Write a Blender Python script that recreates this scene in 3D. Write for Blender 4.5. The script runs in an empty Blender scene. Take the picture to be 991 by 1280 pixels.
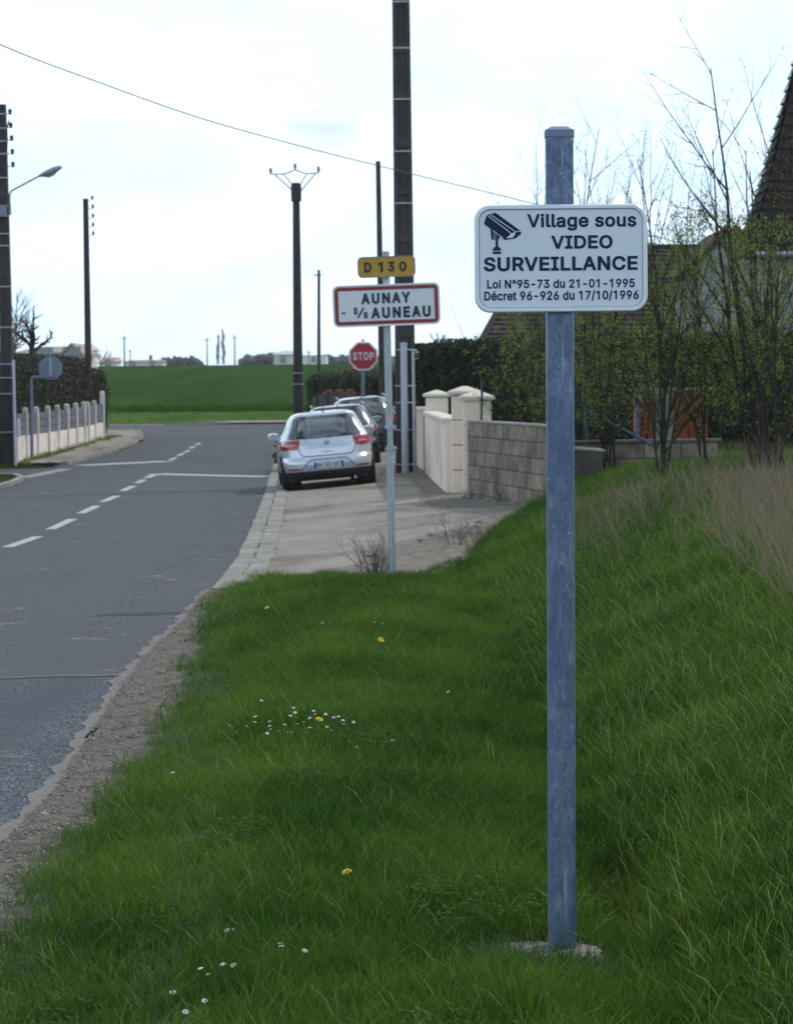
import bpy, math, random
import numpy as np
from mathutils import Vector, Matrix
from mathutils.geometry import delaunay_2d_cdt
USE_HAZE = True
R = math.radians
rng = np.random.default_rng(7)
random.seed(7)
SC = bpy.context.scene
COL = SC.collection

# ---------------------------------------------------------------- camera
FPX = 3850.0            # focal length in pixels of a 991 px wide picture
CAMZ = 1.65
PITCH = math.atan(162/FPX)
ROLL = 0.010
_F = Vector((0, math.cos(PITCH), -math.sin(PITCH)))
_U0 = Vector((0, math.sin(PITCH), math.cos(PITCH)))
_R0 = Vector((1, 0, 0))
_Rr = _R0*math.cos(ROLL) - _U0*math.sin(ROLL)
_Uu = _U0*math.cos(ROLL) + _R0*math.sin(ROLL)
cd = bpy.data.cameras.new("camera")
cam = bpy.data.objects.new("camera", cd)
COL.objects.link(cam)
cam.matrix_world = Matrix(((_Rr.x, _Uu.x, -_F.x, 0), (_Rr.y, _Uu.y, -_F.y, 0), (_Rr.z, _Uu.z, -_F.z, CAMZ), (0, 0, 0, 1)))
cd.sensor_fit = 'HORIZONTAL'
cd.sensor_width = 36
cd.lens = FPX/991*36
cd.clip_start = 0.1
cd.clip_end = 12000
cd.dof.use_dof = True
cd.dof.focus_distance = 8.9
cd.dof.aperture_fstop = 22
SC.camera = cam

# ---------------------------------------------------------------- sky and sun
SUN_EL = R(47)
SUN_DIR = Vector((0.80, 0.60, 0)).normalized()*math.cos(SUN_EL) + Vector((0, 0, math.sin(SUN_EL)))
w = bpy.data.worlds.new("World")
SC.world = w
w.use_nodes = True
nt = w.node_tree
nt.nodes.clear()
def wn(t): return nt.nodes.new(t)
out = wn('ShaderNodeOutputWorld'); bg = wn('ShaderNodeBackground'); sky = wn('ShaderNodeTexSky')
sky.sky_type = 'NISHITA'; sky.sun_disc = False
sky.sun_elevation = SUN_EL
sky.sun_rotation = math.atan2(SUN_DIR.x, SUN_DIR.y)
sky.air_density = 1.0; sky.dust_density = 1.5; sky.ozone_density = 1.0
tc = wn('ShaderNodeTexCoord'); mp = wn('ShaderNodeMapping'); mp.inputs['Scale'].default_value = (1.0, 1.0, 3.2)
nz = wn('ShaderNodeTexNoise'); nz.inputs['Scale'].default_value = 5.0; nz.inputs['Detail'].default_value = 8; nz.inputs['Roughness'].default_value = 0.55
cr = wn('ShaderNodeValToRGB'); cr.color_ramp.elements[0].position = 0.44; cr.color_ramp.elements[1].position = 0.60
cr.color_ramp.elements[0].color = (0, 0, 0, 1)
mx = wn('ShaderNodeMix'); mx.data_type = 'RGBA'
mx.inputs[7].default_value = (11.9, 15.0, 17.8, 1)       # bright cloud
nt.links.new(tc.outputs['Generated'], mp.inputs['Vector']); nt.links.new(mp.outputs[0], nz.inputs['Vector'])
# broken cloud overhead that closes up towards the horizon all the way round
sx_ = wn('ShaderNodeSeparateXYZ'); nt.links.new(tc.outputs['Generated'], sx_.inputs[0])
mr_ = wn('ShaderNodeMapRange'); mr_.inputs[1].default_value = 0.17; mr_.inputs[2].default_value = 0.52; mr_.inputs[3].default_value = 0.19; mr_.inputs[4].default_value = 0.0
nt.links.new(sx_.outputs[2], mr_.inputs[0])
ad_ = wn('ShaderNodeMath'); ad_.operation = 'ADD'; nt.links.new(nz.outputs['Fac'], ad_.inputs[0]); nt.links.new(mr_.outputs[0], ad_.inputs[1])
nt.links.new(ad_.outputs[0], cr.inputs[0]); nt.links.new(cr.outputs[0], mx.inputs[0])
n2_ = wn('ShaderNodeTexNoise'); n2_.inputs['Scale'].default_value = 11.0; n2_.inputs['Detail'].default_value = 7; nt.links.new(mp.outputs[0], n2_.inputs['Vector'])
c2_ = wn('ShaderNodeValToRGB'); c2_.color_ramp.elements[0].position = 0.40; c2_.color_ramp.elements[1].position = 0.60
c2_.color_ramp.elements[0].color = (10.9, 14.4, 17.4, 1); c2_.color_ramp.elements[1].color = (13.0, 15.4, 17.8, 1)
nt.links.new(n2_.outputs['Fac'], c2_.inputs[0]); nt.links.new(c2_.outputs[0], mx.inputs[7])
nt.links.new(sky.outputs[0], mx.inputs[6]); nt.links.new(mx.outputs[2], bg.inputs['Color'])
bg.inputs['Strength'].default_value = 0.10
nt.links.new(bg.outputs[0], out.inputs[0])
sl = bpy.data.lights.new("sun", 'SUN'); sl.energy = 2.2; sl.angle = R(0.7); sl.color = (1.0, 0.97, 0.93)
so = bpy.data.objects.new("sun", sl); COL.objects.link(so)
so.rotation_euler = (-SUN_DIR).to_track_quat('-Z', 'Y').to_euler()
so.location = SUN_DIR*60
SC.view_settings.view_transform = 'Standard'
SC.view_settings.look = 'None'
SC.view_settings.exposure = -0.25
SC.view_settings.gamma = 1.0
SC.cycles.use_denoising = True
SC.cycles.max_bounces = 7
SC.cycles.diffuse_bounces = 3
SC.cycles.transparent_max_bounces = 8

# ---------------------------------------------------------------- places
def ray(px, py):
    return (_F + _Rr*((px-495.5)/FPX) - _Uu*((py-640)/FPX))
def at(px, py, Y):
    d = ray(px, py)
    return Vector((0, 0, CAMZ)) + d*(Y/d.y)
_ZY = [-60, 0, 9, 25, 40, 55, 66, 72, 80, 90, 100, 107, 130, 200, 300, 420, 520, 800, 9000]
_ZZ = [-.10, -.11, -.12, -.16, -.22, -.30, -.29, -.25, -.12, .05, .19, .29, .46, 1.15, 2.4, 4.25, 4.3, 3.8, 2.0]
def road_z(Y): return np.interp(Y, _ZY, _ZZ)
def on_road(px, py):
    d = ray(px, py)
    lo = 4.0
    for k in range(4000):
        Y = 4+k*0.05
        p = CAMZ + d.z*(Y/d.y)
        if p <= road_z(Y): break
    return d.x*(Y/d.y), Y
_edge = [(0, 1054), (52, 1007), (117, 910), (149, 858), (182, 818), (226, 778), (258, 741), (279, 717), (291, 701), (307, 669), (323, 632), (333, 602), (343, 568), (347, 552)]
_e = sorted([(on_road(*p)[1], on_road(*p)[0]) for p in _edge])
print([(round(a, 1), round(b, 2)) for a, b in _e])
_EY = [-60] + [a for a, b in _e] + [98, 101, 300]
_EX = [_e[0][1]-.1] + [b for a, b in _e] + [_e[-1][1], 60, 60]
def xR(Y): return np.interp(Y, _EY, _EX)
_grass = [(0, 1173), (40, 1112), (81, 1052), (121, 1019), (161, 979), (194, 935), (218, 898), (246, 838), (258, 790), (279, 749), (308, 722)]
_g = sorted([(on_road(*p)[1], on_road(*p)[0]) for p in _grass])
print([(round(a, 1), round(b, 2)) for a, b in _g])
def xG(Y): return np.interp(Y, [a for a, b in _g], [b for a, b in _g])     # outer edge of the gravel shoulder
_LY = [-60, 61.5, 62.3, 71.2, 71.6, 74, 80, 85, 89, 93, 96, 98, 101, 300]
_LX = [-7.5, -7.5, -70, -70, -8.05, -7.95, -7.45, -7.3, -7.3, -7.7, -8.6, -11, -70, -70]
def xL(Y): return np.interp(Y, _LY, _LX)
def sstep(a, b, x):
    t = np.clip((x-a)/(b-a), 0, 1); return t*t*(3-2*t)
# far edge of the grass verge / start of the yard
def yB(x): return np.interp(x, [-2.2, -1.3, -.8, -.4, .25, .5, .9, 1.26, 1.85, 2.3, 8, 30], [28.2, 28.3, 27.4, 26.1, 26.2, 28.0, 30.6, 33.7, 36.9, 38.0, 41, 41])
def _vn(x, y, s, k=0):
    a = np.sin(x*s*1.7+y*s*0.9+k)*np.sin(y*s*1.3-x*s*.6+2*k+1) + .5*np.sin(x*s*3.9-y*s*2.3+k*3)*np.sin(y*s*4.1+x*s*1.1+k)
    return a
def gz(x, y):
    x = np.asarray(x, float); y = np.asarray(y, float)
    rz = road_z(y)
    d = x - xR(y)
    drive = rz + .02 + .08*np.clip(d-.35, 0, 3.3) + np.where(x > 1.2, .10*np.clip(x-1.2, 0, 3), 0)
    near = sstep(0.35, 1.3, d)
    bank = (.34+.14*np.clip((17-y)/6, 0, 1))*np.log1p(np.exp((x-.70)*7))/7
    bank = np.minimum(bank, .54 + .02*(x-2.7) + .10*np.clip((20-y)/8, 0, 1))
    bank = np.minimum(bank, np.where(y > 24, np.clip(.36+.24*(x-2.2), .12, .60)+.5*np.clip((30-y)/6, 0, 1), 9))
    hollow = -.13*np.exp(-((x-.70)/.17)**2-((y-9.75)/.75)**2)
    bank = np.where(y > 12, bank*(1+.06*np.sin(y*.5)), bank)
    dip = -.09*np.exp(-((x-.70)/.20)**2)*np.clip((24-y)/10, .3, 1)
    verge = rz + .01 + (0.005-rz)*near + bank + (dip+hollow)*near + .012*_vn(x, y, 2.2)*near
    m = sstep(-.7, .9, y-yB(x))
    z = verge*(1-m) + np.maximum(drive, np.where(x > 2.2, bank*.9, -9))*m
    far = sstep(84, 96, y)
    z = z*(1-far) + (rz+.02)*far
    left = np.clip(xL(y)-x, 0, 60)
    zl = rz + .02 + .06*sstep(0, 1.2, left) + .08*sstep(.4, 3, left)
    zl = zl*(1-far)+(rz+.02+.06*sstep(0, 1, left))*far
    mid = (xR(y)+xL(y))/2
    z = np.where(x < mid, zl, z)
    z = np.where((d > -.3) & (d < .44) & (y > 26.9) & (y < 74), np.minimum(z, rz-.02), z)
    edge_ = (x < xR(y)+.02) & (x > xL(y)-.02) & (y < 107)
    z = np.where(edge_, np.minimum(z, rz-.012), z)
    inside = (x < xR(y)-.16) & (x > np.maximum(np.maximum(xL(y), xL(y-.45)), xL(y+.45))+.12) & (y < 107)
    z = np.where(inside, rz-.06, z)
    return z
def g1(x, y): return float(gz(x, y))
def rzf(y): return float(road_z(y))
def on_ground(px, py, y0=6.0, step=.04):
    d = ray(px, py); Ys = np.arange(y0, 140, step)
    Xs = d.x*Ys/d.y; Zs = CAMZ+d.z*Ys/d.y
    h = gz(Xs, Ys); k = np.argmax(Zs <= h)
    return Vector((Xs[k], Ys[k], h[k]))

# ---------------------------------------------------------------- mesh helpers
class MB:
    def __init__(s): s.v = []; s.f = []; s.m = []
    def add(s, vs, fs, mi=0):
        b = len(s.v); s.v += [tuple(v) for v in vs]
        s.f += [tuple(i+b for i in f) for f in fs]; s.m += [mi]*len(fs)
    def box(s, c, d, mi=0, M=None, taper=1.0):
        x, y, z = d[0]/2, d[1]/2, d[2]/2; t = taper
        vs = [(-x, -y, -z), (x, -y, -z), (x, y, -z), (-x, y, -z), (-x*t, -y*t, z), (x*t, -y*t, z), (x*t, y*t, z), (-x*t, y*t, z)]
        vs = [Vector(v) for v in vs]
        if M is not None: vs = [M @ v for v in vs]
        vs = [v+Vector(c) for v in vs]
        s.add(vs, [(0, 3, 2, 1), (4, 5, 6, 7), (0, 1, 5, 4), (1, 2, 6, 5), (2, 3, 7, 6), (3, 0, 4, 7)], mi)
    def bbox(s, c, d, b=.01, mi=0, M=None):
        """box with chamfered edges along all sides"""
        x, y, z = d[0]/2, d[1]/2, d[2]/2; b = min(b, x*.9, y*.9, z*.9)
        rings = []
        for zz, i in ((-z, b), (-z+b, 0), (z-b, 0), (z, b)):
            X, Y = x-i, y-i
            c0 = b if i == 0 else b*.4
            rings.append([Vector(p) for p in ((-X+c0, -Y, zz), (X-c0, -Y, zz), (X, -Y+c0, zz), (X, Y-c0, zz), (X-c0, Y, zz), (-X+c0, Y, zz), (-X, Y-c0, zz), (-X, -Y+c0, zz))])
        vs = [v for r in rings for v in r]
        if M is not None: vs = [M @ v for v in vs]
        vs = [v+Vector(c) for v in vs]
        fs = [tuple(range(7, -1, -1)), tuple(range(24, 32))]
        for k in range(3):
            for j in range(8):
                fs.append((k*8+j, k*8+(j+1) % 8, k*8+8+(j+1) % 8, k*8+8+j))
        s.add(vs, fs, mi)
    def tube(s, pts, r, n=8, mi=0, cap=True, up=None):
        pts = [Vector(p) for p in pts]; k = len(pts)
        rr = r if hasattr(r, '__len__') else [r]*k
        vs = []; prev = None
        for i, p in enumerate(pts):
            t = (pts[min(i+1, k-1)]-pts[max(i-1, 0)])
            if t.length < 1e-9: t = Vector((0, 0, 1))
            t.normalize()
            if prev is None:
                a = Vector((0, 0, 1)) if abs(t.z) < .9 else Vector((1, 0, 0))
                u = t.cross(a).normalized()
            else:
                u = (prev-t*prev.dot(t))
                u = u.normalized() if u.length > 1e-6 else t.orthogonal().normalized()
            prev = u; v = t.cross(u)
            for j in range(n):
                a = 2*math.pi*j/n
                vs.append(p+(u*math.cos(a)+v*math.sin(a))*rr[i])
        fs = []
        for i in range(k-1):
            for j in range(n):
                fs.append((i*n+j, i*n+(j+1) % n, (i+1)*n+(j+1) % n, (i+1)*n+j))
        if cap: fs += [tuple(range(n-1, -1, -1)), tuple(range((k-1)*n, k*n))]
        s.add(vs, fs, mi)
    def prism(s, poly, y0, y1, mi=0):
        """poly in (x,z), extruded along y"""
        n = len(poly)
        vs = [(p[0], y0, p[1]) for p in poly]+[(p[0], y1, p[1]) for p in poly]
        fs = [tuple(range(n)), tuple(range(2*n-1, n-1, -1))]
        for j in range(n): fs.append((j, n+j, n+(j+1) % n, (j+1) % n))
        s.add(vs, fs, mi)
    def ring(s, outer, inner, y0, y1, mi=0):
        n = len(outer)
        vs = [(p[0], y, p[1]) for y in (y0, y1) for q in (outer, inner) for p in q]
        fs = []
        for j in range(n):
            k = (j+1) % n
            fs += [(j, k, n+k, n+j), (2*n+j, 3*n+j, 3*n+k, 2*n+k), (j, 2*n+j, 2*n+k, k), (n+j, n+k, 3*n+k, 3*n+j)]
        s.add(vs, fs, mi)
    def lathe(s, c, prof, n=16, mi=0):
        c = Vector(c); vs = []
        for r, z in prof:
            for j in range(n):
                a = 2*math.pi*j/n; vs.append(c+Vector((r*math.cos(a), r*math.sin(a), z)))
        fs = []
        for i in range(len(prof)-1):
            for j in range(n): fs.append((i*n+j, i*n+(j+1) % n, (i+1)*n+(j+1) % n, (i+1)*n+j))
        fs += [tuple(range(n-1, -1, -1)), tuple(range((len(prof)-1)*n, len(prof)*n))]
        s.add(vs, fs, mi)
def rrect(wd, ht, r, k=6, cx=0, cz=0):
    pts = []
    for (sx, sz, a0) in ((1, -1, -90), (1, 1, 0), (-1, 1, 90), (-1, -1, 180)):
        for i in range(k+1):
            a = R(a0+90*i/k)
            pts.append((cx+sx*(wd/2-r)+r*math.cos(a), cz+sz*(ht/2-r)+r*math.sin(a)))
    return pts
def link(name, me, mats, parent=None, smooth=False):
    if mats is not None:
        for m in (mats if isinstance(mats, (list, tuple)) else [mats]): me.materials.append(m)
    o = bpy.data.objects.new(name, me); COL.objects.link(o)
    if parent is not None: o.parent = parent
    return o
def build(name, mb, mats, parent=None, smooth=False, world=False, auto=None):
    me = bpy.data.meshes.new(name)
    vs = mb.v
    if world and parent is not None:
        L = parent.location if parent.parent is None else parent.location+parent.parent.location
        vs = [(a-L.x, b-L.y, c-L.z) for a, b, c in vs]
    me.from_pydata(vs, [], mb.f)
    me.polygons.foreach_set('material_index', mb.m)
    if smooth: me.polygons.foreach_set('use_smooth', [True]*len(mb.f))
    me.update()
    o = link(name, me, mats, parent)
    if auto:
        me.polygons.foreach_set('use_smooth', [True]*len(mb.f))
        me.set_sharp_from_angle(angle=R(auto))
    return o
def npmesh(name, V, F, mats, parent=None, smooth=False, mi=None):
    """V (n,3) and F (m,k) numpy arrays, all faces of k corners"""
    me = bpy.data.meshes.new(name)
    V = np.asarray(V, np.float32); F = np.asarray(F, np.int32); m, k = F.shape
    me.vertices.add(len(V)); me.vertices.foreach_set('co', V.ravel())
    me.loops.add(m*k); me.loops.foreach_set('vertex_index', F.ravel())
    me.polygons.add(m); me.polygons.foreach_set('loop_start', np.arange(0, m*k, k, dtype=np.int32))
    if smooth: me.polygons.foreach_set('use_smooth', np.ones(m, bool))
    if mi is not None: me.polygons.foreach_set('material_index', np.asarray(mi, np.int32))
    me.update(calc_edges=True); me.validate()
    return link(name, me, mats, parent)
def tag(o, label=None, cat=None, group=None, kind=None):
    if label: o['label'] = label
    if cat: o['category'] = cat
    if group: o['group'] = group
    if kind: o['kind'] = kind
    return o
def thing(name, label, cat, loc=(0, 0, 0), rot=(0, 0, 0), group=None):
    o = bpy.data.objects.new(name, None); COL.objects.link(o)
    o.empty_display_size = .2
    o.location = loc; o.rotation_euler = rot
    return tag(o, label, cat, group)
def kids(o): return [c for c in bpy.data.objects if c.parent == o]
def copy_tree(o, label=None, loc=None, rot=None):
    c = o.copy(); COL.objects.link(c)
    for ch in kids(o):
        d = ch.copy(); COL.objects.link(d); d.parent = c
        for g in kids(ch):
            e = g.copy(); COL.objects.link(e); e.parent = d
    if label: c['label'] = label
    if loc is not None: c.location = loc
    if rot is not None: c.rotation_euler = rot
    return c
def text_mesh(name, body, size, mat, parent, x, z, y, sx=1.0, off=.0, align='CENTER', spacing=1.0, depth=.0006):
    cu = bpy.data.curves.new('t', 'FONT'); cu.body = body; cu.size = size; cu.align_x = align; cu.align_y = 'CENTER'
    cu.offset = off; cu.extrude = depth; cu.space_character = spacing; cu.resolution_u = 5
    t = bpy.data.objects.new('t', cu); COL.objects.link(t)
    bpy.context.view_layer.update()
    me = bpy.data.meshes.new_from_object(t.evaluated_get(bpy.context.evaluated_depsgraph_get()))
    bpy.data.objects.remove(t); bpy.data.curves.remove(cu)
    n = len(me.vertices); co = np.empty(n*3, np.float32); me.vertices.foreach_get('co', co); co = co.reshape(-1, 3)
    co2 = np.stack([co[:, 0]*sx+x, y-co[:, 2], co[:, 1]+z], 1)
    me.vertices.foreach_set('co', co2.ravel()); me.materials.clear(); me.update()
    return link(name, me, mat, parent)

# ---------------------------------------------------------------- materials
def new_mat(name):
    m = bpy.data.materials.new(name); m.use_nodes = True
    t = m.node_tree; t.nodes.clear()
    o = t.nodes.new('ShaderNodeOutputMaterial'); p = t.nodes.new('ShaderNodeBsdfPrincipled')
    t.links.new(p.outputs[0], o.inputs[0])
    return m, t, p, o
def coords(t, world=False, scale=(1, 1, 1)):
    if world:
        g = t.nodes.new('ShaderNodeNewGeometry'); src = g.outputs['Position']
    else:
        g = t.nodes.new('ShaderNodeTexCoord'); src = g.outputs['Object']
    mp = t.nodes.new('ShaderNodeMapping'); mp.inputs['Scale'].default_value = scale
    t.links.new(src, mp.inputs[0]); return mp.outputs[0]
def noise(t, vec, scale, detail=4, rough=.55):
    n = t.nodes.new('ShaderNodeTexNoise'); n.inputs['Scale'].default_value = scale
    n.inputs['Detail'].default_value = detail; n.inputs['Roughness'].default_value = rough
    t.links.new(vec, n.inputs['Vector']); return n.outputs['Fac']
def ramp(t, fac, a, b, ca=(0, 0, 0, 1), cb=(1, 1, 1, 1)):
    r = t.nodes.new('ShaderNodeValToRGB'); r.color_ramp.elements[0].position = a; r.color_ramp.elements[1].position = b
    r.color_ramp.elements[0].color = ca; r.color_ramp.elements[1].color = cb
    t.links.new(fac, r.inputs[0]); return r.outputs[0]
def mixc(t, fac, a, b, mode='MIX'):
    m = t.nodes.new('ShaderNodeMix'); m.data_type = 'RGBA'; m.blend_type = mode
    for sock, v in ((m.inputs[0], fac), (m.inputs[6], a), (m.inputs[7], b)):
        if isinstance(v, (int, float)): sock.default_value = v
        elif isinstance(v, tuple): sock.default_value = v if len(v) == 4 else (*v, 1)
        else: t.links.new(v, sock)
    return m.outputs[2]
def bump(t, p, h, strength=.4, dist=.01):
    b = t.nodes.new('ShaderNodeBump'); b.inputs['Strength'].default_value = strength; b.inputs['Distance'].default_value = dist
    t.links.new(h, b.inputs['Height']); t.links.new(b.outputs[0], p.inputs['Normal'])
def pmat(name, c1, c2=None, scale=8, rough=.6, metal=0, bmp=0, bdist=.005, world=False, stretch=(1, 1, 1), lo=.35, hi=.65, spots=None, c3=None, coat=0, spec=.5, objvar=0):
    m, t, p, o = new_mat(name)
    v = coords(t, world, stretch)
    c = (*c1, 1)
    if c2 is not None:
        c = mixc(t, ramp(t, noise(t, v, scale, 6, .6), lo, hi), c1, c2)
    if c3 is not None:
        c = mixc(t, ramp(t, noise(t, v, scale*.23, 5, .6), .5, .68), c, c3)
    if objvar:
        oi = t.nodes.new('ShaderNodeObjectInfo')
        mr = t.nodes.new('ShaderNodeMapRange'); mr.inputs[3].default_value = 1-objvar; mr.inputs[4].default_value = 1+objvar*.6
        t.links.new(oi.outputs['Random'], mr.inputs[0])
        vm = t.nodes.new('ShaderNodeVectorMath'); vm.operation = 'SCALE'
        if isinstance(c, tuple): vm.inputs[0].default_value = c[:3]
        else: t.links.new(c, vm.inputs[0])
        t.links.new(mr.outputs[0], vm.inputs['Scale']); c = vm.outputs[0]
    if isinstance(c, tuple): p.inputs['Base Color'].default_value = c
    else: t.links.new(c, p.inputs['Base Color'])
    p.inputs['Roughness'].default_value = rough; p.inputs['Metallic'].default_value = metal
    p.inputs['Coat Weight'].default_value = coat; p.inputs['Specular IOR Level'].default_value = spec
    if bmp: bump(t, p, noise(t, v, scale*3, 6, .65), bmp, bdist)
    return m
def leaf_mat(name, c1, c2, tr=.35, rough=.5, inst=None, scale=3.0, c3=None):
    m, t, p, o = new_mat(name)
    if inst:
        a = t.nodes.new('ShaderNodeAttribute'); a.attribute_type = 'INSTANCER'; a.attribute_name = inst
        f = a.outputs['Fac']
    else:
        f = ramp(t, noise(t, coords(t, True), scale, 3, .6), .35, .65)
    c = mixc(t, f, c1, c2)
    if c3 is not None:
        a2 = t.nodes.new('ShaderNodeAttribute'); a2.attribute_name = 'bvar'
        c = mixc(t, ramp(t, a2.outputs['Fac'], .80, 1.0), c, c3)
        v = mixc(t, a2.outputs['Fac'], (.68, .68, .68), (1.3, 1.3, 1.3)); c = mixc(t, 1.0, c, v, 'MULTIPLY')
    t.links.new(c, p.inputs['Base Color']); p.inputs['Roughness'].default_value = rough
    p.inputs['Specular IOR Level'].default_value = .2
    tl = t.nodes.new('ShaderNodeBsdfTranslucent'); t.links.new(c, tl.inputs[0])
    ms = t.nodes.new('ShaderNodeMixShader'); ms.inputs[0].default_value = tr
    t.links.new(p.outputs[0], ms.inputs[1]); t.links.new(tl.outputs[0], ms.inputs[2]); t.links.new(ms.outputs[0], o.inputs[0])
    return m

def soil_mat():
    m, t, p, o = new_mat('verge_soil'); v = coords(t, True)
    c = mixc(t, ramp(t, noise(t, v, 1.3, 6, .6), .35, .7), (.022, .030, .010), (.045, .040, .022))
    # crop field and mown strip beyond the crossing, by real position
    sx = t.nodes.new('ShaderNodeSeparateXYZ'); g = t.nodes.new('ShaderNodeNewGeometry'); t.links.new(g.outputs['Position'], sx.inputs[0])
    vs = coords(t, True, (.35, .035, .3))
    crop = mixc(t, ramp(t, noise(t, vs, 1.2, 7, .7), .35, .66), (.018, .048, .011), (.032, .074, .020))
    vf = coords(t, True, (2.2, .14, 1))
    crop = mixc(t, ramp(t, noise(t, vf, 2.0, 6, .8), .36, .64), crop, (.056, .105, .030))
    rl = coords(t, True, (.16, .012, .1)); crop = mixc(t, ramp(t, noise(t, rl, 1.0, 4, .6), .40, .60), mixc(t, .35, crop, (.012, .030, .008)), crop)
    strip = mixc(t, ramp(t, noise(t, coords(t, True, (.5, .12, 1)), 1.6, 5, .7), .35, .65), (.052, .100, .022), (.088, .138, .040))
    def stepY(y0, wd):
        mr = t.nodes.new('ShaderNodeMapRange'); mr.inputs[1].default_value = y0-wd; mr.inputs[2].default_value = y0+wd
        ad = t.nodes.new('ShaderNodeMath'); ad.operation = 'MULTIPLY_ADD'; ad.inputs[1].default_value = 3.0
        t.links.new(noise(t, v, .6, 3), ad.inputs[0]); t.links.new(sx.outputs[1], ad.inputs[2])
        t.links.new(ad.outputs[0], mr.inputs[0]); return mr.outputs[0]
    c = mixc(t, stepY(100, 1.2), c, strip)
    c = mixc(t, stepY(132, .8), c, crop)
    t.links.new(c, p.inputs['Base Color']); p.inputs['Roughness'].default_value = 1.0; p.inputs['Specular IOR Level'].default_value = 0
    bump(t, p, noise(t, v, 14, 6, .7), .8, .03)
    return m
def asphalt_mat(name, dark, light, chip, coarse, stain):
    m, t, p, o = new_mat(name); v = coords(t, True)
    c = mixc(t, ramp(t, noise(t, v, .5, 5, .6), .35, .65), dark, light)
    vo = t.nodes.new('ShaderNodeTexVoronoi'); vo.inputs['Scale'].default_value = coarse; t.links.new(v, vo.inputs['Vector'])
    sp = t.nodes.new('ShaderNodeSeparateColor'); t.links.new(vo.outputs['Color'], sp.inputs[0])
    c = mixc(t, ramp(t, sp.outputs[0], .62, .85), c, chip)
    c = mixc(t, ramp(t, noise(t, v, .9, 6, .7), .50, .70), c, tuple(x*1.5 for x in light))
    c = mixc(t, ramp(t, noise(t, v, coarse*.5, 3, .7), .52, .75), c, tuple(x*.55 for x in dark))
    # dried mud and worn pale scabs, wider than long
    vs = coords(t, True, (1.0, .85, 1))
    st = ramp(t, noise(t, vs, 3.2, 4, .5), .655, .70)
    c = mixc(t, st, c, stain)
    # wheel-worn paler bands along the road
    vb = coords(t, True, (1.1, .03, 1))
    c = mixc(t, ramp(t, noise(t, vb, 1.6, 3, .5), .42, .72), c, tuple(min(1, x*1.35) for x in light))
    t.links.new(c, p.inputs['Base Color']); p.inputs['Roughness'].default_value = .8; p.inputs['Specular IOR Level'].default_value = .3
    bump(t, p, vo.outputs['Distance'], .9, .006)
    return m
def galv_mat(name, c1, c2, c3, sc=34, stretch=(1, 1, .45), metal=.35, rough=.45):
    m, t, p, o = new_mat(name); v = coords(t, False, stretch)
    vo = t.nodes.new('ShaderNodeTexVoronoi'); vo.inputs['Scale'].default_value = sc
    dn = t.nodes.new('ShaderNodeTexNoise'); dn.inputs['Scale'].default_value = 22; dn.inputs['Detail'].default_value = 4; t.links.new(v, dn.inputs['Vector'])
    wv = mixc(t, .35, v, dn.outputs['Color']); t.links.new(wv, vo.inputs['Vector'])
    sp = t.nodes.new('ShaderNodeSeparateColor'); t.links.new(vo.outputs['Color'], sp.inputs[0])
    c = mixc(t, ramp(t, sp.outputs[0], .25, .8), c1, c2)
    c = mixc(t, ramp(t, noise(t, v, 30, 6, .7), .50, .66), c, c3)
    c = mixc(t, ramp(t, noise(t, coords(t, False, (1, 1, .06)), 70, 5, .7), .56, .70), c, tuple(x*1.35 for x in c3))
    c = mixc(t, ramp(t, noise(t, coords(t, False, (1, 1, .35)), 7, 4, .6), .45, .7), c, tuple(x*.8 for x in c1))
    c = mixc(t, ramp(t, noise(t, coords(t, False), 120, 2, .5), .70, .76), c, tuple(x*1.9 for x in c3))
    t.links.new(c, p.inputs['Base Color']); p.inputs['Metallic'].default_value = metal
    r = ramp(t, sp.outputs[1], 0, 1, (rough-.12,)*3+(1,), (rough+.15,)*3+(1,)); t.links.new(r, p.inputs['Roughness'])
    bump(t, p, noise(t, v, 60, 4, .6), .25, .001)
    return m
M = {}
M['soil'] = soil_mat()
M['asphalt'] = asphalt_mat('asphalt', (.036, .040, .044), (.052, .055, .058), (.15, .15, .15), 60, (.28, .20, .14))
M['asphalt_chip'] = asphalt_mat('chip_seal', (.022, .028, .034), (.036, .043, .050), (.26, .29, .32), 95, (.26, .20, .15))
M['paint'] = pmat('road_paint', (.44, .45, .45), (.14, .145, .15), 14, .6, world=True, lo=.48, hi=.66, bmp=.3)
M['gravel'] = pmat('gravel', (.115, .088, .068), (.28, .235, .19), 55, .9, bmp=1, bdist=.02, world=True, c3=(.10, .085, .07))
M['pebble'] = pmat('pebble', (.36, .29, .23), (.16, .135, .115), 9, .8, objvar=.7)
M['sand'] = pmat('sand_edge', (.22, .19, .165), (.14, .12, .105), 30, .95, bmp=.8, world=True)
M['drive'] = pmat('sandy_drive', (.30, .25, .20), (.21, .175, .14), 2.6, .9, bmp=.8, bdist=.012, world=True, stretch=(1, .5, 1), c3=(.125, .088, .062))
M['dirt'] = pmat('dirt', (.13, .10, .075), (.24, .20, .16), 7, .95, bmp=1, bdist=.02, world=True)
M['kerb'] = pmat('kerb_concrete', (.32, .295, .255), (.20, .18, .15), 6, .85, bmp=.5, world=True, objvar=.14, c3=(.20, .18, .14))
M['galv'] = galv_mat('galvanised_post', (.105, .152, .245), (.150, .205, .305), (.235, .30, .40))
M['galv2'] = pmat('grey_painted_metal', (.36, .39, .42), (.44, .47, .50), 12, .4, metal=.4)
M['cap'] = pmat('post_cap', (.17, .22, .31), (.22, .27, .36), 20, .5)
M['signwhite'] = pmat('sign_white', (.72, .76, .84), (.76, .80, .87), 5, .28, spec=.5)
M['signrim'] = pmat('sign_rim', (.80, .82, .86), (.86, .88, .90), 30, .35, metal=.1)
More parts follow.
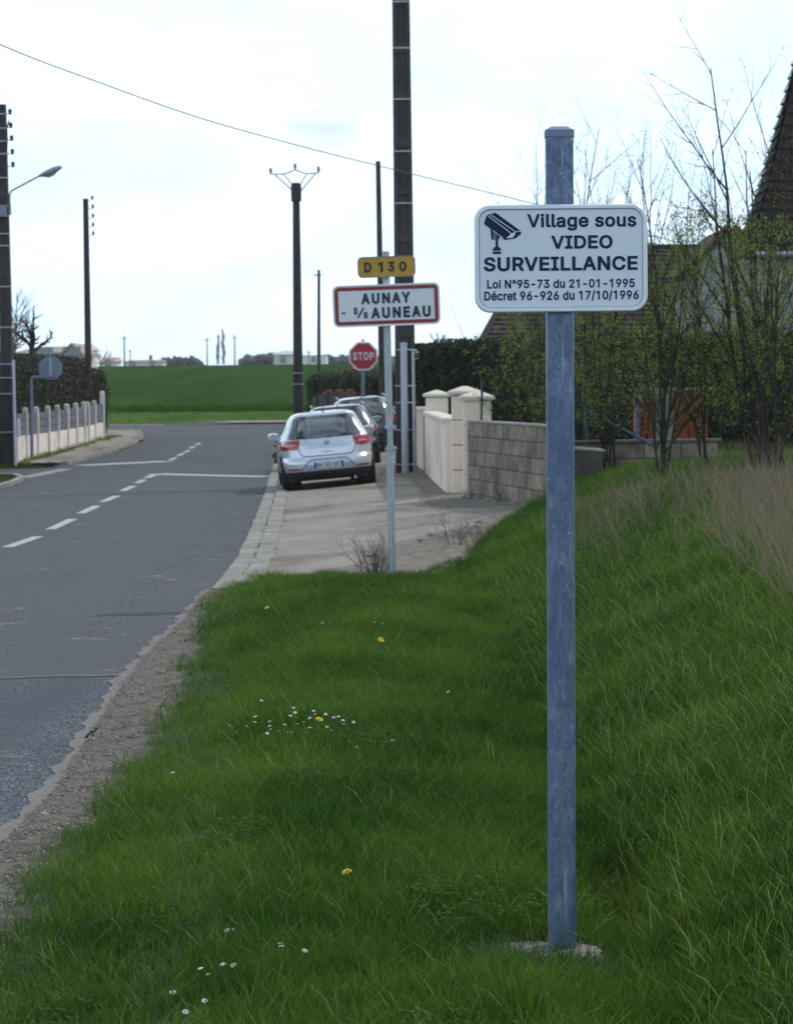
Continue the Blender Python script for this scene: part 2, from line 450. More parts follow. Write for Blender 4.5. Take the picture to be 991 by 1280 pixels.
M['ink'] = pmat('sign_ink', (.014, .030, .070), None, rough=.6, spec=.2)
M['black'] = pmat('black_ink', (.012, .013, .018), None, rough=.5)
M['navy'] = pmat('navy_ink', (.012, .020, .045), None, rough=.5)
M['red'] = pmat('sign_red', (.25, .010, .018), (.30, .014, .022), 10, .35)
M['stopred'] = pmat('stop_red', (.42, .010, .025), (.46, .014, .03), 10, .35)
M['yellow'] = pmat('sign_yellow', (.50, .26, .020), (.55, .30, .025), 10, .4)
M['white'] = pmat('white_film', (.72, .73, .76), (.77, .78, .80), 10, .4)
M['wallw'] = pmat('cream_render', (.88, .72, .57), (.90, .77, .64), 3, .85, bmp=.25, c3=(.60, .51, .41))
M['wallp'] = pmat('pink_render', (.72, .50, .41), (.76, .56, .47), 3, .85, bmp=.3)
M['capst'] = pmat('coping_stone', (.80, .69, .57), (.66, .57, .47), 6, .8, bmp=.3)
M['block'] = pmat('breeze_block', (.36, .275, .205), (.165, .128, .098), 6, .95, bmp=1, bdist=.012, c3=(.11, .095, .085), objvar=.22)
M['mortar'] = pmat('mortar', (.15, .13, .115), (.09, .08, .07), 9, .95, bmp=.6)
M['cpole'] = pmat('old_concrete_pole', (.050, .044, .044), (.078, .068, .064), 3, .9, bmp=.5, stretch=(1, 1, .25), c3=(.036, .032, .033))
M['wood'] = pmat('tarred_wood', (.045, .037, .030), (.070, .058, .047), 4, .9, bmp=.5, stretch=(3, 3, .3))
M['strap'] = pmat('steel_strap', (.50, .50, .50), (.36, .36, .37), 10, .45, metal=.5)
M['wire'] = pmat('cable', (.05, .055, .06), None, rough=.6)
M['insul'] = pmat('insulator_glass', (.05, .12, .14), None, rough=.15)
M['glass'] = pmat('dark_glass', (.02, .026, .03), (.055, .062, .066), 4, .06, spec=1.0, coat=1.0)
M['carsilver'] = pmat('silver_paint', (.62, .66, .72), None, rough=.28, metal=.55, coat=1.0)
M['carblack'] = pmat('black_paint', (.012, .014, .020), None, rough=.2, metal=.2, coat=1.0)
M['carnavy'] = pmat('navy_paint', (.014, .020, .034), None, rough=.2, metal=.3, coat=1.0)
M['plastic'] = pmat('black_plastic', (.018, .020, .026), (.026, .028, .032), 30, .6)
M['tyre'] = pmat('tyre_rubber', (.014, .014, .015), (.03, .028, .026), 10, .85)
M['rim'] = pmat('wheel_rim', (.35, .36, .38), None, rough=.35, metal=.8)
M['lamp'] = pmat('red_lens', (.42, .012, .016), (.30, .008, .012), 8, .12, coat=1.0)
M['lampc'] = pmat('clear_lens', (.55, .30, .30), None, rough=.1, coat=1.0)
M['plate'] = pmat('number_plate', (.62, .64, .66), None, rough=.4)
M['plateblue'] = pmat('plate_blue', (.01, .05, .30), None, rough=.4)
M['bark'] = pmat('bark', (.024, .019, .016), (.046, .037, .031), 8, .9, bmp=.5, stretch=(2, 2, .5))
M['twig'] = pmat('twig', (.10, .085, .080), (.14, .12, .11), 3, .85)
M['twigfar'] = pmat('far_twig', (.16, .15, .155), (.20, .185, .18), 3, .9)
M['leaf'] = leaf_mat('young_leaf', (.10, .145, .02), (.27, .33, .06), .5, scale=6)
M['blossom'] = pmat('blossom', (.55, .50, .48), None, rough=.7)
M['thuja'] = leaf_mat('thuja', (.014, .024, .010), (.030, .042, .016), .15, scale=1.1)
M['thujal'] = leaf_mat('thuja_left', (.036, .038, .018), (.058, .056, .026), .2, scale=.9)
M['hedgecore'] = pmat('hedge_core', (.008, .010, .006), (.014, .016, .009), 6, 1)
M['privet'] = leaf_mat('low_hedge', (.030, .045, .016), (.060, .065, .028), .2, scale=.8)
M['rooftile'] = pmat('brown_tiles', (.026, .018, .018), (.040, .026, .024), 9, .85, bmp=.4, objvar=.25)
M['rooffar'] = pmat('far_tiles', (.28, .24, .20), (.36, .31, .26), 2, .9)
M['orangetile'] = pmat('orange_tiles', (.26, .085, .045), (.34, .13, .08), 9, .85, objvar=.2)
M['housegrey'] = pmat('grey_render', (.34, .33, .345), (.39, .38, .39), 1.5, .9, bmp=.2)
M['housepink'] = pmat('pink_wall', (.68, .52, .50), (.74, .60, .58), 1, .9)
M['housecream'] = pmat('cream_wall', (.70, .66, .58), (.76, .73, .66), 1, .9)
M['orange'] = pmat('orange_paint', (.36, .060, .018), (.27, .045, .014), 5, .6, bmp=.2)
M['bluepl'] = pmat('blue_plastic', (.05, .22, .42), None, rough=.5)
M['green'] = pmat('green_coated_steel', (.015, .06, .065), (.02, .08, .08), 9, .45)
M['concrete'] = pmat('concrete', (.33, .31, .28), (.24, .22, .20), 7, .9, bmp=.5)
M['fencew'] = pmat('white_concrete', (.74, .64, .57), (.80, .70, .63), 4, .85, bmp=.3, c3=(.58, .49, .42), objvar=.06)
M['fenced'] = pmat('shade_infill', (.10, .10, .13), (.14, .14, .17), 6, .8, objvar=.15)
M['signgrey'] = pmat('sign_back_grey', (.17, .22, .29), (.20, .25, .32), 6, .5, metal=.3)
M['lampgrey'] = pmat('lantern_grey', (.26, .29, .33), (.32, .35, .39), 8, .45, metal=.3)
M['drywood'] = pmat('weathered_boards', (.20, .15, .15), (.14, .11, .11), 5, .9, stretch=(3, 3, .4), objvar=.3)
M['barn'] = pmat('barn_wall', (.62, .60, .56), (.70, .68, .64), 1, .9)
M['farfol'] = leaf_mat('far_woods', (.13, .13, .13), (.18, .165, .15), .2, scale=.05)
# letter outlines used on the signs: advance, closed outlines (thousandths of the letter size)
GLY = {
'-':(453,["337,244 337,188 114,188 114,244"]),
'/':(249,["235,533 71,-76 14,-76 178,533"]),
'0':(453,["227,-7 199,-5 174,1 151,11 130,24 111,41 95,62 80,86 69,113 60,144 53,178 49,214 48,254 49,294 53,330 60,364 69,395 81,422 95,447 112,467 130,484 151,498 174,508 200,514 227,516 254,514 279,508 302,498 323,484 342,467 358,447 372,422 384,395 393,364 400,330 404,294 405,254 404,214 400,178 393,144 384,113 373,86 359,62 342,41 323,24 302,11 279,1 254,-5","227,50 245,51 261,56 276,63 290,74 303,87 313,103 323,122 330,144 336,168 340,194 343,223 344,254 343,285 340,314 336,341 330,365 323,387 313,405 303,422 290,435 276,446 261,453 245,458 227,460 209,458 192,453 177,446 163,435 151,422 140,405 131,387 123,365 117,341 113,314 110,285 109,254 110,223 113,194 117,168 123,144 131,122 140,103 151,87 163,74 177,63 192,56 209,51"]),
'1':(453,["76,0 76,55 391,55 391,0","276,509 276,0 212,0 212,448 209,448 86,358 86,427 198,509"]),
'2':(453,["64,0 64,47 234,229 248,243 261,257 272,270 282,282 291,294 299,305 305,316 311,327 315,337 318,348 320,360 320,371 319,385 317,397 313,408 308,419 301,428 293,436 283,443 273,449 262,454 250,457 237,459 224,460 209,459 196,457 184,453 172,447 162,441 153,433 145,424 139,413 134,402 130,390 128,376 127,362 66,362 67,384 71,405 77,424 86,442 98,459 111,473 126,486 143,496 162,505 182,511 203,514 225,516 247,514 268,511 288,505 306,497 323,486 337,474 350,461 361,445 370,428 376,411 380,392 381,372 380,358 378,345 375,331 371,318 365,304 357,290 347,275 336,259 322,241 306,223 288,202 267,180 153,60 153,57 389,57 389,0"]),
'3':(453,["218,-7 195,-6 173,-3 152,2 133,10 114,19 98,30 83,43 70,57 60,74 52,91 46,111 44,132 109,132 111,119 115,107 120,97 126,87 134,78 144,71 154,64 165,59 178,55 191,52 204,50 219,50 234,51 248,53 262,56 275,61 287,67 297,74 307,83 315,93 321,104 325,116 328,130 329,145 328,158 326,172 322,184 316,196 308,207 299,217 288,226 275,234 260,240 242,244 223,247 201,248 157,248 157,299 288,448 288,452 70,452 70,509 372,509 372,461 211,278 211,289 239,290 264,288 287,284 308,276 327,265 344,253 359,239 371,222 381,205 387,186 392,166 393,145 392,123 387,103 380,84 370,66 358,50 344,36 327,23 309,12 288,4 266,-2 243,-6"]),
'5':(453,["221,-7 199,-6 178,-2 159,3 140,11 123,21 108,32 94,45 83,60 73,76 66,93 62,111 60,130 122,130 124,119 127,108 132,98 138,89 145,80 154,73 163,66 173,60 184,56 196,52 208,50 221,50 236,51 250,53 264,58 276,64 288,72 298,82 307,92 314,104 320,117 324,131 327,146 328,162 327,178 324,193 320,208 314,221 306,233 297,244 286,254 275,262 262,269 248,273 233,276 218,277 205,276 192,275 180,272 167,268 156,264 145,258 136,252 128,246 67,253 96,509 366,509 366,452 151,452 134,301 136,301 145,308 155,315 166,320 178,325 190,329 203,331 216,333 229,334 247,333 263,330 279,326 294,321 308,314 321,306 334,296 345,285 355,273 364,260 372,246 379,231 384,215 388,199 390,181 391,163 390,139 385,117 379,95 369,76 357,57 343,41 327,27 309,15 289,6 268,-1 245,-5"]),
'6':(453,["226,-7 203,-5 182,-1 161,5 142,15 125,26 109,40 96,56 84,74 75,94 69,115 65,138 64,162 65,180 68,199 73,219 80,239 89,261 102,285 118,311 137,340 252,509 322,509 151,261 145,261 149,268 154,275 159,281 165,288 172,293 179,299 187,303 196,307 205,310 214,312 224,314 235,314 257,313 278,309 298,303 316,295 332,284 346,271 359,257 370,240 378,221 384,201 388,180 389,157 388,134 384,112 377,92 368,73 356,55 343,39 327,26 310,14 291,5 271,-2 249,-6","226,48 241,49 254,52 267,56 279,63 289,70 299,79 307,90 314,101 320,114 324,128 327,142 327,157 327,173 324,187 320,201 314,213 307,225 299,235 289,244 279,251 267,258 254,262 241,264 226,265 212,264 198,262 186,258 174,252 163,244 153,235 145,225 138,214 132,201 128,188 126,174 125,158 126,143 128,128 132,114 138,102 145,90 153,79 163,70 174,63 186,56 198,52 212,49"]),
'7':(453,["97,0 323,448 323,452 62,452 62,509 391,509 391,449 165,0"]),
'8':(453,["226,-7 201,-6 178,-2 156,3 136,11 117,21 101,33 86,47 74,62 64,78 57,96 53,115 52,135 53,151 55,166 59,181 65,195 72,208 81,220 90,231 101,241 113,249 125,256 139,261 153,265 153,267 135,273 119,282 105,293 93,308 83,324 76,342 72,360 70,380 72,399 75,417 82,434 90,450 101,464 114,477 129,488 146,498 164,506 184,511 204,514 226,516 248,514 269,511 288,506 306,498 323,488 337,477 350,464 361,450 370,434 377,417 380,399 382,380 380,361 376,342 369,324 359,308 347,293 333,282 318,273 300,267 300,265 314,261 327,256 339,249 351,241 362,231 372,220 380,208 387,195 393,181 397,166 400,151 401,135 399,115 395,96 388,78 378,62 366,47 352,33 335,21 317,11 296,3 275,-2 251,-6","226,49 243,50 258,52 272,55 285,60 296,66 307,74 315,82 323,91 329,102 333,113 336,126 337,139 336,152 333,165 329,177 322,189 314,199 305,208 295,216 283,223 270,228 256,232 242,234 226,235 211,234 196,232 182,228 169,223 157,216 147,208 138,199 130,189 123,177 119,165 116,152 115,139 116,126 119,113 123,102 129,91 136,82 145,74 156,66 167,60 180,55 195,52 210,50","226,290 239,290 252,292 263,296 274,300 284,306 293,313 300,321 307,330 312,341 316,351 318,363 319,376 318,388 316,399 313,410 308,420 301,429 294,437 285,444 275,449 264,454 252,457 240,459 226,460 213,459 200,457 188,454 177,449 167,444 159,437 151,429 145,420 139,410 136,399 134,388 133,376 134,363 136,351 139,341 145,330 151,321 159,313 168,306 178,300 189,296 201,292 213,290"]),
'9':(453,["226,516 249,514 271,510 291,503 310,494 328,482 343,468 356,452 368,434 377,414 384,393 388,371 389,347 388,328 385,309 380,290 373,270 363,248 350,224 334,197 315,168 200,0 130,0 301,248 307,248 303,240 299,234 294,227 287,221 281,215 273,210 265,206 257,202 248,199 238,196 228,195 218,195 195,196 175,199 155,206 137,214 121,225 106,237 94,252 83,269 74,287 68,307 65,329 64,352 65,375 69,397 75,417 85,436 96,454 110,469 125,483 143,494 162,504 182,510 203,514","226,460 212,459 199,457 186,452 174,446 163,438 154,429 145,419 138,407 133,395 129,381 126,367 125,352 126,336 129,322 133,308 138,295 145,284 154,274 163,265 174,257 186,251 199,247 212,244 226,243 240,244 254,247 267,251 279,257 289,265 299,273 307,284 314,295 320,308 324,321 327,335 327,350 327,366 324,381 320,394 314,407 307,419 299,429 290,438 279,446 267,452 254,457 241,459"]),
'A':(479,["16,0 201,509 276,509 463,0 395,0 287,302 282,317 276,334 270,352 264,372 257,394 250,420 241,447 232,478 245,478 236,447 228,419 220,393 213,371 206,351 201,333 195,317 191,302 85,0","110,142 110,199 370,199 370,142"]),
'B':(456,["60,0 60,509 241,509 266,508 289,504 310,499 329,491 345,481 359,469 371,456 381,442 388,426 394,410 397,392 398,374 397,358 395,344 392,331 387,320 380,310 373,301 365,293 356,286 347,280 336,275 326,270 315,267 315,262 327,261 339,257 351,252 363,245 374,237 385,227 394,216 402,203 409,189 414,173 417,155 418,136 417,117 413,100 408,83 400,67 390,52 377,39 362,28 344,18 324,10 301,4 275,1 247,0","125,57 245,57 272,58 296,63 315,70 330,80 341,92 349,105 354,120 355,137 355,149 352,161 348,173 342,184 335,194 327,203 317,211 306,218 293,224 279,228 264,230 248,231 125,231","125,285 238,285 252,286 265,288 277,291 288,296 299,302 308,309 316,317 323,326 329,337 333,348 335,359 336,372 334,388 330,403 323,417 313,429 299,439 283,446 263,450 240,452 125,452"]),
'C':(510,["267,-7 235,-5 205,1 177,11 150,25 126,42 104,63 86,88 70,115 57,146 48,179 42,215 40,254 42,293 48,329 57,362 70,393 86,421 104,445 126,466 150,484 177,498 205,508 235,514 267,516 286,515 305,513 323,509 340,504 357,498 373,490 388,481 402,471 415,460 427,447 438,433 448,418 456,402 463,385 469,367 473,348 408,348 405,361 401,373 395,384 389,395 382,404 375,413 366,421 357,428 348,435 337,440 327,445 315,449 304,452 292,454 280,455 267,456 245,454 223,450 203,443 184,432 166,419 150,403 137,385 125,364 116,340 109,314 105,285 103,254 105,223 109,194 116,168 125,145 137,123 151,105 166,89 184,76 203,66 223,59 245,54 267,53 280,53 292,55 304,57 315,60 327,64 337,69 348,74 357,81 366,88 375,96 382,105 389,114 395,125 401,136 405,148 408,160 473,160 469,142 463,124 457,107 448,91 438,76 428,62 416,49 402,38 388,28 373,19 357,11 341,5 323,0 305,-4 286,-6"]),
'D':(502,["219,0 96,0 96,57 215,57 244,58 272,63 296,70 318,81 337,94 354,110 368,128 379,149 388,172 394,198 398,226 399,255 398,285 394,312 388,337 379,361 368,381 354,399 338,415 320,428 299,438 275,446 249,450 221,452 93,452 93,509 225,509 261,507 294,501 325,492 353,478 377,461 399,441 418,418 433,391 446,361 455,329 460,293 462,255 460,217 455,181 446,149 433,119 417,92 398,68 376,48 351,31 322,17 291,8 256,2","125,509 125,0 60,0 60,509"]),
'E':(418,["60,0 60,509 372,509 372,452 125,452 125,286 355,286 355,229 125,229 125,57 375,57 375,0"]),
'I':(300,["31,0 31,57 118,57 118,452 31,452 31,509 269,509 269,452 183,452 183,57 269,57 269,0"]),
'K':(466,["104,145 104,216 113,228 122,239 130,250 139,261 148,272 157,282 165,293 174,303 184,314 193,324 202,334 212,344 364,509 448,509 231,276 228,276","60,0 60,509 125,509 125,334 124,225 125,193 125,0","372,0 188,259 228,309 449,0"]),
'L':(392,["60,0 60,509 125,509 125,57 361,57 361,0"]),
'M':(628,["60,0 60,509 152,509 277,187 287,159 299,123 311,84 322,49 307,49 318,83 330,121 342,158 352,187 476,509 568,509 568,0 504,0 504,291 504,327 505,369 506,413 507,457 513,457 509,445 505,433 502,421 498,409 482,363 467,322 456,291 342,0 286,0 170,291 159,321 145,361 129,408 112,457 119,457 120,416 121,372 122,328 122,291 122,0"]),
'N':(523,["60,0 60,509 136,509 343,183 347,176 352,169 357,160 363,151 369,141 375,130 381,119 388,107 394,94 401,82 407,68 414,55 405,54 403,68 402,81 401,95 401,108 400,121 400,134 399,146 399,157 399,195 399,509 463,509 463,0 387,0 202,290 177,331 171,342 164,354 156,367 148,381 108,452 119,454 122,384 124,328 125,291 125,0"]),
'O':(533,["267,-7 235,-5 205,1 177,11 150,25 126,42 105,63 86,88 70,115 57,146 48,179 42,215 40,254 42,293 48,329 57,362 70,393 86,421 105,445 126,466 150,484 177,498 205,508 235,514 267,516 299,514 329,508 357,498 384,484 408,466 429,445 448,421 464,393 477,362 486,329 491,293 493,254 491,215 486,179 477,146 464,115 448,88 429,63 408,42 384,25 357,11 329,1 299,-5","267,53 289,54 310,59 330,66 349,76 367,89 383,105 396,123 408,144 418,168 425,194 429,223 430,254 429,286 425,314 418,341 408,365 396,386 383,404 367,420 349,433 330,443 310,450 289,454 267,456 245,454 223,450 203,443 184,433 167,420 151,404 137,385 125,364 116,340 109,314 105,285 103,254 105,223 109,194 116,168 125,144 137,123 151,105 167,89 184,76 203,66 223,59 245,54"]),
'P':(444,["60,0 60,509 235,509 263,507 289,503 312,497 332,487 350,476 366,462 379,447 390,430 398,411 404,391 407,370 409,348 407,325 404,304 398,284 390,265 379,248 366,233 350,219 332,207 312,198 289,191 263,187 235,186 109,186 109,242 233,242 252,243 269,246 284,250 297,256 308,264 318,272 327,282 333,294 338,306 342,319 344,333 344,348 344,362 342,376 338,389 333,402 326,413 318,423 308,431 297,439 284,444 268,449 251,451 232,452 125,452 125,0"]),
'R':(448,["60,0 60,509 236,509 264,507 290,504 313,497 333,489 351,478 367,465 380,450 390,433 399,415 405,395 408,374 409,352 408,330 405,309 399,290 390,271 380,255 367,240 351,228 333,217 312,209 289,203 264,199 236,198 96,198 96,255 234,255 252,256 269,258 284,262 298,267 309,273 319,281 327,290 334,300 339,312 342,324 344,338 345,352 344,367 342,380 339,393 334,405 327,415 319,425 309,433 298,440 284,445 269,449 252,451 233,452 125,452 125,0","353,0 230,229 303,229 428,0"]),
'S':(446,["224,-9 197,-8 172,-4 149,1 128,9 108,19 91,31 76,45 64,60 54,77 46,96 41,115 38,137 104,137 107,123 110,110 116,98 123,88 132,79 142,71 154,64 166,59 180,55 194,52 209,50 224,49 241,50 257,52 272,55 286,60 299,66 311,74 321,82 329,92 336,102 341,114 345,126 346,139 345,151 342,161 338,171 332,179 325,186 316,193 307,199 296,205 284,209 272,214 259,218 245,222 184,239 154,249 128,260 105,274 86,289 71,307 60,326 54,348 52,372 53,393 58,413 65,431 75,448 87,463 102,476 119,488 138,498 158,506 180,511 203,514 227,516 252,514 275,511 296,505 316,498 334,488 351,476 365,463 377,449 387,433 394,415 399,397 401,378 337,378 334,396 326,412 316,426 302,437 286,447 267,453 247,457 225,459 209,458 194,456 180,452 167,448 156,442 145,435 136,427 129,418 123,409 118,398 116,387 115,376 116,363 119,352 124,342 131,334 139,326 148,319 158,313 169,308 180,304 191,300 202,296 212,293 264,279 276,276 287,272 299,268 312,264 324,258 336,252 347,245 359,238 369,229 379,220 387,209 395,198 401,185 405,171 407,155 408,139 407,118 403,99 396,81 386,64 374,48 360,34 343,21 323,11 302,2 278,-4 252,-8"]),
'T':(448,["32,452 32,509 417,509 417,452 257,452 257,0 193,0 193,452"]),
'U':(517,["259,-8 230,-7 203,-2 177,5 154,15 133,28 114,43 98,60 85,80 74,101 66,124 62,148 60,173 60,509 124,509 124,178 125,160 128,144 133,128 141,113 150,99 160,87 173,77 187,68 203,61 220,56 239,53 259,52 279,53 298,56 315,61 331,68 345,77 357,87 368,99 377,113 384,128 389,144 392,160 393,178 393,509 457,509 457,173 456,148 451,124 443,101 433,80 419,60 403,43 384,28 363,15 340,5 315,-2 288,-7"]),
'V':(479,["204,0 16,509 84,509 192,206 197,192 203,176 209,158 215,137 222,115 230,89 239,61 248,31 235,31 244,62 252,90 260,115 267,138 274,158 279,176 285,192 290,206 395,509 463,509 278,0"]),
'Y':(471,["203,0 203,208 16,509 91,509 192,344 200,331 208,318 215,305 222,292 229,279 236,264 243,248 250,230 224,230 231,248 237,265 244,280 251,293 258,306 265,318 273,331 280,344 381,509 455,509 268,208 268,0"]),
'a':(389,["160,-9 142,-8 126,-5 110,-1 94,5 80,12 68,22 57,32 48,45 40,58 35,73 31,90 30,108 31,123 34,138 38,150 43,161 50,171 58,179 67,187 78,193 89,199 100,203 112,207 125,211 138,213 152,216 165,218 178,220 234,227 244,228 252,230 259,232 265,235 270,238 273,243 275,248 276,255 276,257 275,268 273,279 271,288 267,297 262,304 256,311 248,317 240,322 230,326 220,329 208,330 196,331 183,330 171,329 159,326 149,322 140,318 132,313 124,307 118,301 112,294 107,288 103,281 100,274 41,291 48,308 57,322 67,335 79,346 91,355 104,364 118,370 133,375 148,379 163,382 179,384 194,384 204,384 215,383 227,382 239,379 251,376 263,372 275,367 286,360 296,353 306,343 315,333 322,320 329,306 333,290 336,272 337,251 337,0 277,0 277,52 272,52 269,45 264,38 258,32 252,25 244,18 236,12 226,6 215,1 203,-3 190,-6 176,-8","170,45 187,46 202,49 216,53 228,59 239,66 248,74 257,83 263,93 269,104 272,115 275,126 276,138 276,190 273,188 270,186 265,184 259,182 253,180 246,179 239,177 231,176 200,171 175,168 165,166 154,164 144,162 134,159 125,155 117,150 110,145 103,139 98,132 95,124 93,115 92,105 92,95 94,87 98,79 102,72 107,66 114,61 121,56 130,52 139,49 149,47 159,46"]),
'c':(395,["207,-8 182,-7 159,-2 137,6 117,16 98,30 82,46 68,64 56,85 46,108 40,133 36,159 34,187 36,216 40,243 46,268 56,291 68,312 82,330 98,346 117,360 137,371 159,378 182,383 207,384 221,384 234,383 247,380 260,377 272,373 284,368 295,362 305,356 315,349 324,341 332,332 340,322 347,312 353,301 358,289 362,277 303,262 301,269 298,276 294,283 290,289 286,295 281,301 276,306 270,311 264,315 257,319 250,322 242,325 234,327 226,329 217,329 207,330 189,329 173,325 158,319 145,310 134,300 124,287 115,274 108,258 103,242 99,224 97,206 96,187 97,169 99,151 103,134 108,117 115,102 124,89 134,76 145,66 158,57 173,51 189,48 207,46 217,47 226,48 234,49 243,52 250,54 258,58 264,62 271,66 277,71 282,76 287,82 292,89 296,95 299,102 302,110 304,117 363,102 359,90 354,78 348,67 341,56 334,46 325,37 316,29 306,21 296,15 285,9 273,4 261,-1 248,-4 235,-6 221,-8"]),
'd':(424,["195,-8 172,-7 151,-2 130,5 111,16 94,29 79,45 66,64 55,84 46,108 39,133 35,160 34,189 35,218 39,245 46,270 55,293 66,313 79,332 95,347 112,361 131,371 151,378 173,383 196,384 213,384 228,381 241,378 253,373 263,367 272,360 280,353 287,346 293,338 298,331 303,325 306,319 311,319 311,509 372,509 372,0 313,0 313,59 307,59 303,53 298,46 293,39 287,31 280,24 272,17 263,10 252,4 241,-1 227,-5 212,-7","205,47 221,48 236,51 250,57 263,65 274,75 284,86 293,100 299,115 305,132 309,150 311,169 312,189 311,210 309,229 305,247 300,263 293,278 284,291 275,302 263,312 251,320 237,325 221,329 205,330 187,329 172,325 157,319 145,311 133,301 124,290 115,276 108,261 103,245 99,227 97,209 96,189 97,170 99,151 103,133 109,117 115,101 124,88 134,76 145,66 158,57 172,51 188,48"]),
'e':(403,["212,-8 185,-7 161,-2 138,6 117,16 98,30 82,46 68,64 56,85 46,108 40,132 35,159 34,187 35,215 39,242 46,267 55,290 67,311 81,329 97,346 115,359 135,370 157,378 180,383 205,384 221,384 236,382 251,379 266,374 280,368 294,361 307,351 319,341 331,329 341,315 350,299 357,282 363,263 368,242 370,219 371,194 371,169 75,169 75,221 338,221 310,202 309,220 307,237 303,254 298,269 291,282 283,294 273,305 263,314 250,321 237,326 222,329 205,330 189,329 173,326 159,321 146,313 135,304 125,294 116,282 109,270 103,256 99,241 97,226 96,211 96,178 97,157 100,139 104,122 110,106 118,92 128,80 139,70 151,61 165,55 179,50 195,47 212,46 224,47 234,48 244,50 254,53 263,56 271,61 278,66 285,73 292,80 297,88 302,96 306,105 365,91 360,77 353,63 345,51 335,39 324,29 311,19 298,11 283,4 266,-1 249,-5 231,-7"]),
'g':(425,["207,-151 187,-150 168,-148 150,-144 134,-140 119,-134 105,-127 93,-119 82,-110 73,-101 64,-91 57,-80 51,-69 101,-41 106,-47 110,-53 116,-59 122,-66 128,-72 136,-78 145,-83 154,-88 165,-92 178,-95 192,-97 207,-97 229,-96 249,-92 267,-85 282,-75 295,-62 304,-47 310,-28 311,-6 311,68 306,68 302,62 298,56 293,49 287,41 280,34 272,28 263,21 252,16 241,11 227,8 212,5 195,5 173,6 152,10 132,17 113,27 95,39 80,53 67,71 55,90 46,112 39,136 35,163 34,191 35,220 39,246 46,271 55,293 66,314 80,332 95,347 112,361 131,371 152,378 173,383 196,384 213,384 228,382 242,378 253,373 264,367 273,360 281,353 288,346 294,338 299,331 304,325 308,319 313,319 313,379 372,379 372,-9 371,-32 367,-54 360,-73 350,-90 338,-104 324,-117 308,-127 291,-136 271,-142 251,-147 229,-150","205,59 222,60 237,63 251,68 264,75 275,84 285,95 293,107 300,121 305,137 309,154 312,172 312,193 312,212 309,231 305,248 300,264 293,278 285,291 275,303 264,312 251,320 237,325 222,329 205,330 188,329 172,325 158,320 145,312 134,302 124,290 115,277 109,262 103,246 99,229 97,212 96,193 97,173 99,155 103,138 109,123 116,108 124,96 134,85 145,76 158,68 172,63 188,60"]),
'i':(166,["53,0 53,379 114,379 114,0","84,443 75,444 67,446 60,449 54,455 48,461 44,468 42,475 41,483 42,491 44,499 48,506 54,512 60,517 67,521 75,523 84,524 92,523 100,521 107,517 114,512 119,506 123,499 126,491 126,483 126,475 123,468 119,461 114,455 107,449 100,446 92,444"]),
'l':(189,["139,-2 119,-1 101,3 86,10 74,20 65,33 58,47 54,65 53,84 53,509 114,509 114,99 114,87 115,77 117,68 120,62 124,58 130,54 137,53 146,52 160,53 170,54 181,3 162,-1 156,-2 151,-2 145,-2"]),
'o':(415,["207,-8 182,-7 159,-2 137,6 117,16 98,30 82,46 68,64 56,85 46,108 40,133 36,159 34,187 36,216 40,243 46,268 56,291 68,312 82,330 98,346 117,360 137,371 159,378 182,383 207,384 233,383 256,378 278,371 299,360 317,346 333,330 347,312 359,291 369,268 376,243 380,216 381,187 380,159 376,133 369,108 359,85 347,64 333,46 317,30 299,16 278,6 256,-2 233,-7","207,46 226,48 242,51 257,57 270,66 282,76 292,89 300,102 307,117 312,134 316,151 318,169 319,187 318,206 316,224 312,242 307,258 300,274 292,287 282,300 270,310 257,319 242,325 226,329 207,330 189,329 173,325 158,319 145,310 134,300 124,287 115,274 108,258 103,242 99,224 97,206 96,187 97,169 99,151 103,134 108,117 115,102 124,89 134,76 145,66 158,57 173,51 189,48"]),
'r':(259,["53,0 53,379 112,379 112,321 115,321 122,335 130,347 140,358 152,367 166,375 181,380 196,384 213,385 229,384 243,384 243,322 230,324 224,325 219,325 213,326 207,326 194,325 182,323 170,319 159,315 149,309 140,301 132,293 126,284 121,273 117,262 114,250 114,237 114,0"]),
's':(364,["182,-8 163,-7 145,-5 128,-2 112,3 98,10 84,18 72,27 62,38 53,50 45,63 40,78 36,94 94,107 99,92 105,79 114,69 124,60 136,54 150,49 165,46 181,45 200,46 217,50 232,55 244,62 255,71 262,81 267,91 268,103 267,112 265,121 260,129 254,136 246,142 237,147 225,151 212,155 149,170 125,177 104,186 87,196 72,208 61,222 53,237 48,255 47,274 48,290 51,305 57,319 65,332 75,343 87,354 100,363 115,370 131,377 149,381 167,384 187,384 206,384 223,381 239,378 254,372 267,366 279,358 290,349 299,339 307,328 314,316 319,303 324,290 268,277 264,288 258,298 251,307 243,316 232,323 219,328 205,331 187,333 171,332 156,329 143,324 131,317 121,308 114,299 110,289 109,277 110,267 112,258 117,250 124,243 133,237 144,232 157,227 172,223 229,209 254,202 275,194 292,183 306,171 317,158 325,142 330,125 331,107 330,90 326,75 321,61 312,47 302,35 290,24 276,15 260,6 242,0 223,-5 203,-7"]),
't':(227,["204,379 204,327 6,327 6,379","65,471 126,471 126,98 127,86 128,76 132,68 136,61 142,56 150,53 159,51 170,50 185,51 202,54 213,2 208,0 203,-1 198,-2 192,-3 186,-3 180,-4 174,-4 168,-4 145,-3 125,2 107,10 92,21 80,35 72,52 67,71 65,93"]),
'u':(410,["182,-5 164,-4 146,-1 130,4 115,11 101,20 89,31 78,44 69,59 62,76 57,95 54,116 53,139 53,379 114,379 114,144 115,123 119,105 127,89 137,75 150,64 164,56 181,52 200,50 213,51 226,53 238,57 249,62 259,69 268,77 276,86 283,97 289,109 293,122 295,137 296,153 296,379 357,379 357,0 298,0 298,92 307,92 297,67 286,47 272,30 257,17 240,7 222,0 203,-4"]),
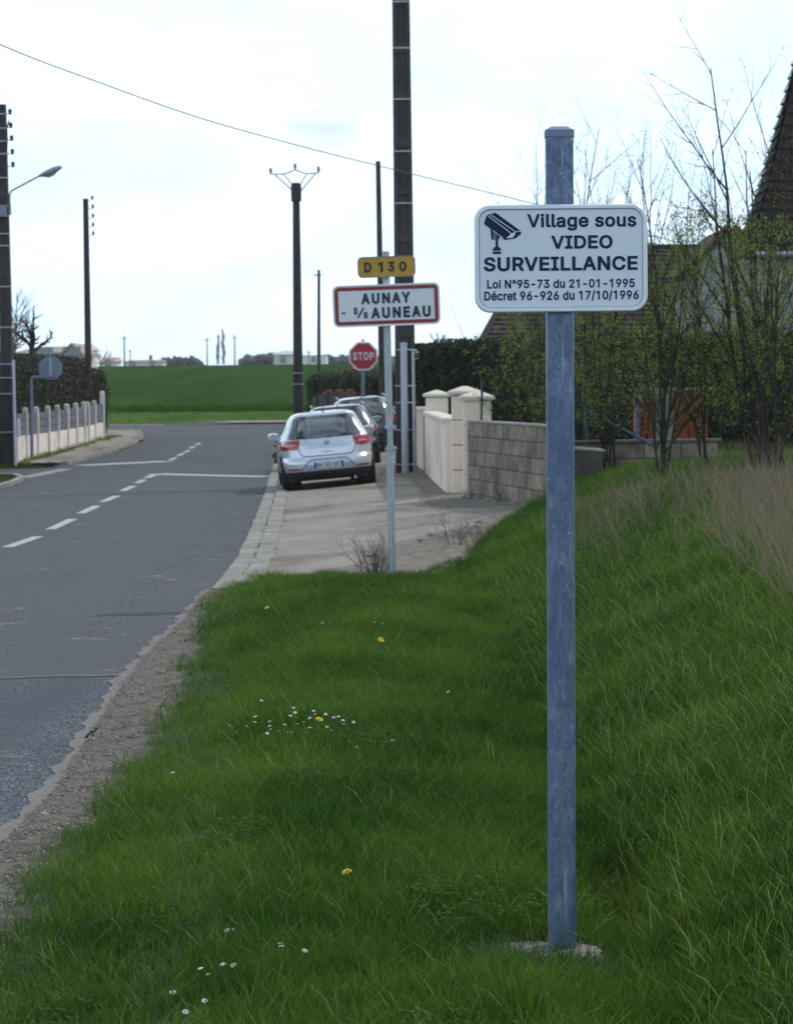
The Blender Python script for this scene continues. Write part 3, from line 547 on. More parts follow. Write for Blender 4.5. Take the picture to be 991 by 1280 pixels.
'°':(316,["158,283 143,284 128,287 114,292 101,298 88,307 77,316 67,327 59,340 52,353 47,367 44,382 43,397 44,413 47,428 52,442 59,455 67,468 77,479 88,489 101,497 114,504 128,509 143,512 158,513 174,512 188,509 202,504 216,497 228,489 239,479 249,468 257,455 264,442 269,428 272,413 273,397 272,382 269,367 264,353 257,340 249,327 239,316 228,307 216,298 202,292 188,287 174,284","158,334 167,335 175,336 183,339 190,343 197,347 203,353 209,359 213,366 217,373 220,381 221,389 222,397 221,406 220,414 217,422 213,430 209,437 203,443 197,448 190,453 183,457 175,459 167,461 158,462 150,461 141,459 134,457 126,453 119,448 113,443 108,437 103,430 99,422 97,414 95,406 95,397 95,389 97,381 99,373 103,366 108,359 113,353 119,347 126,343 134,339 141,336 150,335"]),
'é':(403,["212,-8 185,-7 161,-2 138,6 117,16 98,30 82,46 68,64 56,85 46,108 40,132 35,159 34,187 35,215 39,242 46,267 55,290 67,311 81,329 97,346 115,359 135,370 157,378 180,383 205,384 221,384 236,382 251,379 266,374 280,368 294,361 307,351 319,341 331,329 341,315 350,299 357,282 363,263 368,242 370,219 371,194 371,169 75,169 75,221 338,221 310,202 309,220 307,237 303,254 298,269 291,282 283,294 273,305 263,314 250,321 237,326 222,329 205,330 189,329 173,326 159,321 146,313 135,304 125,294 116,282 109,270 103,256 99,241 97,226 96,211 96,178 97,157 100,139 104,122 110,106 118,92 128,80 139,70 151,61 165,55 179,50 195,47 212,46 224,47 234,48 244,50 254,53 263,56 271,61 278,66 285,73 292,80 297,88 302,96 306,105 365,91 360,77 353,63 345,51 335,39 324,29 311,19 298,11 283,4 266,-1 249,-5 231,-7","177,429 225,529 293,529 227,429"]),
' ':(187,[]),
}
# ---------------------------------------------------------------- ground, road, yard
def axis(segs):
    a = []
    for lo, hi, st in segs: a += list(np.arange(lo, hi-1e-6, st))
    a.append(segs[-1][1]); return np.array(a)
gx = axis([(-5000, -600, 400), (-600, -100, 50), (-100, -14, 4), (-14, -6, .3), (-6, -3, .2), (-3, 6, .12), (6, 14, .4), (14, 100, 4), (100, 600, 50), (600, 5000, 400)])
gy = axis([(-60, 4, 4), (4, 42, .12), (42, 112, .4), (112, 132, 2), (132, 560, 7), (560, 1000, 40), (1000, 9000, 400)])
GX, GY = np.meshgrid(gx, gy); GZ = gz(GX, GY)
nx, ny = len(gx), len(gy)
idx = np.arange(nx*ny).reshape(ny, nx)
F = np.stack([idx[:-1, :-1], idx[:-1, 1:], idx[1:, 1:], idx[1:, :-1]], -1).reshape(-1, 4)
ground = npmesh('ground', np.stack([GX, GY, GZ], -1).reshape(-1, 3), F, M['soil'], smooth=True)
tag(ground, kind='structure')
def rag(Y, a, k=0):
    Y = np.asarray(Y, float)
    return a*(.5*np.sin(Y*2.3+k)+.35*np.sin(Y*5.9+2*k+1)+.25*np.sin(Y*13.1+k*3)+.2*np.sin(Y*31+k))
def sheet(name, Ys, lo, hi, ncol, zf, mat, matf=None, parent=None, kind='structure'):
    lo = np.asarray(lo)[:, None]; hi = np.asarray(hi)[:, None]; t = np.linspace(0, 1, ncol)[None]
    X = lo+(hi-lo)*t; Y = np.repeat(np.asarray(Ys)[:, None], ncol, 1); Z = zf(X, Y)
    i = np.arange(X.size).reshape(X.shape)
    F = np.stack([i[:-1, :-1], i[:-1, 1:], i[1:, 1:], i[1:, :-1]], -1).reshape(-1, 4)
    mi = None
    if matf is not None: mi = [matf(X.ravel()[f[0]], Y.ravel()[f[0]]) for f in F]
    o = npmesh(name, np.stack([X, Y, Z], -1).reshape(-1, 3), F, mat, parent, True, mi)
    if kind: tag(o, kind=kind)
    return o
Ys = axis([(-60, 5, 5), (5, 34, .1), (34, 107, .25)])
ROADHI = lambda Y: xR(Y)+np.where(Y < 27, rag(Y, .035), .035)
road = sheet('road', Ys, xL(Ys), ROADHI(Ys), 26, lambda X, Y: road_z(Y)+0*X, [M['asphalt'], M['asphalt_chip']],
             lambda x, y: 1 if y < 18.95+.06*math.sin(x*3)+.03*math.sin(x*11) else 0)
# seam of old tar where the coarse dressing ends
sm = MB()
for k in range(60):
    x0, x1 = -7.4+k*.105, -7.4+(k+1)*.105
    if x1 > xR(18.9)-.05: break
    f = lambda x: 18.95+.06*math.sin(x*3)+.03*math.sin(x*11)
    sm.add([(x0, f(x0)-.05, rzf(18.9)+.004), (x1, f(x1)-.05, rzf(18.9)+.004), (x1, f(x1)+.06, rzf(18.9)+.004), (x0, f(x0)+.06, rzf(18.9)+.004)], [(0, 1, 2, 3)])
build('tar_seam', sm, pmat('pale_seam', (.075, .08, .085), (.12, .12, .115), 12, .85, world=True), road)
def marking(a, b, wd, z=.004):
    x0, y0 = on_road(*a); x1, y1 = on_road(*b)
    d = Vector((x1-x0, y1-y0, 0)).normalized(); n = Vector((-d.y, d.x, 0))*wd/2
    mb = MB(); L = math.hypot(x1-x0, y1-y0); k = max(1, int(L/1.0)); vs = []
    for i in range(k+1):
        p = Vector((x0+(x1-x0)*i/k, y0+(y1-y0)*i/k, 0))
        for q in (p-n, p+n): vs.append((q.x, q.y, rzf(q.y)+z))
    mb.add(vs, [(2*i, 2*i+2, 2*i+3, 2*i+1) for i in range(k)])
    return build('lane_marking', mb, M['paint'], road)
for a, b in (((-60, 706), (-16, 694)), ((9, 684.5), (48, 671)), ((63, 662), (91, 649)), ((101, 642), (121, 632.5)), ((128.6, 627.5), (146, 620)), ((153, 614), (167, 607.5)), ((171, 604), (180, 599.8)),
             ((212.5, 575.5), (220, 572)), ((222.6, 569.8), (229, 566.7)), ((231.5, 565.4), (236, 563)), ((238, 560.5), (243, 558)), ((245.4, 556), (250, 553.8))):
    marking(a, b, .14)
marking((183, 597.5), (195, 592.6), .16)
marking((194, 592.5), (335, 596), .65)
marking((100, 582), (211, 576.6), .6)
marking((30, 597), (84, 586), .35).data.materials[0] = pmat('worn_paint', (.16, .165, .17), (.30, .30, .30), 3, .8, world=True)
marking((136, 531.2), (205, 530.2), .35)
M['dirt2'] = pmat('verge_dirt', (.055, .042, .030), (.13, .105, .08), 14, .95, bmp=1, bdist=.02, world=True)
# gravel shoulder
Ys = axis([(5.5, 27.6, .08)])
gsh = sheet('gravel_shoulder', Ys, ROADHI(Ys)-.05+rag(Ys, .022, 4), xG(Ys)+rag(Ys, .09, 5)+.22, 22, lambda X, Y: np.where(X < xR(Y)+.07, road_z(Y)+.004+.012*np.clip((X-xR(Y))/.07, 0, 1), gz(np.maximum(X, xR(Y)+.03), Y)+.008+.010*np.sin(X*23+Y*7)*np.sin(Y*17)), [M['gravel'], M['dirt2'], M['sand']], lambda x, y: 2 if x < xR(y)-.012+.012*math.sin(y*4.3) else 1 if x > xG(y)-.10+.06*math.sin(y*3.1)+.05*math.sin(y*9.7) else 0)
# yard in front of the gate walls
def xW(Y): return np.interp(Y, [26.0, 28.2, 30.6, 33.7, 36.9, 38, 43.5, 44, 62, 80], [.30, .5, .9, 1.26, 1.9, 1.95, 1.12, .95, .45, .4])
Ys = axis([(26.7, 44, .12), (44, 80, .3)])
lo = np.where(Ys < 28.3, np.interp(Ys, [26.7, 27.4, 28.3], [-.55, -.95, -1.4]), xR(Ys)+.40); hi = xW(Ys)+.1
yard = sheet('driveway', Ys, lo, hi, 30, lambda X, Y: np.maximum(gz(X, Y), road_z(Y)+.02+.08*np.clip(X-xR(Y)-.35, 0, 3.3)*(Y > 28.5))+.014, M['drive'])
Ys = axis([(26.0, 36.6, .08)])
sheet('dirt_patch', Ys, np.interp(Ys, [26.0, 28.5, 29.5, 31.8, 36.6], [-.5, -.6, -.35, .05, 1.2])+rag(Ys, .16, 3), xW(Ys)+.05, 12, lambda X, Y: gz(X, Y)+.020+.012*np.sin(X*19)*np.sin(Y*15), M['dirt'])
Ys = axis([(38.2, 66, .1)])
sheet('dirt_strip', Ys, xW(Ys)-np.interp(Ys, [38, 41, 46, 56, 60, 66], [.05, .95, .45, .4, .9, .35])+rag(Ys, .07, 1), xW(Ys)+.08, 6, lambda X, Y: gz(X, Y)+.018+.01*np.sin(X*19)*np.sin(Y*9), M['dirt'])
# sandy shoulder on the far side of the crossing
Ys = axis([(105.9, 109.5, .3)])
sheet('far_shoulder', Ys, np.full(len(Ys), -6.5)+rag(Ys, 1.5), np.full(len(Ys), 40.), 20, lambda X, Y: gz(X, Y+0)*0+road_z(Y)+.05, M['drive'])
# gutter of two rows of concrete slabs
gut = thing('gutter', None, None, (float(xR(45)), 45, rzf(45)))
gut['kind'] = 'structure'
for r_ in (0, 1):
    for k in range(45):
        y0 = 27.1+k*1.0+r_*.37
        ym = y0+.5
        ang = math.atan2(float(xR(y0+1)-xR(y0)), 1.0)
        mb = MB(); mb.bbox((0, 0, 0), (.19, .99, .06), .006)
        x = float(xR(ym))+.03+.10+r_*.2
        o = build('gutter_slab', mb, M['kerb'], gut)
        o.location = (x+random.uniform(-.008, .008)-gut.location.x, ym-45, rzf(ym)-.002+.028*r_+random.uniform(-.004, .006)-gut.location.z)
        o.rotation_euler = (math.atan2(rzf(y0+1)-rzf(y0), 1), random.uniform(-.01, .02), -ang+random.uniform(-.01, .01))
# kerb round the left corner, with the sandy footpath behind it
kp = [on_road(*p) for p in ((-22, 584), (30, 583.5), (84, 581.5), (106, 575.5), (127, 569), (150, 562), (169, 555), (179, 547.5), (176, 543), (166, 540.3), (150, 537.8))]
kl = thing('kerb', None, None, (kp[3][0], kp[3][1], rzf(kp[3][1]))); kl['kind'] = 'structure'
def resample(P, st):
    out = [P[0]]; acc = 0
    for a, b in zip(P[:-1], P[1:]):
        a = np.array(a, float); b = np.array(b, float); L = np.linalg.norm(b-a)
        n = max(1, int(round(L/st)))
        for i in range(1, n+1): out.append(tuple(a+(b-a)*i/n))
    return out
ks = resample(kp, 1.0)
for a, b in zip(ks[:-1], ks[1:]):
    L = math.hypot(b[0]-a[0], b[1]-a[1]); cx, cy = (a[0]+b[0])/2, (a[1]+b[1])/2
    mb = MB(); mb.bbox((0, 0, 0), (L-.02, .14, .16), .012)
    o = build('kerb_stone', mb, M['kerb'], kl)
    o.location = (cx-kl.location.x-.05, cy-kl.location.y, rzf(cy)+.02-kl.location.z)
    o.rotation_euler = (0, 0, math.atan2(b[1]-a[1], b[0]-a[0]))
YK = on_road(30, 583.5)[1]
Ys = axis([(YK+.1, 97, .3)])
xk = np.interp(Ys, [p[1] for p in kp[2:9]], [p[0] for p in kp[2:9]])
sheet('footpath', Ys, np.maximum(xk-1.7, -9.4)-.0, xk-.1+0*Ys, 8, lambda X, Y: gz(X, Y)*0+road_z(Y)+.085+.04*np.clip((np.interp(Y, Ys, xk)-X), 0, 2)/2, M['drive'])
# small grass island on the left
isl = thing('kerb', None, None, (-8, 59, rzf(59))); isl['kind'] = 'structure'
ik = resample([on_road(*p) for p in ((-40, 618), (0, 611), (18, 605), (27, 600.5), (20, 597), (-10, 596), (-60, 595))], .9)
for a, b in zip(ik[:-1], ik[1:]):
    L = math.hypot(b[0]-a[0], b[1]-a[1]); cx, cy = (a[0]+b[0])/2, (a[1]+b[1])/2
    mb = MB(); mb.bbox((0, 0, 0), (L-.02, .14, .14), .012)
    o = build('kerb_stone', mb, M['kerb'], isl)
    o.location = (cx+8, cy-59, rzf(cy)+.02-isl.location.z); o.rotation_euler = (0, 0, math.atan2(b[1]-a[1], b[0]-a[0]))

# ---------------------------------------------------------------- scattered ground cover
def blades(nb, rad, h0, h1, wd, lean, seed, segs=3, spread=.5):
    r = np.random.default_rng(seed); V = []; F = []; A = []
    for _ in range(nb):
        a = r.uniform(0, 6.283); q = rad*math.sqrt(r.uniform()); bx, by = q*math.cos(a), q*math.sin(a)
        h = r.uniform(h0, h1)*(1-.35*q/rad); d = r.uniform(0, 6.283)
        dx, dy = math.cos(d), math.sin(d); l = r.uniform(.15, 1)*lean*h
        ww = wd*r.uniform(.7, 1.3); f = r.uniform(0, 6.283); px, py = math.cos(f)*ww/2, math.sin(f)*ww/2
        bv = r.uniform(); b = len(V); curl = r.uniform(1.5, 2.6)
        for s in range(segs):
            t = s/segs; k = 1-.55*t
            o = l*t**curl; z = h*(t-.18*t*t*lean)
            V += [(bx+dx*o-px*k, by+dy*o-py*k, z), (bx+dx*o+px*k, by+dy*o+py*k, z)]; A += [bv, bv]
        V.append((bx+dx*l, by+dy*l, h*(1-.18*lean))); A.append(bv)
        for s in range(segs-1): F += [(b+2*s, b+2*s+1, b+2*s+3, b+2*s+2)]
        F.append((b+2*segs-2, b+2*segs-1, b+2*segs))
    return V, F, A
def rosette(nl, rad, seed):
    r = np.random.default_rng(seed); V = []; F = []; A = []
    for _ in range(nl):
        a = r.uniform(0, 6.283); q = r.uniform(.1, 1)*rad; s = r.uniform(.006, .013); z = r.uniform(.02, .11)
        c = np.array((q*math.cos(a), q*math.sin(a), z)); d = np.array((math.cos(a), math.sin(a), r.uniform(-.3, .5))); e = np.array((-math.sin(a), math.cos(a), r.uniform(-.3, .3)))
        b = len(V); V += [tuple(c-d*s), tuple(c+e*s*.6), tuple(c+d*s*1.1), tuple(c-e*s*.6)]; F.append((b, b+1, b+2, b+3)); A += [r.uniform()]*4
    return V, F, A
def proto(coll, name, VFA, mat):
    V, F, A = VFA
    me = bpy.data.meshes.new(name); me.from_pydata(V, [], F); me.materials.append(mat)
    at_ = me.attributes.new('bvar', 'FLOAT', 'POINT'); at_.data.foreach_set('value', A)
    o = bpy.data.objects.new(name, me); coll.objects.link(o); return o
def scatter(name, P, rot, scl, var, tint, coll, label=None):
    me = bpy.data.meshes.new(name); me.vertices.add(len(P)); me.vertices.foreach_set('co', np.asarray(P, np.float32).ravel())
    for nm, ty, key, data in (('rot', 'FLOAT_VECTOR', 'vector', rot), ('scl', 'FLOAT', 'value', scl), ('var', 'INT', 'value', var), ('tint', 'FLOAT', 'value', tint)):
        a = me.attributes.new(nm, ty, 'POINT'); a.data.foreach_set(key, np.asarray(data).ravel())
    o = bpy.data.objects.new(name, me); COL.objects.link(o)
    ng = bpy.data.node_groups.new(name+'_nodes', 'GeometryNodeTree')
    ng.interface.new_socket('Geometry', in_out='INPUT', socket_type='NodeSocketGeometry')
    ng.interface.new_socket('Geometry', in_out='OUTPUT', socket_type='NodeSocketGeometry')
    N = ng.nodes.new; gi = N('NodeGroupInput'); go = N('NodeGroupOutput'); ip = N('GeometryNodeInstanceOnPoints'); ci = N('GeometryNodeCollectionInfo')
    ci.inputs['Collection'].default_value = coll; ci.inputs['Separate Children'].default_value = True; ci.inputs['Reset Children'].default_value = True
    def na(n, ty):
        q = N('GeometryNodeInputNamedAttribute'); q.data_type = ty; q.inputs['Name'].default_value = n
        return next(s for s in q.outputs if s.enabled and s.name == 'Attribute')
    L = ng.links.new
    L(gi.outputs[0], ip.inputs['Points']); L(ci.outputs[0], ip.inputs['Instance']); ip.inputs['Pick Instance'].default_value = True
    L(na('var', 'INT'), ip.inputs['Instance Index']); L(na('scl', 'FLOAT'), ip.inputs['Scale'])
    e2r = N('FunctionNodeEulerToRotation'); L(na('rot', 'FLOAT_VECTOR'), e2r.inputs[0]); L(e2r.outputs[0], ip.inputs['Rotation'])
    L(ip.outputs[0], go.inputs[0])
    md = o.modifiers.new('scatter', 'NODES'); md.node_group = ng
    tag(o, label=label, kind='stuff')
    return o
M['grass'] = leaf_mat('grass_blade', (.030, .096, .008), (.108, .192, .018), .44, .6, 'tint', c3=(.20, .24, .07))
M['grassdry'] = leaf_mat('dry_grass', (.12, .095, .055), (.20, .16, .10), .3, .7, 'tint', c3=(.28, .23, .17))
M['grasspale'] = leaf_mat('worn_grass', (.085, .150, .050), (.14, .21, .085), .38, .7, 'tint', c3=(.26, .25, .15))
M['weed'] = leaf_mat('weed_leaf', (.035, .100, .008), (.062, .135, .012), .35, .7, 'tint')
gc = bpy.data.collections.new('grass_prototypes')
NG = 8
for i in range(NG):
    if i < 3: v = blades(34, .075, .05, .105, .0034, .55, 100+i)
    elif i < 6: v = blades(34, .085, .08, .185, .0040, .8, 100+i)
    else: v = blades(26, .09, .12, .26, .0046, 1.05, 100+i)
    proto(gc, 'a%02d_tuft' % i, v, M['grass'])
for i in range(2): proto(gc, 'b%02d_dry' % i, blades(16, .1, .12, .40, .0032, .8, 200+i), M['grassdry'])
for i in range(2): proto(gc, 'c%02d_weed' % i, rosette(70, .10, 300+i), M['weed'])
proto(gc, 'd00_short', blades(48, .085, .025, .075, .0036, .9, 400), M['grasspale'])
proto(gc, 'e00_broad', blades(9, .06, .05, .11, .011, .9, 402), M['weed'])
proto(gc, 'd01_litter', blades(16, .09, .008, .03, .0032, 2.4, 401), M['grassdry'])
def fr(x, y, m): return (np.abs(x) < (.1295*y+m))
def gen(y0, y1, dens, x0=-12, x1=14, margin=.5):
    A = (y1-y0)*(2*(.1295*y1+margin)); n = int(A*dens)
    hw = .1295*y1+margin
    x = rng.uniform(-hw, hw, n); y = rng.uniform(y0, y1, n)
    k = fr(x, y, margin); return x[k], y[k]
X = []; Y = []; S = []
for (y0, y1, dn, sc) in ((6.2, 9, 680, .88), (9, 12, 600, .92), (12, 16, 500, .96), (16, 22, 380, 1.02), (22, 30, 270, 1.1), (30, 46, 200, 1.15)):
    x, y = gen(y0, y1, dn); X.append(x); Y.append(y); S.append(np.full(len(x), sc))
x = rng.uniform(-9, 12, 16000); y = rng.uniform(2, 44, 16000); k = ~fr(x, y, .5); X.append(x[k]); Y.append(y[k]); S.append(np.full(k.sum(), 1.7))
X = np.concatenate(X); Y = np.concatenate(Y); S = np.concatenate(S)
edge = rng.normal(0, .045, len(X))
DISC = (.410, 8.78, .150)
on = (X > np.where(Y < 28.4, xG(Y)+rag(Y, .07, 5)+edge+np.interp(Y, [8, 14, 24], [.08, .06, .0]), xR(Y)+.55)) & ((Y < yB(X)+edge*3+.05*np.sin(X*9)) | (X > 2.1)) & (Y < 44)
on &= np.hypot(X-DISC[0], Y-DISC[1]) > DISC[2]+.005+edge*.3
X, Y, S = X[on], Y[on], S[on]; n = len(X)
Z = gz(X, Y)
pn = _vn(X, Y, 1.1, 3)+.6*_vn(X, Y, 2.7, 1)            # patches
pathx = np.interp(Y, [7, 9, 12, 17, 22], [-.62, -.62, -.78, -1.0, -1.35])
path = np.exp(-((X-pathx-.05*np.sin(Y*2))/.17)**2)*(Y < 21)
brown = .62*np.clip(sstep(22.5, 25, Y)*sstep(1.15, 1.8, X)*(1-sstep(28, 31, Y)) + .0, 0, 1)*np.clip(.55+.7*_vn(X, Y, 1.3, 9), .15, 1)
brown = np.clip(brown+.75*sstep(17, 22, Y)*sstep(.098*Y, .120*Y, X)*(Y < 31), 0, 1)
bankw = sstep(.6, 1.1, X)
var = rng.integers(0, 6, n); u = rng.uniform(size=n)
var = np.where((bankw > .3) & (Y < 24) & (u < .28), rng.integers(6, 8, n), var)
var = np.where((pn > .35) & (u > .65), rng.integers(3, 6, n), var)
var = np.where(u > .996, rng.integers(6, 8, n), var)
var = np.where((path > rng.uniform(.2, 1.25, n)), np.where(rng.uniform(size=n) < .86, 12, 13), var)
edgeg = np.abs(X-xG(Y))
var = np.where((Y < 28) & (edgeg < .26) & (rng.uniform(size=n) < .6), 12, var)
u2 = rng.uniform(size=n)
var = np.where(u2 < brown*.58, np.where(rng.uniform(size=n) < .45, 13, rng.integers(8, 10, n)), var)
var = np.where(rng.uniform(size=n) < .035+.05*(_vn(X, Y, 3.1, 2) > .5), 14, var)
weedp = (_vn(X, Y, 1.9, 7) > .82) | ((np.hypot((X-.3)/.28, (Y-9.35)/.28) < 1))
var = np.where(weedp & (u2 > .88), rng.integers(10, 12, n), var)
var = np.where(rng.uniform(size=n) < .03*(1+np.clip(pn, 0, 1)), 13, var)
var = np.where((np.hypot(X-DISC[0], Y-DISC[1]+.12) < DISC[2]+.16) & (rng.uniform(size=n) < .8), 12, var)
# prototypes sort by name: a00..a07, b00,b01, c00,c01, d00,d01
tint = np.clip(.46+.42*pn+rng.normal(0, .16, n)-.10*bankw+.35*path-.15*brown, 0, 1)
rot = np.stack([rng.normal(-.02, .13, n), rng.normal(0, .13, n)-.22*bankw+.0*X, rng.uniform(0, 6.283, n)], 1)
# lean is applied after the spin: keep spin small part in Z by choosing euler order XYZ
S = np.where(var == 12, S*1.15, S)*(1-.35*sstep(23.5, 25.5, Y)*(X < .7)*(X > -1.0))
scl = S*rng.uniform(.72, 1.22, n)*np.where(Y < 30, 1, .95)*(1-.25*np.exp(-((X-.62)/.3)**2)*(Y > 10))
print('tufts', n)
grass = scatter('grass', np.stack([X, Y, Z-.006], 1), rot, scl, var, tint, gc)
# grass beyond: fringe at the fence, the island and the mown strip
x = []; y = []
def patch(poly, n):
    P = np.array(poly); a = rng.uniform(P[:, 0].min(), P[:, 0].max(), n*3); b = rng.uniform(P[:, 1].min(), P[:, 1].max(), n*3)
    ins = np.zeros(len(a), bool)
    for i in range(len(P)):
        (x1, y1), (x2, y2) = P[i], P[(i+1) % len(P)]
        c = ((y1 > b) != (y2 > b)) & (a < (x2-x1)*(b-y1)/(y2-y1+1e-12)+x1); ins ^= c
    return a[ins][:n], b[ins][:n]
for poly, n_ in (([(-10.5, 71.8), (-8.6, 71.8), (-8.55, 74), (-8.35, 80), (-8.2, 86), (-8.0, 90), (-8.6, 90), (-9.3, 80), (-10.5, 74)], 420),
                 ([(-12, 56.5), (-7.75, 56.5), (-7.6, 60.3), (-8, 61.3), (-12, 61.3)], 500),
                 ([(-10, 108.5), (-4.0, 109.5), (0, 110.5), (10, 110), (12, 131), (-17, 131)], 260), ([(-18, 131), (12, 131), (13, 137), (-19, 137)], 1500)):
    a, b = patch(poly, n_); x.append(a); y.append(b)
x = np.concatenate(x); y = np.concatenate(y); n = len(x)
z = np.where(y < 100, gz(x, y)+.02, road_z(y)+.01)
z = np.where((y < 95) & (y > 70), road_z(y)+.09, z)
fg = scatter('far_grass', np.stack([x, y, z], 1), np.stack([rng.normal(0, .1, n), rng.normal(0, .1, n), rng.uniform(0, 6.3, n)], 1), rng.uniform(.7, 1.3, n)*np.where(y > 130, 2.6, 1.25), rng.integers(0, 6, n), np.where(y > 130, -.3, rng.uniform(.3, 1, n)), gc)
# island surface
isb = MB(); pts = [on_road(*p) for p in ((-40, 618), (0, 611), (18, 605), (26, 600.5), (20, 597), (-10, 596), (-60, 595))]
isb.add([(a, b, rzf(b)+.07) for a, b in pts], [tuple(range(len(pts)))])
tag(build('grass_island', isb, M['soil']), kind='structure')

Ys = axis([(YK-.02, 73.4, .1)])
sheet('footpath', Ys, np.full(len(Ys), -30.), np.full(len(Ys), -8.2), 10, lambda X, Y: road_z(Y)+.09+.04*np.clip((Y-YK)/.8, 0, 1)+0*X, M['drive'])
# pebbles of the gravel shoulder
pc = bpy.data.collections.new('pebble_prototypes')
for i in range(5):
    r = np.random.default_rng(i); V = []
    ph = [(0, 0, .6)]+[(math.cos(a)*.9, math.sin(a)*.7, .25) for a in np.linspace(0, 6.283, 6)[:-1]]+[(math.cos(a+.6), math.sin(a+.6)*.85, -.2) for a in np.linspace(0, 6.283, 6)[:-1]]
    V = [tuple(np.array(p)*r.uniform(.75, 1.2, 3)) for p in ph]
    Fp = [(0, 1+j, 1+(j+1) % 5) for j in range(5)]+[(1+j, 6+j, 1+(j+1) % 5) for j in range(5)]+[(6+j, 6+(j+1) % 5, 1+(j+1) % 5) for j in range(5)]
    proto(pc, 'p%02d' % i, (V, Fp, [0.]*11), M['pebble'])
x = []; y = []; s = []
for (y0, y1, dn) in ((6.5, 12, 2400), (12, 18, 1500), (18, 28, 600)):
    n = int((y1-y0)*.9*dn); b = rng.uniform(y0, y1, n)
    a = xR(b)-.05+rng.beta(1.5, 1.4, n)*(xG(b)-xR(b)+.20)
    x.append(a); y.append(b); s.append(rng.lognormal(math.log(.0030+.0001*y0), .40, n))
# dirt patch stones and loose stones on the asphalt edge
b = rng.uniform(28.6, 36, 2600); a = rng.uniform(-.4, 1.9, 2600); k = (a > np.interp(b, [28.5, 31.8, 36.6], [-.5, .05, 1.2])) & (a < xW(b)); x.append(a[k]); y.append(b[k]); s.append(rng.lognormal(math.log(.010), .4, k.sum()))
b = rng.uniform(8, 26, 450); a = xR(b)-np.abs(rng.normal(0, .25, 450)); x.append(a); y.append(b); s.append(rng.lognormal(math.log(.004), .4, 450))
x = np.concatenate(x); y = np.concatenate(y); s = np.clip(np.concatenate(s), .002, .03); n = len(x)
z = np.where(x < xR(y), road_z(y), gz(x, y)+.006)+.002
scatter('loose_gravel', np.stack([x, y, z], 1), np.stack([rng.uniform(-.4, .4, n), rng.uniform(-.4, .4, n), rng.uniform(0, 6.3, n)], 1), s, rng.integers(0, 5, n), rng.uniform(size=n), pc)
# ---------------------------------------------------------------- signs and posts
def fit_text(name, body, mat, parent, xc, zc, wd, ht, y, off=.02, spacing=1.0, font_sp=None, depth=.0004):
    """letters drawn from the outline table GLY, fitted to a box of wd by ht"""
    V = []; Fc = []; x = 0; layer = 0
    def area(p): return sum(p[i-1].x*p[i].y-p[i].x*p[i-1].y for i in range(len(p)))
    def inside(pt, poly):
        c = False
        for i in range(len(poly)):
            a_, b_ = poly[i-1], poly[i]
            if (a_.y > pt.y) != (b_.y > pt.y) and pt.x < (b_.x-a_.x)*(pt.y-a_.y)/(b_.y-a_.y)+a_.x: c = not c
        return c
    for ch in body:
        adv, sps = GLY[ch]; PP = []
        for sp in sps:
            p = [Vector(tuple(map(float, q.split(',')))) for q in sp.split()]
            PP.append([q for i, q in enumerate(p) if (q-p[i-1]).length > 2.5])
        if ch == '1': PP = PP[1:]
        if PP: sg = 1 if area(max(PP, key=lambda p: abs(area(p)))) > 0 else -1
        QQ = []
        for p in PP:
            n = len(p); q = []
            for i in range(n):
                a_ = (p[i]-p[i-1]).normalized(); b_ = (p[(i+1) % n]-p[i]).normalized()
                na, nb = Vector((a_.y, -a_.x)), Vector((b_.y, -b_.x)); m_ = na+nb
                m_ = na if m_.length < .2 else m_.normalized(); k_ = min(1.45, 1/max(.3, m_.dot(na)))
                q.append(p[i]+m_*(sg*off*1000*k_))
            QQ.append((q, area(p)*sg > 0))
        if QQ:
            vv = []; ee = []
            for q, _s in QQ:
                b0_ = len(vv); vv += q; ee += [(b0_+i, b0_+(i+1) % len(q)) for i in range(len(q))]
            ov, oe, of, _1, _2, _3 = delaunay_2d_cdt(vv, ee, [], 0, .05)
            def wind(pt):
                w_ = 0
                for q, _s in QQ:
                    for i in range(len(q)):
                        a_, b_ = q[i-1], q[i]
                        if (a_.y > pt.y) != (b_.y > pt.y) and pt.x < (b_.x-a_.x)*(pt.y-a_.y)/(b_.y-a_.y)+a_.x: w_ += 1 if b_.y > a_.y else -1
                return w_
            base = len(V); V += [(v.x+x, v.y, 0) for v in ov]
            for t in of:
                cc_ = sum((ov[i] for i in t), Vector((0, 0)))/len(t)
                if wind(cc_) != 0: Fc.append(tuple(base+i for i in t))
        x += adv+(spacing-1)*400+off*1000
    co = np.array(V)/1000.; lo, hi = co.min(0), co.max(0); c = (lo+hi)/2
    sx, sz = wd/(hi[0]-lo[0]), ht/(hi[1]-lo[1])
    P3 = np.stack([(co[:, 0]-c[0])*sx+xc, y-co[:, 2]*.06, (co[:, 1]-c[1])*sz+zc], 1)
    me = bpy.data.meshes.new(name)
    ff = []
    for t in Fc:
        a_, b_, c_ = (P3[i] for i in t); cr_ = (b_[0]-a_[0])*(c_[2]-a_[2])-(b_[2]-a_[2])*(c_[0]-a_[0])
        ff.append(t if cr_ > 0 else t[::-1])
    me.from_pydata([tuple(v) for v in P3], [], ff)
    me.materials.clear(); me.update()
    return link(name, me, mat, parent)
def rounded_post(mb, wx, wy, z0, z1, r, k=4):
    p = rrect(wx, wy, r, k); n = len(p)
    vs = [(a, b, z) for z in (z0, z1) for a, b in p]
    mb.add(vs, [tuple(range(n-1, -1, -1)), tuple(range(n, 2*n))]+[(j, (j+1) % n, n+(j+1) % n, n+j) for j in range(n)])

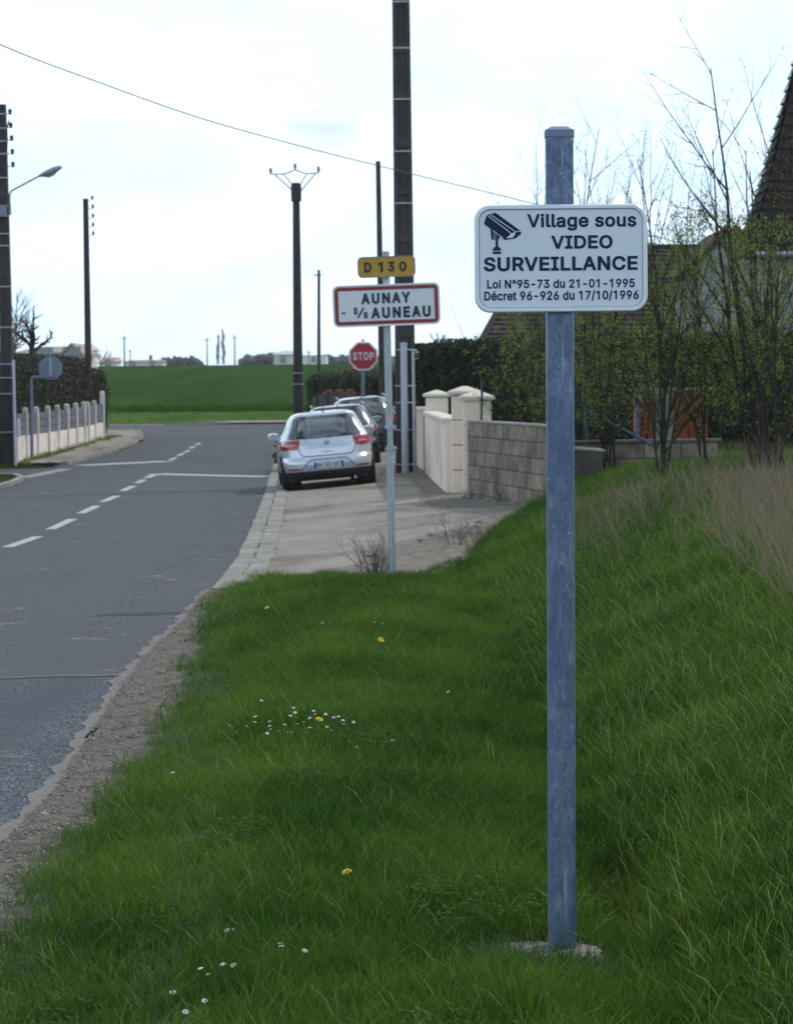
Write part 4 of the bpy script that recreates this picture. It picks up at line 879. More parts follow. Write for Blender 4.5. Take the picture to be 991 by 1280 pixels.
# --- the tall post with the video surveillance sign
PY = 8.83
b0 = at(702.5, 1197, PY); PX = b0.x
post = thing('sign_post', 'tall galvanised square post in the grass carrying the white video surveillance sign', 'post', (PX, PY, 0.0), (0, R(.24), 0))
top_z = at(698, 160, PY).z; sc = 3850/8.84
mb = MB(); rounded_post(mb, .078, .078, -.10, top_z-.012, .011); build('shaft', mb, M['galv'], post, auto=40)
mb = MB(); rounded_post(mb, .083, .083, top_z-.026, top_z-.006, .012)
p = rrect(.080, .080, .012, 4); q = rrect(.05, .05, .012, 4); n = len(p)
mb.add([(a, b, top_z-.006) for a, b in p]+[(a, b, top_z+.004) for a, b in q], [(j, (j+1) % n, n+(j+1) % n, n+j) for j in range(n)]+[tuple(range(n, 2*n))])
build('post_cap', mb, M['cap'], post, auto=40)
sc_c = at(701, 322.5, PY-.06)
SW, SH = .4905, .305
K = 3850/(PY-.06)
sign = thing('information_sign', 'white rounded village video surveillance sign with camera symbol on the tall post', 'sign', sc_c)
mb = MB(); mb.prism(rrect(SW, SH, .044, 8), 0.0, .016); build('plate', mb, M['signwhite'], sign, auto=40)
mb = MB()
o_, i_ = rrect(SW, SH, .044, 10), rrect(SW-.026, SH-.026, .033, 10)
m_ = rrect(SW-.006, SH-.006, .042, 10)
n = len(o_)
vs = [(a, .0, b) for a, b in o_]+[(a, -.0045, b) for a, b in m_]+[(a, -.0045, b) for a, b in rrect(SW-.022, SH-.022, .035, 10)]+[(a, -.0004, b) for a, b in i_]
mb.add(vs, [(r*n+j, r*n+n+j, r*n+n+(j+1) % n, r*n+(j+1) % n) for r in range(3) for j in range(n)])
build('rim', mb, M['signrim'], sign, auto=30)
mb = MB(); mb.ring(rrect(SW-.0255, SH-.0255, .034, 10), rrect(SW-.0295, SH-.0295, .032, 10), -.0008, -.0002); build('rim_shade_line', mb, pmat('border_shade', (.30, .36, .46), None), sign)  # faint dark line drawn all round for the shade inside the rim
def slc(px, py):
    dx, dy = px-701, py-322.5
    return (dx*math.cos(.01)-dy*math.sin(.01))/K, -(dy*math.cos(.01)+dx*math.sin(.01))/K
for body, x0, x1, yc, hh, sp, of in (("Village sous", 658.7, 794.8, 277.3, 21.6, 1.0, .025), ("VIDEO", 688.6, 765.3, 302.2, 17.0, 1.0, .028), ("SURVEILLANCE", 604.8, 796.6, 329.2, 18.0, 1.0, .028),
                                 ("Loi N°95-73 du 21-01-1995", 609, 793, 354.0, 11.2, 1.0, .024), ("Décret 96-926 du 17/10/1996", 605.5, 798, 369.3, 13.2, 1.0, .024)):
    u, v = slc((x0+x1)/2, yc)
    fit_text('lettering', body, M['ink'], sign, u, v, (x1-x0)/K, hh/K, -.0012, of, sp)
def ic(x, y):
    return slc(595+x/14.157, 255+y/14.157)
def poly(mb, pts, y, th=.0003): mb.prism([ic(*p) for p in pts][::-1], y-th, y)
mb = MB()
poly(mb, [(190, 190), (345, 152), (775, 465), (800, 510), (775, 545), (695, 605), (520, 635), (490, 620), (142, 350)], -.0010)
poly(mb, [(255, 440), (300, 470), (425, 560), (405, 622), (350, 632), (285, 628), (272, 610)], -.0011)
poly(mb, [(345, 600), (392, 600), (390, 745), (350, 745)], -.0012)
poly(mb, [(350, 740), (390, 740), (438, 785), (445, 880), (298, 880), (300, 790)], -.0013)
build('camera_symbol', mb, M['ink'], sign)
mb = MB()
def sline(mb, a, b, w, y):
    d = Vector((b[0]-a[0], b[1]-a[1])).normalized(); n_ = Vector((-d.y, d.x))*w/2
    poly(mb, [(a[0]+n_.x, a[1]+n_.y), (b[0]+n_.x, b[1]+n_.y), (b[0]-n_.x, b[1]-n_.y), (a[0]-n_.x, a[1]-n_.y)], y)
sline(mb, (195, 195), (625, 520), 13, -.0017); sline(mb, (245, 180), (690, 485), 13, -.0017)
sline(mb, (690, 490), (775, 482), 12, -.0017); sline(mb, (290, 462), (480, 600), 9, -.0017)
poly(mb, [(620, 522), (695, 490), (685, 540), (655, 590), (530, 612)], -.0019)
sline(mb, (318, 500), (312, 625), 7, -.0017); sline(mb, (352, 520), (345, 625), 7, -.0017); sline(mb, (305, 832), (440, 832), 10, -.0017)
o = build('camera_symbol_highlight', mb, M['signwhite'], sign); o['kind'] = 'stuff'
for dz in (-.10, .10):
    mb = MB(); mb.box((.0, .024, dz), (.10, .008, .03)); mb.box((-.047, .05, dz), (.006, .06, .03)); mb.box((.047, .05, dz), (.006, .06, .03))
    build('bracket', mb, M['galv2'], sign)
# concrete footing
mb = MB(); pr = [(.02, .004), (.158, .0), (.163, -.008), (.165, -.12)]
vs = []; n = 20
for i, (r_, z_) in enumerate(pr):
    for j in range(n):
        a = 2*math.pi*j/n; rr = r_*(1+.05*math.sin(3*a+1)+.03*math.sin(7*a)); vs.append((rr*math.cos(a), rr*math.sin(a), z_))
mb.add(vs, [(i*n+j, i*n+n+j, i*n+n+(j+1) % n, i*n+(j+1) % n) for i in range(3) for j in range(n)]+[tuple(range(n))])
foot = build('concrete_footing', mb, pmat('footing', (.33, .29, .25), (.16, .14, .12), 34, .95, bmp=1, bdist=.01), None, smooth=True)
foot.location = (DISC[0], DISC[1], g1(DISC[0], DISC[1])+.004)
tag(foot, 'round pale concrete footing sunk in the grass at the foot of the tall sign post', 'footing')

# --- town entry sign on its post
TY = 25.7; K2 = 3850/TY
tb = at(490.5, 735, TY); tt = at(482, 314, TY)
tp = thing('sign_post', 'round grey leaning post behind the town name and road number signs', 'post', (tb.x, TY, g1(tb.x, TY)))
v1 = tt-Vector(tp.location); v0 = tb-Vector(tp.location); v0.z = -.1
mb = MB(); mb.tube([v0, v1], .031, 14); build('shaft', mb, M['galv2'], tp, auto=50)
def onp(py):
    t = (735-py)/(735-314); return v0.lerp(v1, t)
for py in (531, 557):
    mb = MB(); q = onp(py); mb.tube([q-Vector((0, 0, .018)), q+Vector((0, 0, .018))], .040, 14)
    mb.box(q+Vector((.045, 0, 0)), (.03, .02, .03)); build('clamp', mb, M['galv2'], tp, auto=50)
mb = MB(); q = onp(544); mb.box(q+Vector((-.036, .0, 0)), (.035, .05, .16)); build('clamp_plate', mb, M['plastic'], tp)
rr_ = R(-1.55)
ts = thing('town_sign', 'white town entry sign with red border reading the village name below the yellow plate', 'sign', at(483, 381, TY-.06), (0, rr_, 0))
W_, H_ = 133.5/K2, 52/K2
mb = MB(); o_ = rrect(W_, H_, .05, 7); mb.prism(rrect(W_-.012, H_-.012, .046, 7), 0, .028); build('plate', mb, M['white'], ts, auto=40)
mb = MB(); mb.ring(o_, rrect(W_-.016, H_-.016, .044, 7), -.006, .034); build('rim', mb, M['signrim'], ts, auto=40)
mb = MB(); mb.ring(rrect(W_-.034, H_-.034, .036, 7), rrect(W_-.092, H_-.092, .006, 7), -.0035, -.0005); build('red_border', mb, M['red'], ts)
def tloc(px, py):
    a = .01+.0271; dx, dy = px-483, py-381
    return (dx*math.cos(a)-dy*math.sin(a))/K2, -(dy*math.cos(a)+dx*math.sin(a))/K2
def tc_(cx, cy): return tloc(410+cx/6.834, 345+cy/6.834)
for body, cx0, cx1, cy, ch, sp in (("AUNAY", 283, 702, 187, 94, 1.22), ("AUNEAU", 368, 874, 306, 96, 1.22), ("S", 219, 253, 297, 62, 1), ("S", 304, 340, 332, 54, 1)):
    u, v = tc_((cx0+cx1)/2, cy); fit_text('lettering', body, M['navy'], ts, u, v, (cx1-cx0)/6.834/K2, ch/6.834/K2, -.004, .042, sp)
mb = MB()
a, b = tc_(256, 355), tc_(306, 268); d = Vector((b[0]-a[0], b[1]-a[1])).normalized()*.007; mb.prism([(a[0]-d.y, a[1]+d.x), (b[0]-d.y, b[1]+d.x), (b[0]+d.y, b[1]-d.x), (a[0]+d.y, a[1]-d.x)][::-1], -.0043, -.0039)
build('lettering', mb, M['navy'], ts); mb = MB()
a = tc_(134, 317); mb.prism(rrect(.031, .013, .002, 2, a[0], a[1]), -.0043, -.0039); build('lettering', mb, M['navy'], ts)
ds = thing('road_number_sign', 'yellow road number plate reading D 130 above the town sign', 'sign', at(483, 333, TY-.06), (0, rr_, 0))
mb = MB(); mb.prism(rrect(70.5/K2, 24.5/K2, .035, 7), 0, .026); build('plate', mb, M['yellow'], ds, auto=40)
mb = MB(); mb.ring(rrect(72/K2, 26/K2, .04, 7), rrect(69/K2, 23.5/K2, .034, 7), -.004, .03); build('rim', mb, pmat('sign_edge_grey', (.25, .24, .20), None, rough=.5), ds, auto=40)
def dl(cx, cy):
    px, py = 440+cx/11.66-483, 310+cy/11.66-333; a = .0371
    return (px*math.cos(a)-py*math.sin(a))/K2, -(py*math.cos(a)+px*math.sin(a))/K2
for ch, x0, x1, yc in (("D", 178, 284, 279), ("1", 378, 448, 275), ("3", 522, 617, 268), ("0", 684, 792, 262)):
    u, v = dl((x0+x1)/2, yc); fit_text('lettering', ch, M['black'], ds, u, v, (x1-x0)/11.66/K2, 150/11.66/K2, -.002, .036)

# --- stop sign, triangle behind it
def octagon(r, rot=22.5): return [(r*math.cos(R(rot+45*i)), r*math.sin(R(rot+45*i))) for i in range(8)][::1]
SY = 85
def ccw(p): return p
st = thing('stop_sign', 'red octagonal stop sign with white letters standing behind the parked cars', 'sign', (at(454, 445, SY).x, SY, rzf(SY)))
zc = at(454, 445, SY).z-st.location.z
mb = MB(); mb.prism([(x, z+zc) for x, z in octagon(.425)], 0, .03); build('plate', mb, M['white'], st)
mb = MB(); mb.prism([(x, z+zc) for x, z in octagon(.378)], -.008, -.002); build('red_face', mb, M['stopred'], st)
fit_text('lettering', 'STOP', pmat('stop_white', (.75, .78, .80), None), st, 0.005, zc, .575, .215, -.014, .02, 1.12)
mb = MB(); xp = at(449, 480, SY).x-st.location.x; mb.tube([(xp+.06, .06, -.1), (xp+.11, .06, zc+.40)], .038, 10); mb.box((xp+.11, .06, zc+.44), (.09, .09, .05)); build('post', mb, M['signgrey'], st, auto=50)
tr = thing('warning_sign', 'red edged triangular sign mostly hidden behind the stop sign', 'sign', (at(454, 445, 87).x, 87, rzf(87)))
zb = at(454, 462.5, 87).z-tr.location.z; hw = .37; xo = (at(451, 445, 87).x-tr.location.x)+.06
mb = MB(); mb.prism([(xo-hw, zb), (xo+hw, zb), (xo, zb+hw*1.73)], 0, .03); build('plate', mb, M['stopred'], tr)
mb = MB(); mb.prism([(xo-hw*.80, zb+.05), (xo+hw*.80, zb+.05), (xo, zb+hw*1.4)], -.004, 0); build('white_face', mb, M['white'], tr)
mb = MB(); mb.tube([(xo, .05, -.1), (xo, .05, zb+.4)], .035, 8); build('post', mb, M['signgrey'], tr, auto=50)
# back of the stop sign on the left, on a cranked bracket
LY = 74
lb = on_road(40, 573); bx = at(40, 560, LY).x
ls = thing('stop_sign', 'grey back of an octagonal sign on a cranked post in front of the left hedge', 'sign', (bx, LY, rzf(LY)+.09))
oz = at(63, 460, LY); ox = oz.x-bx; zo = oz.z-ls.location.z; az = at(45, 471.5, LY).z-ls.location.z
mb = MB(); mb.prism([(x+ox, z+zo) for x, z in octagon(.305)], 0.0, .025); build('plate', mb, M['signgrey'], ls)
mb = MB(); mb.box((ox, -.02, zo), (.05, .03, .52)); mb.box((ox+.05, -.02, zo), (.012, .03, .45)); build('back_rail', mb, M['galv2'], ls)
mb = MB(); mb.tube([(0, -.03, -.1), (0, -.03, az-.05)], .042, 8); mb.tube([(0, -.03, az-.06), (.03, -.03, az), (ox+.1, -.035, az+.01)], .036, 8); build('post', mb, M['signgrey'], ls, auto=50)

# ---------------------------------------------------------------- utility poles
def pole(name, label, px_top, py_top, px_base, Y, w0, w1, mat, kind, ztop=None, group=None, depth=None, lean=True):
    zb = g1(at(px_base, 560, Y).x, Y)
    base = Vector((at(px_base, 560 if Y > 50 else 600, Y).x, Y, zb))
    top = at(px_top, py_top, Y)
    if ztop is not None: top = base+(top-base)*((ztop-zb)/(top.z-zb))
    t = thing(name, label, 'utility pole', base, group=group)
    v = top-base; v.y = 0; dp = depth or 1.0
    mb = MB()
    if kind == 'H':      # concrete pole with a recessed web on its two broad faces
        n = 26
        for i in range(n):
            pass
        fl = .24
        def prof(s):
            w_, d_ = s, s*.75
            f = w_*fl; r_ = d_*.16
            return [(-w_/2, -d_/2), (-w_/2+f, -d_/2), (-w_/2+f+.01, -d_/2+r_), (w_/2-f-.01, -d_/2+r_), (w_/2-f, -d_/2), (w_/2, -d_/2),
                    (w_/2, d_/2), (w_/2-f, d_/2), (w_/2-f-.01, d_/2-r_), (-w_/2+f+.01, d_/2-r_), (-w_/2+f, d_/2), (-w_/2, d_/2)]
        A, B = prof(w0), prof(w1); k = len(A)
        zs = [-.3]+[v.z*i/8 for i in range(1, 9)]
        vs = []
        for z in zs:
            t_ = max(0, z/v.z); vs += [(v.x*t_+a[0]*(1-t_)+b[0]*t_, a[1]*(1-t_)+b[1]*t_, z) for a, b in zip(A, B)]
        m = len(zs)
        mb.add(vs, [(i*k+j, i*k+(j+1) % k, (i+1)*k+(j+1) % k, (i+1)*k+j) for i in range(m-1) for j in range(k)]+[tuple(range(k-1, -1, -1)), tuple(range((m-1)*k, m*k))])
    else:
        mb.tube([(0, 0, -.3), (v.x*.5, 0, v.z*.5), (v.x, 0, v.z)], [w0/2, (w0+w1)/4, w1/2], 10)
    build('shaft', mb, mat, t, auto=40)
    # a few solid rungs inside the web
    if kind == 'H' and w0 > .26:
        for i in range(1, int(v.z/.9)):
            z = i*.9; t_ = z/v.z; w_ = w0*(1-t_)+w1*t_
            mb = MB(); mb.box((v.x*t_, 0, z), (w_*.50, w_*.70, .16)); build('web_rung', mb, mat, t)
    t['h'] = v.z; t['vx'] = v.x
    return t
def straps(t, pys, Y, w0, w1, r=.012):
    for py in pys:
        z = at(0, py, Y).z-t.location.z + .0
        # pixel rows refer to the pole's own column
        z = at(t['pxc'], py, Y).z-t.location.z
        t_ = z/t['h']; wd = w0*(1-t_)+w1*t_
        mb = MB(); x = t['vx']*t_; d = wd*.75
        mb.ring([(0, 0)], [(0, 0)], 0, 0) if False else None
        o_ = [(x-wd/2-.008, -d/2-.008), (x+wd/2+.008, -d/2-.008), (x+wd/2+.008, d/2+.008), (x-wd/2-.008, d/2+.008)]
        vs = [(a, b, z-r) for a, b in o_]+[(a, b, z+r) for a, b in o_]
        mb.add(vs, [(j, (j+1) % 4, 4+(j+1) % 4, 4+j) for j in range(4)]+[(3, 2, 1, 0), (4, 5, 6, 7)]); build('strap', mb, M['strap'], t)
    for k in ('h', 'vx', 'pxc'):
        if k in t: del t[k]
# big centre pole
BP = pole('utility_pole', 'thick dark concrete utility pole behind the town sign, leaving the top of the picture', 501, 0, 507.5, 59, .40, .31, M['cpole'], 'H', ztop=12.5)
BP['pxc'] = 503; hB, vB = BP['h'], BP['vx']
straps(BP, [-65, 2, 60, 124, 189, 254, 321, 385, 437, 482, 503, 537, 580], 59, .40, .29)
for (px, r_, y0, lab, nm) in ((505.5, .068, 428, 'a', 'cable_duct'), (517, .028, 437, 'b', 'cable_duct')):
    mb = MB(); a = at(px+1.2, 590, 59)-BP.location; b = at(px-1.2, y0, 59)-BP.location
    mb.tube([(a.x, -.24, -.05), (b.x, -.24, b.z)], r_, 12); build(nm, mb, pmat('duct_'+lab, (.40, .44, .50), (.46, .50, .56), 10, .45, metal=.2), BP, auto=50)
for py in (437, 482, 503, 580):
    z = at(510, py, 59).z-BP.location.z; mb = MB(); mb.box((.03, -.245, z), (.30, .02, .025)); build('duct_clip', mb, M['strap'], BP)
WP = pole('utility_pole', 'bare wooden utility pole standing just left of the thick concrete pole', 472.5, 201, 479, 80, .20, .13, M['wood'], 'R')
CP = pole('utility_pole', 'grey concrete utility pole topped by a three armed bracket beside the silver car', 370, 228, 373.5, 92, .31, .20, M['cpole'], 'H')
tp_ = Vector((CP['vx'], 0, CP['h']))
kk = 3850/92
def cl(px, py): return Vector(((px-370)/kk, 0, -(py-228)/kk))+tp_
mb = MB()
for a, b in (((339, 217), (356, 217)), ((356, 217), (369, 212)), ((369, 212), (383, 217)), ((383, 217), (398, 216)), ((344, 218), (366, 238)), ((355, 218), (367, 232)), ((383, 218), (374, 232)), ((394, 217), (376, 238))):
    mb.tube([cl(*a), cl(*b)], .022, 6)
build('bracket', mb, M['strap'], CP)
for px, py in ((338.5, 213), (369, 208), (398, 212)):
    mb = MB(); q = cl(px, py); mb.lathe(q-Vector((0, 0, .06)), [(.02, -.05), (.02, 0), (.055, .03), (.03, .05), (.06, .08), (.035, .10), (.05, .13), (.01, .16)], 10); build('insulator', mb, M['insul'], CP, smooth=True)
CP['pxc'] = 372; straps(CP, [250, 466, 480], 92, .31, .20)
mb = MB(); mb.box((0, 0, 0), (.30, .24, .5)); o = build('pole_collar', mb, M['cpole'], CP); o.location = tp_+Vector((0, 0, -.30))
TP = pole('utility_pole', 'thin wooden utility pole with a small crossarm behind the board fence', 398.5, 337, 399, 118, .17, .11, M['wood'], 'R')
mb = MB(); mb.box((TP['vx']-.05, 0, TP['h']-.2), (.30, .06, .06)); build('crossarm', mb, M['strap'], TP)
LP1 = pole('utility_pole', 'thick concrete utility pole with street lantern at the left edge', 2, 130, 10.5, 72.3, .34, .20, M['cpole'], 'H')
LP1['pxc'] = 6
k1 = 3850/72.3
hL, vL = LP1['h'], LP1['vx']
def l1(px, py): return Vector((at(px, py, 72.3)-LP1.location))
for (px, py) in ((12.5, 140), (13.5, 157), (14.5, 173), (15.5, 190), (16.2, 206)):
    q = l1(px, py); mb = MB(); mb.tube([q+Vector((-.20, 0, -.03)), q+Vector((-.02, 0, -.03)), q+Vector((0, 0, .02))], .012, 6); build('insulator_arm', mb, M['strap'], LP1)
    mb = MB(); mb.lathe(q-Vector((0, 0, .05)), [(.02, 0), (.05, .02), (.03, .05), (.055, .08), (.04, .11), (.015, .14)], 10); build('insulator', mb, M['wire'], LP1, smooth=True)
mb = MB(); mb.tube([l1(11.5, 150), l1(8.5, 160), l1(9, 175), l1(8, 205), l1(8, 212)], .018, 6); build('down_lead', mb, M['wire'], LP1)
straps(LP1, [142, 160, 176, 192, 222, 257, 270, 292, 307, 358, 409, 455, 472, 492, 540], 72.3, .34, .20)
mb = MB(); mb.box(l1(3.5, 264)+Vector((0, -.15, 0)), (.22, .06, .26)); build('connection_box', mb, M['signgrey'], LP1)
LN = thing('street_lantern', 'grey street lantern on a bent arm high on the left utility pole', 'street lamp', LP1.location+l1(12, 262))
f = lambda px, py: l1(px, py)-l1(12, 262)
mb = MB(); mb.tube([f(13.3, 268), f(12, 250), f(12, 243), f(14, 238.5), f(20, 235), f(50, 219)], .022, 8); mb.box(f(12, 267)+Vector((-.05, 0, 0)), (.14, .05, .06)); build('arm', mb, M['lampgrey'], LN, auto=60)
p0, p1 = f(49, 219.5), f(78, 208.5); ax = (p1-p0).normalized(); up = Vector((-ax.z, 0, ax.x)); L = (p1-p0).length
mb = MB(); n = 12; secs = ((0, .03, .03, .03), (.12, .05, .045, .05), (.35, .11, .07, .10), (.65, .13, .085, .075), (.9, .12, .07, .03), (1.0, .06, .03, .01))
vs = []
for (t_, wy, hu, hd) in secs:
    for j in range(n):
        a = 2*math.pi*j/n; c_ = p0+ax*L*t_; vs.append(c_+Vector((0, wy*math.cos(a), 0))+up*((hu if math.sin(a) > 0 else hd)*math.sin(a)))
mb.add(vs, [(i*n+j, i*n+(j+1) % n, i*n+n+(j+1) % n, i*n+n+j) for i in range(len(secs)-1) for j in range(n)]+[tuple(range(n-1, -1, -1)), tuple(range((len(secs)-1)*n, len(secs)*n))])
build('housing', mb, M['lampgrey'], LN, smooth=True)
mb = MB(); vs = []
for t_, wy, dd in ((.16, .035, .055), (.35, .085, .115), (.6, .09, .10), (.72, .05, .06)):
    for j in range(10):
        a = math.pi+math.pi*j/9; vs.append(p0+ax*L*t_+Vector((0, wy*math.cos(a), 0))+up*(dd*math.sin(a)-.006))
mb.add(vs, [(i*10+j, i*10+j+1, i*10+11+j, i*10+10+j) for i in range(3) for j in range(9)]); build('glass_bowl', mb, pmat('bowl', (.35, .38, .42), None, rough=.2), LN, smooth=True)
LP2 = pole('utility_pole', 'tarred wooden utility pole rising out of the left hedge end', 107, 248, 112, 96, .24, .17, M['wood'], 'R')
def l2(px, py): return Vector((at(px, py, 96)-LP2.location))
for (px, py) in ((115.3, 247.5), (116, 258.5), (116.3, 270), (116.3, 281), (116.5, 292)):
    q = l2(px, py); mb = MB(); mb.tube([q+Vector((-.20, 0, -.08)), q+Vector((-.03, 0, -.05)), q], .012, 6); build('insulator_arm', mb, M['strap'], LP2)
    mb = MB(); mb.lathe(q-Vector((0, 0, .04)), [(.02, 0), (.045, .02), (.03, .05), (.05, .08), (.015, .13)], 8); build('insulator', mb, M['wire'], LP2, smooth=True)
for t in (WP, CP, TP, LP1, LP2, BP):
    for k in ('h', 'vx', 'pxc'):
        if k in t: del t[k]
# slim pale marker post beside the left pole
q = at(19.5, 575, 71.6); mp_ = MB(); z0 = rzf(71.6)+.05
tpp = at(16.5, 450, 71.6)
mp_.tube([(q.x, 71.6, z0-.1), (tpp.x, 71.6, tpp.z)], .035, 8)
o = build('cable_duct', mp_, pmat('duct_c', (.50, .53, .58), None, rough=.5), None, auto=50); tag(o, 'slim pale upright cable duct just right of the left edge pole', 'duct')
# far poles
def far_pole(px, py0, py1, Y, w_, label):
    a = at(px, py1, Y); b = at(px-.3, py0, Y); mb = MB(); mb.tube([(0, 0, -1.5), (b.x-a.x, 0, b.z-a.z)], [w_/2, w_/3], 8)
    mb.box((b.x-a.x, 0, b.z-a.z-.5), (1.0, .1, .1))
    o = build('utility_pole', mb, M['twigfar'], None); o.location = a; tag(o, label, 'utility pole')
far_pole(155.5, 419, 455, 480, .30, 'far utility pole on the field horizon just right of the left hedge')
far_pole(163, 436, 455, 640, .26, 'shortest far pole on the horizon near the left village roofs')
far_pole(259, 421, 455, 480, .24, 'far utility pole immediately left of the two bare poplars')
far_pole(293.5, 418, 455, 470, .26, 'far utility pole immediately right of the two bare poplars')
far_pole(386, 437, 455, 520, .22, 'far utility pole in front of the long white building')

# ---------------------------------------------------------------- cables
def cable(P, r, label, n=40, cat='cable'):
    P = [Vector(p) for p in P]; pts = []
    for i in range(n+1):
        t = i/n*(len(P)-1); k = min(int(t), len(P)-2); u = t-k
        p0, p1, p2, p3 = P[max(k-1, 0)], P[k], P[k+1], P[min(k+2, len(P)-1)]
        pts.append(.5*((2*p1)+(p2-p0)*u+(2*p0-5*p1+4*p2-p3)*u*u+(3*p1-p0-3*p2+p3)*u**3))
    mb = MB(); mb.tube(pts, r, 6); o = build('overhead_cable', mb, M['wire'], None, smooth=True); tag(o, label, cat, 'overhead cables'); return o
cb = [(-500, -190), (-250, -60), (0, 55), (120, 101), (250, 147), (375, 182), (470, 206), (560, 228), (650, 250), (760, 279), (880, 312)]
cable([at(px, py, 30+30*(px+500)/1380) for px, py in cb], .008, 'thick dark cable sloping down across the sky to the house roof', 60)
def sag(a, b, s, r, label):
    a, b = Vector(a), Vector(b); cable([a.lerp(b, t)-Vector((0, 0, s*4*t*(1-t))) for t in np.linspace(0, 1, 9)], r, label, 24)
names = ('highest', 'second highest', 'middle', 'fourth', 'lowest')
for i, ((a, b), (c, d)) in enumerate(zip(((12.5, 139), (13.5, 156), (14.5, 172), (15.5, 189), (16.2, 205)), ((115.3, 247), (116, 258), (116.3, 269.5), (116.3, 280.5), (116.5, 291.5)))):
    sag(at(a, b, 72.3), at(c, d, 96), .55, .0022, names[i]+' faint wire between the two poles on the left')
sag(at(-80, 84, 120), at(1080, 99, 120), .25, .0022, 'faint level wire high across the sky behind the thick pole')
sag(at(20, 300, 73), at(240, 379, 150), .3, .003, 'faint wire sinking from the left edge pole towards the field')

# ---------------------------------------------------------------- garden walls on the right
def xz(px, Y): return at(px, 560, Y).x
def pillar(px, Y, w_, ptop, label, courses=5, rot=0):
    x = xz(px, Y); z0 = g1(x, Y)-.03; zt = at(px, ptop, Y).z
    t = thing('gate_pillar', label, 'pillar', (x, Y, z0), (0, 0, rot)); hh = zt-z0-.14; ch = hh/courses
    for i in range(courses):
        mb = MB(); mb.bbox((0, 0, ch*(i+.5)), (w_, w_, ch-.012), .012); build('pillar_block', mb, M['wallw'], t)
    mb = MB(); mb.box((0, 0, hh/2), (w_-.03, w_-.03, hh-.02)); build('mortar_core', mb, M['mortar'], t)
    mb = MB(); c = w_+.11
    mb.bbox((0, 0, hh+.035), (c, c, .06), .012); mb.box((0, 0, hh+.10), (c-.03, c-.03, .07), taper=.15); build('cap_stone', mb, M['capst'], t)
    return t
pillar(596.5, 44.0, .40, 488, 'nearest cream gate pillar with pale cap next to the block wall', 4)
pillar(581.5, 46.0, .40, 482, 'cream gate pillar with pale cap directly behind the nearest pillar', 4)
pillar(546.5, 58.0, .42, 487, 'furthest cream gate pillar at the left end of the cream wall', 4)
def wall_run(name, label, a, b, zt, th, mat, cope=True, slot=None):
    a = Vector((a[0], a[1], 0)); b = Vector((b[0], b[1], 0)); L = (b-a).length; ang = math.atan2(b.y-a.y, b.x-a.x)
    z0 = min(g1(a.x, a.y), g1(b.x, b.y))-.15
    t = thing(name, label, 'wall', (a.x, a.y, z0), (0, 0, ang)); h = zt-z0
    if slot is None: mb = MB(); mb.box((L/2, 0, h/2-.03), (L, th, h-.06)); build('rendered_face', mb, mat, t)
    else:
        s0, s1, za, zb_ = slot; mb = MB()
        mb.box((s0/2, 0, h/2-.03), (s0, th, h-.06)); mb.box(((s1+L)/2, 0, h/2-.03), (L-s1, th, h-.06))
        mb.box(((s0+s1)/2, 0, (za)/2), (s1-s0, th-.004, za)); mb.box(((s0+s1)/2, 0, (h-.06+zb_)/2), (s1-s0, th-.004, h-.06-zb_)); mb.box(((s0+s1)/2, 0, h/2), (s1-s0-.004, .06, h-.1)); build('rendered_face', mb, mat, t)
    if cope:
        n = max(1, int(L/1.0))
        for i in range(n): mb = MB(); mb.bbox((L*(i+.5)/n, 0, h-.03), (L/n-.01, th+.08, .07), .012); build('coping_slab', mb, M['capst'], t)
    return t
wall_run('garden_wall', 'cream rendered garden wall with coping between the gate pillars', (.86, 46.3), (.66, 57.7), at(548, 518, 52).z, .22, M['wallw'], slot=(3.8, 4.2, .4, 1.25))
wall_run('garden_wall', 'low pink rendered wall beyond the furthest gate pillar', (.66, 58.4), (.42, 66), at(526, 509, 61).z, .2, M['wallp'])
# breeze block wall
A = Vector((1.10, 43.55)); B = Vector((2.02, 37.4)); D = B-A; L = D.length; ang = math.atan2(D.y, D.x)
bw = thing('block_wall', 'weathered grey breeze block wall between the nearest pillar and the grass bank', 'wall', (A.x, A.y, -.12), (0, 0, ang))
h = 1.12; nc = 6; bl = .5
for c in range(nc):
    off = 0 if c % 2 == 0 else -.25; k = 0
    while off < L:
        x0, x1 = max(off, 0), min(off+bl, L)
        if x1-x0 > .06:
            mb = MB(); mb.bbox(((x0+x1)/2, random.uniform(-.004, .004), .1+.2*c), (x1-x0-.014, .2, .186), .008); build('block', mb, M['block'], bw)
        off += bl
mb = MB(); mb.box((L/2, 0, .6), (L-.02, .178, 1.19)); build('mortar_core', mb, M['mortar'], bw)
mb = MB(); mb.bbox((L/2-.0, 0, 1.215), (L, .20, .03), .006); build('capping_mortar', mb, M['concrete'], bw)
mb = MB(); mb.box((.12, -.115, .65), (.05, .03, 1.1)); build('down_pipe', mb, M['fencew'], bw)
# lower wall running off behind the shrubs
lw = thing('low_wall', 'low dark concrete wall with pale top behind the grass bank', 'wall', (2.14, 38.6, 0), (0, 0, .30)); zt = at(760, 549, 39.4).z
Lw = 1.9
for i in range(4):
    for c in range(4):
        mb = MB(); mb.bbox((i*.5+.25+(.12 if c % 2 else 0), 0, zt-.14-.2*c), (.488, .2, .188), .008); build('block', mb, M['block'], lw)
mb = MB(); mb.box((Lw/2, 0, zt-.5), (Lw, .17, .9)); build('mortar_core', mb, M['mortar'], lw)
for i in range(2): mb = MB(); mb.bbox((i*1.03+.52, 0, zt-.02), (1.02, .24, .045), .008); build('coping_slab', mb, M['mortar'], lw)
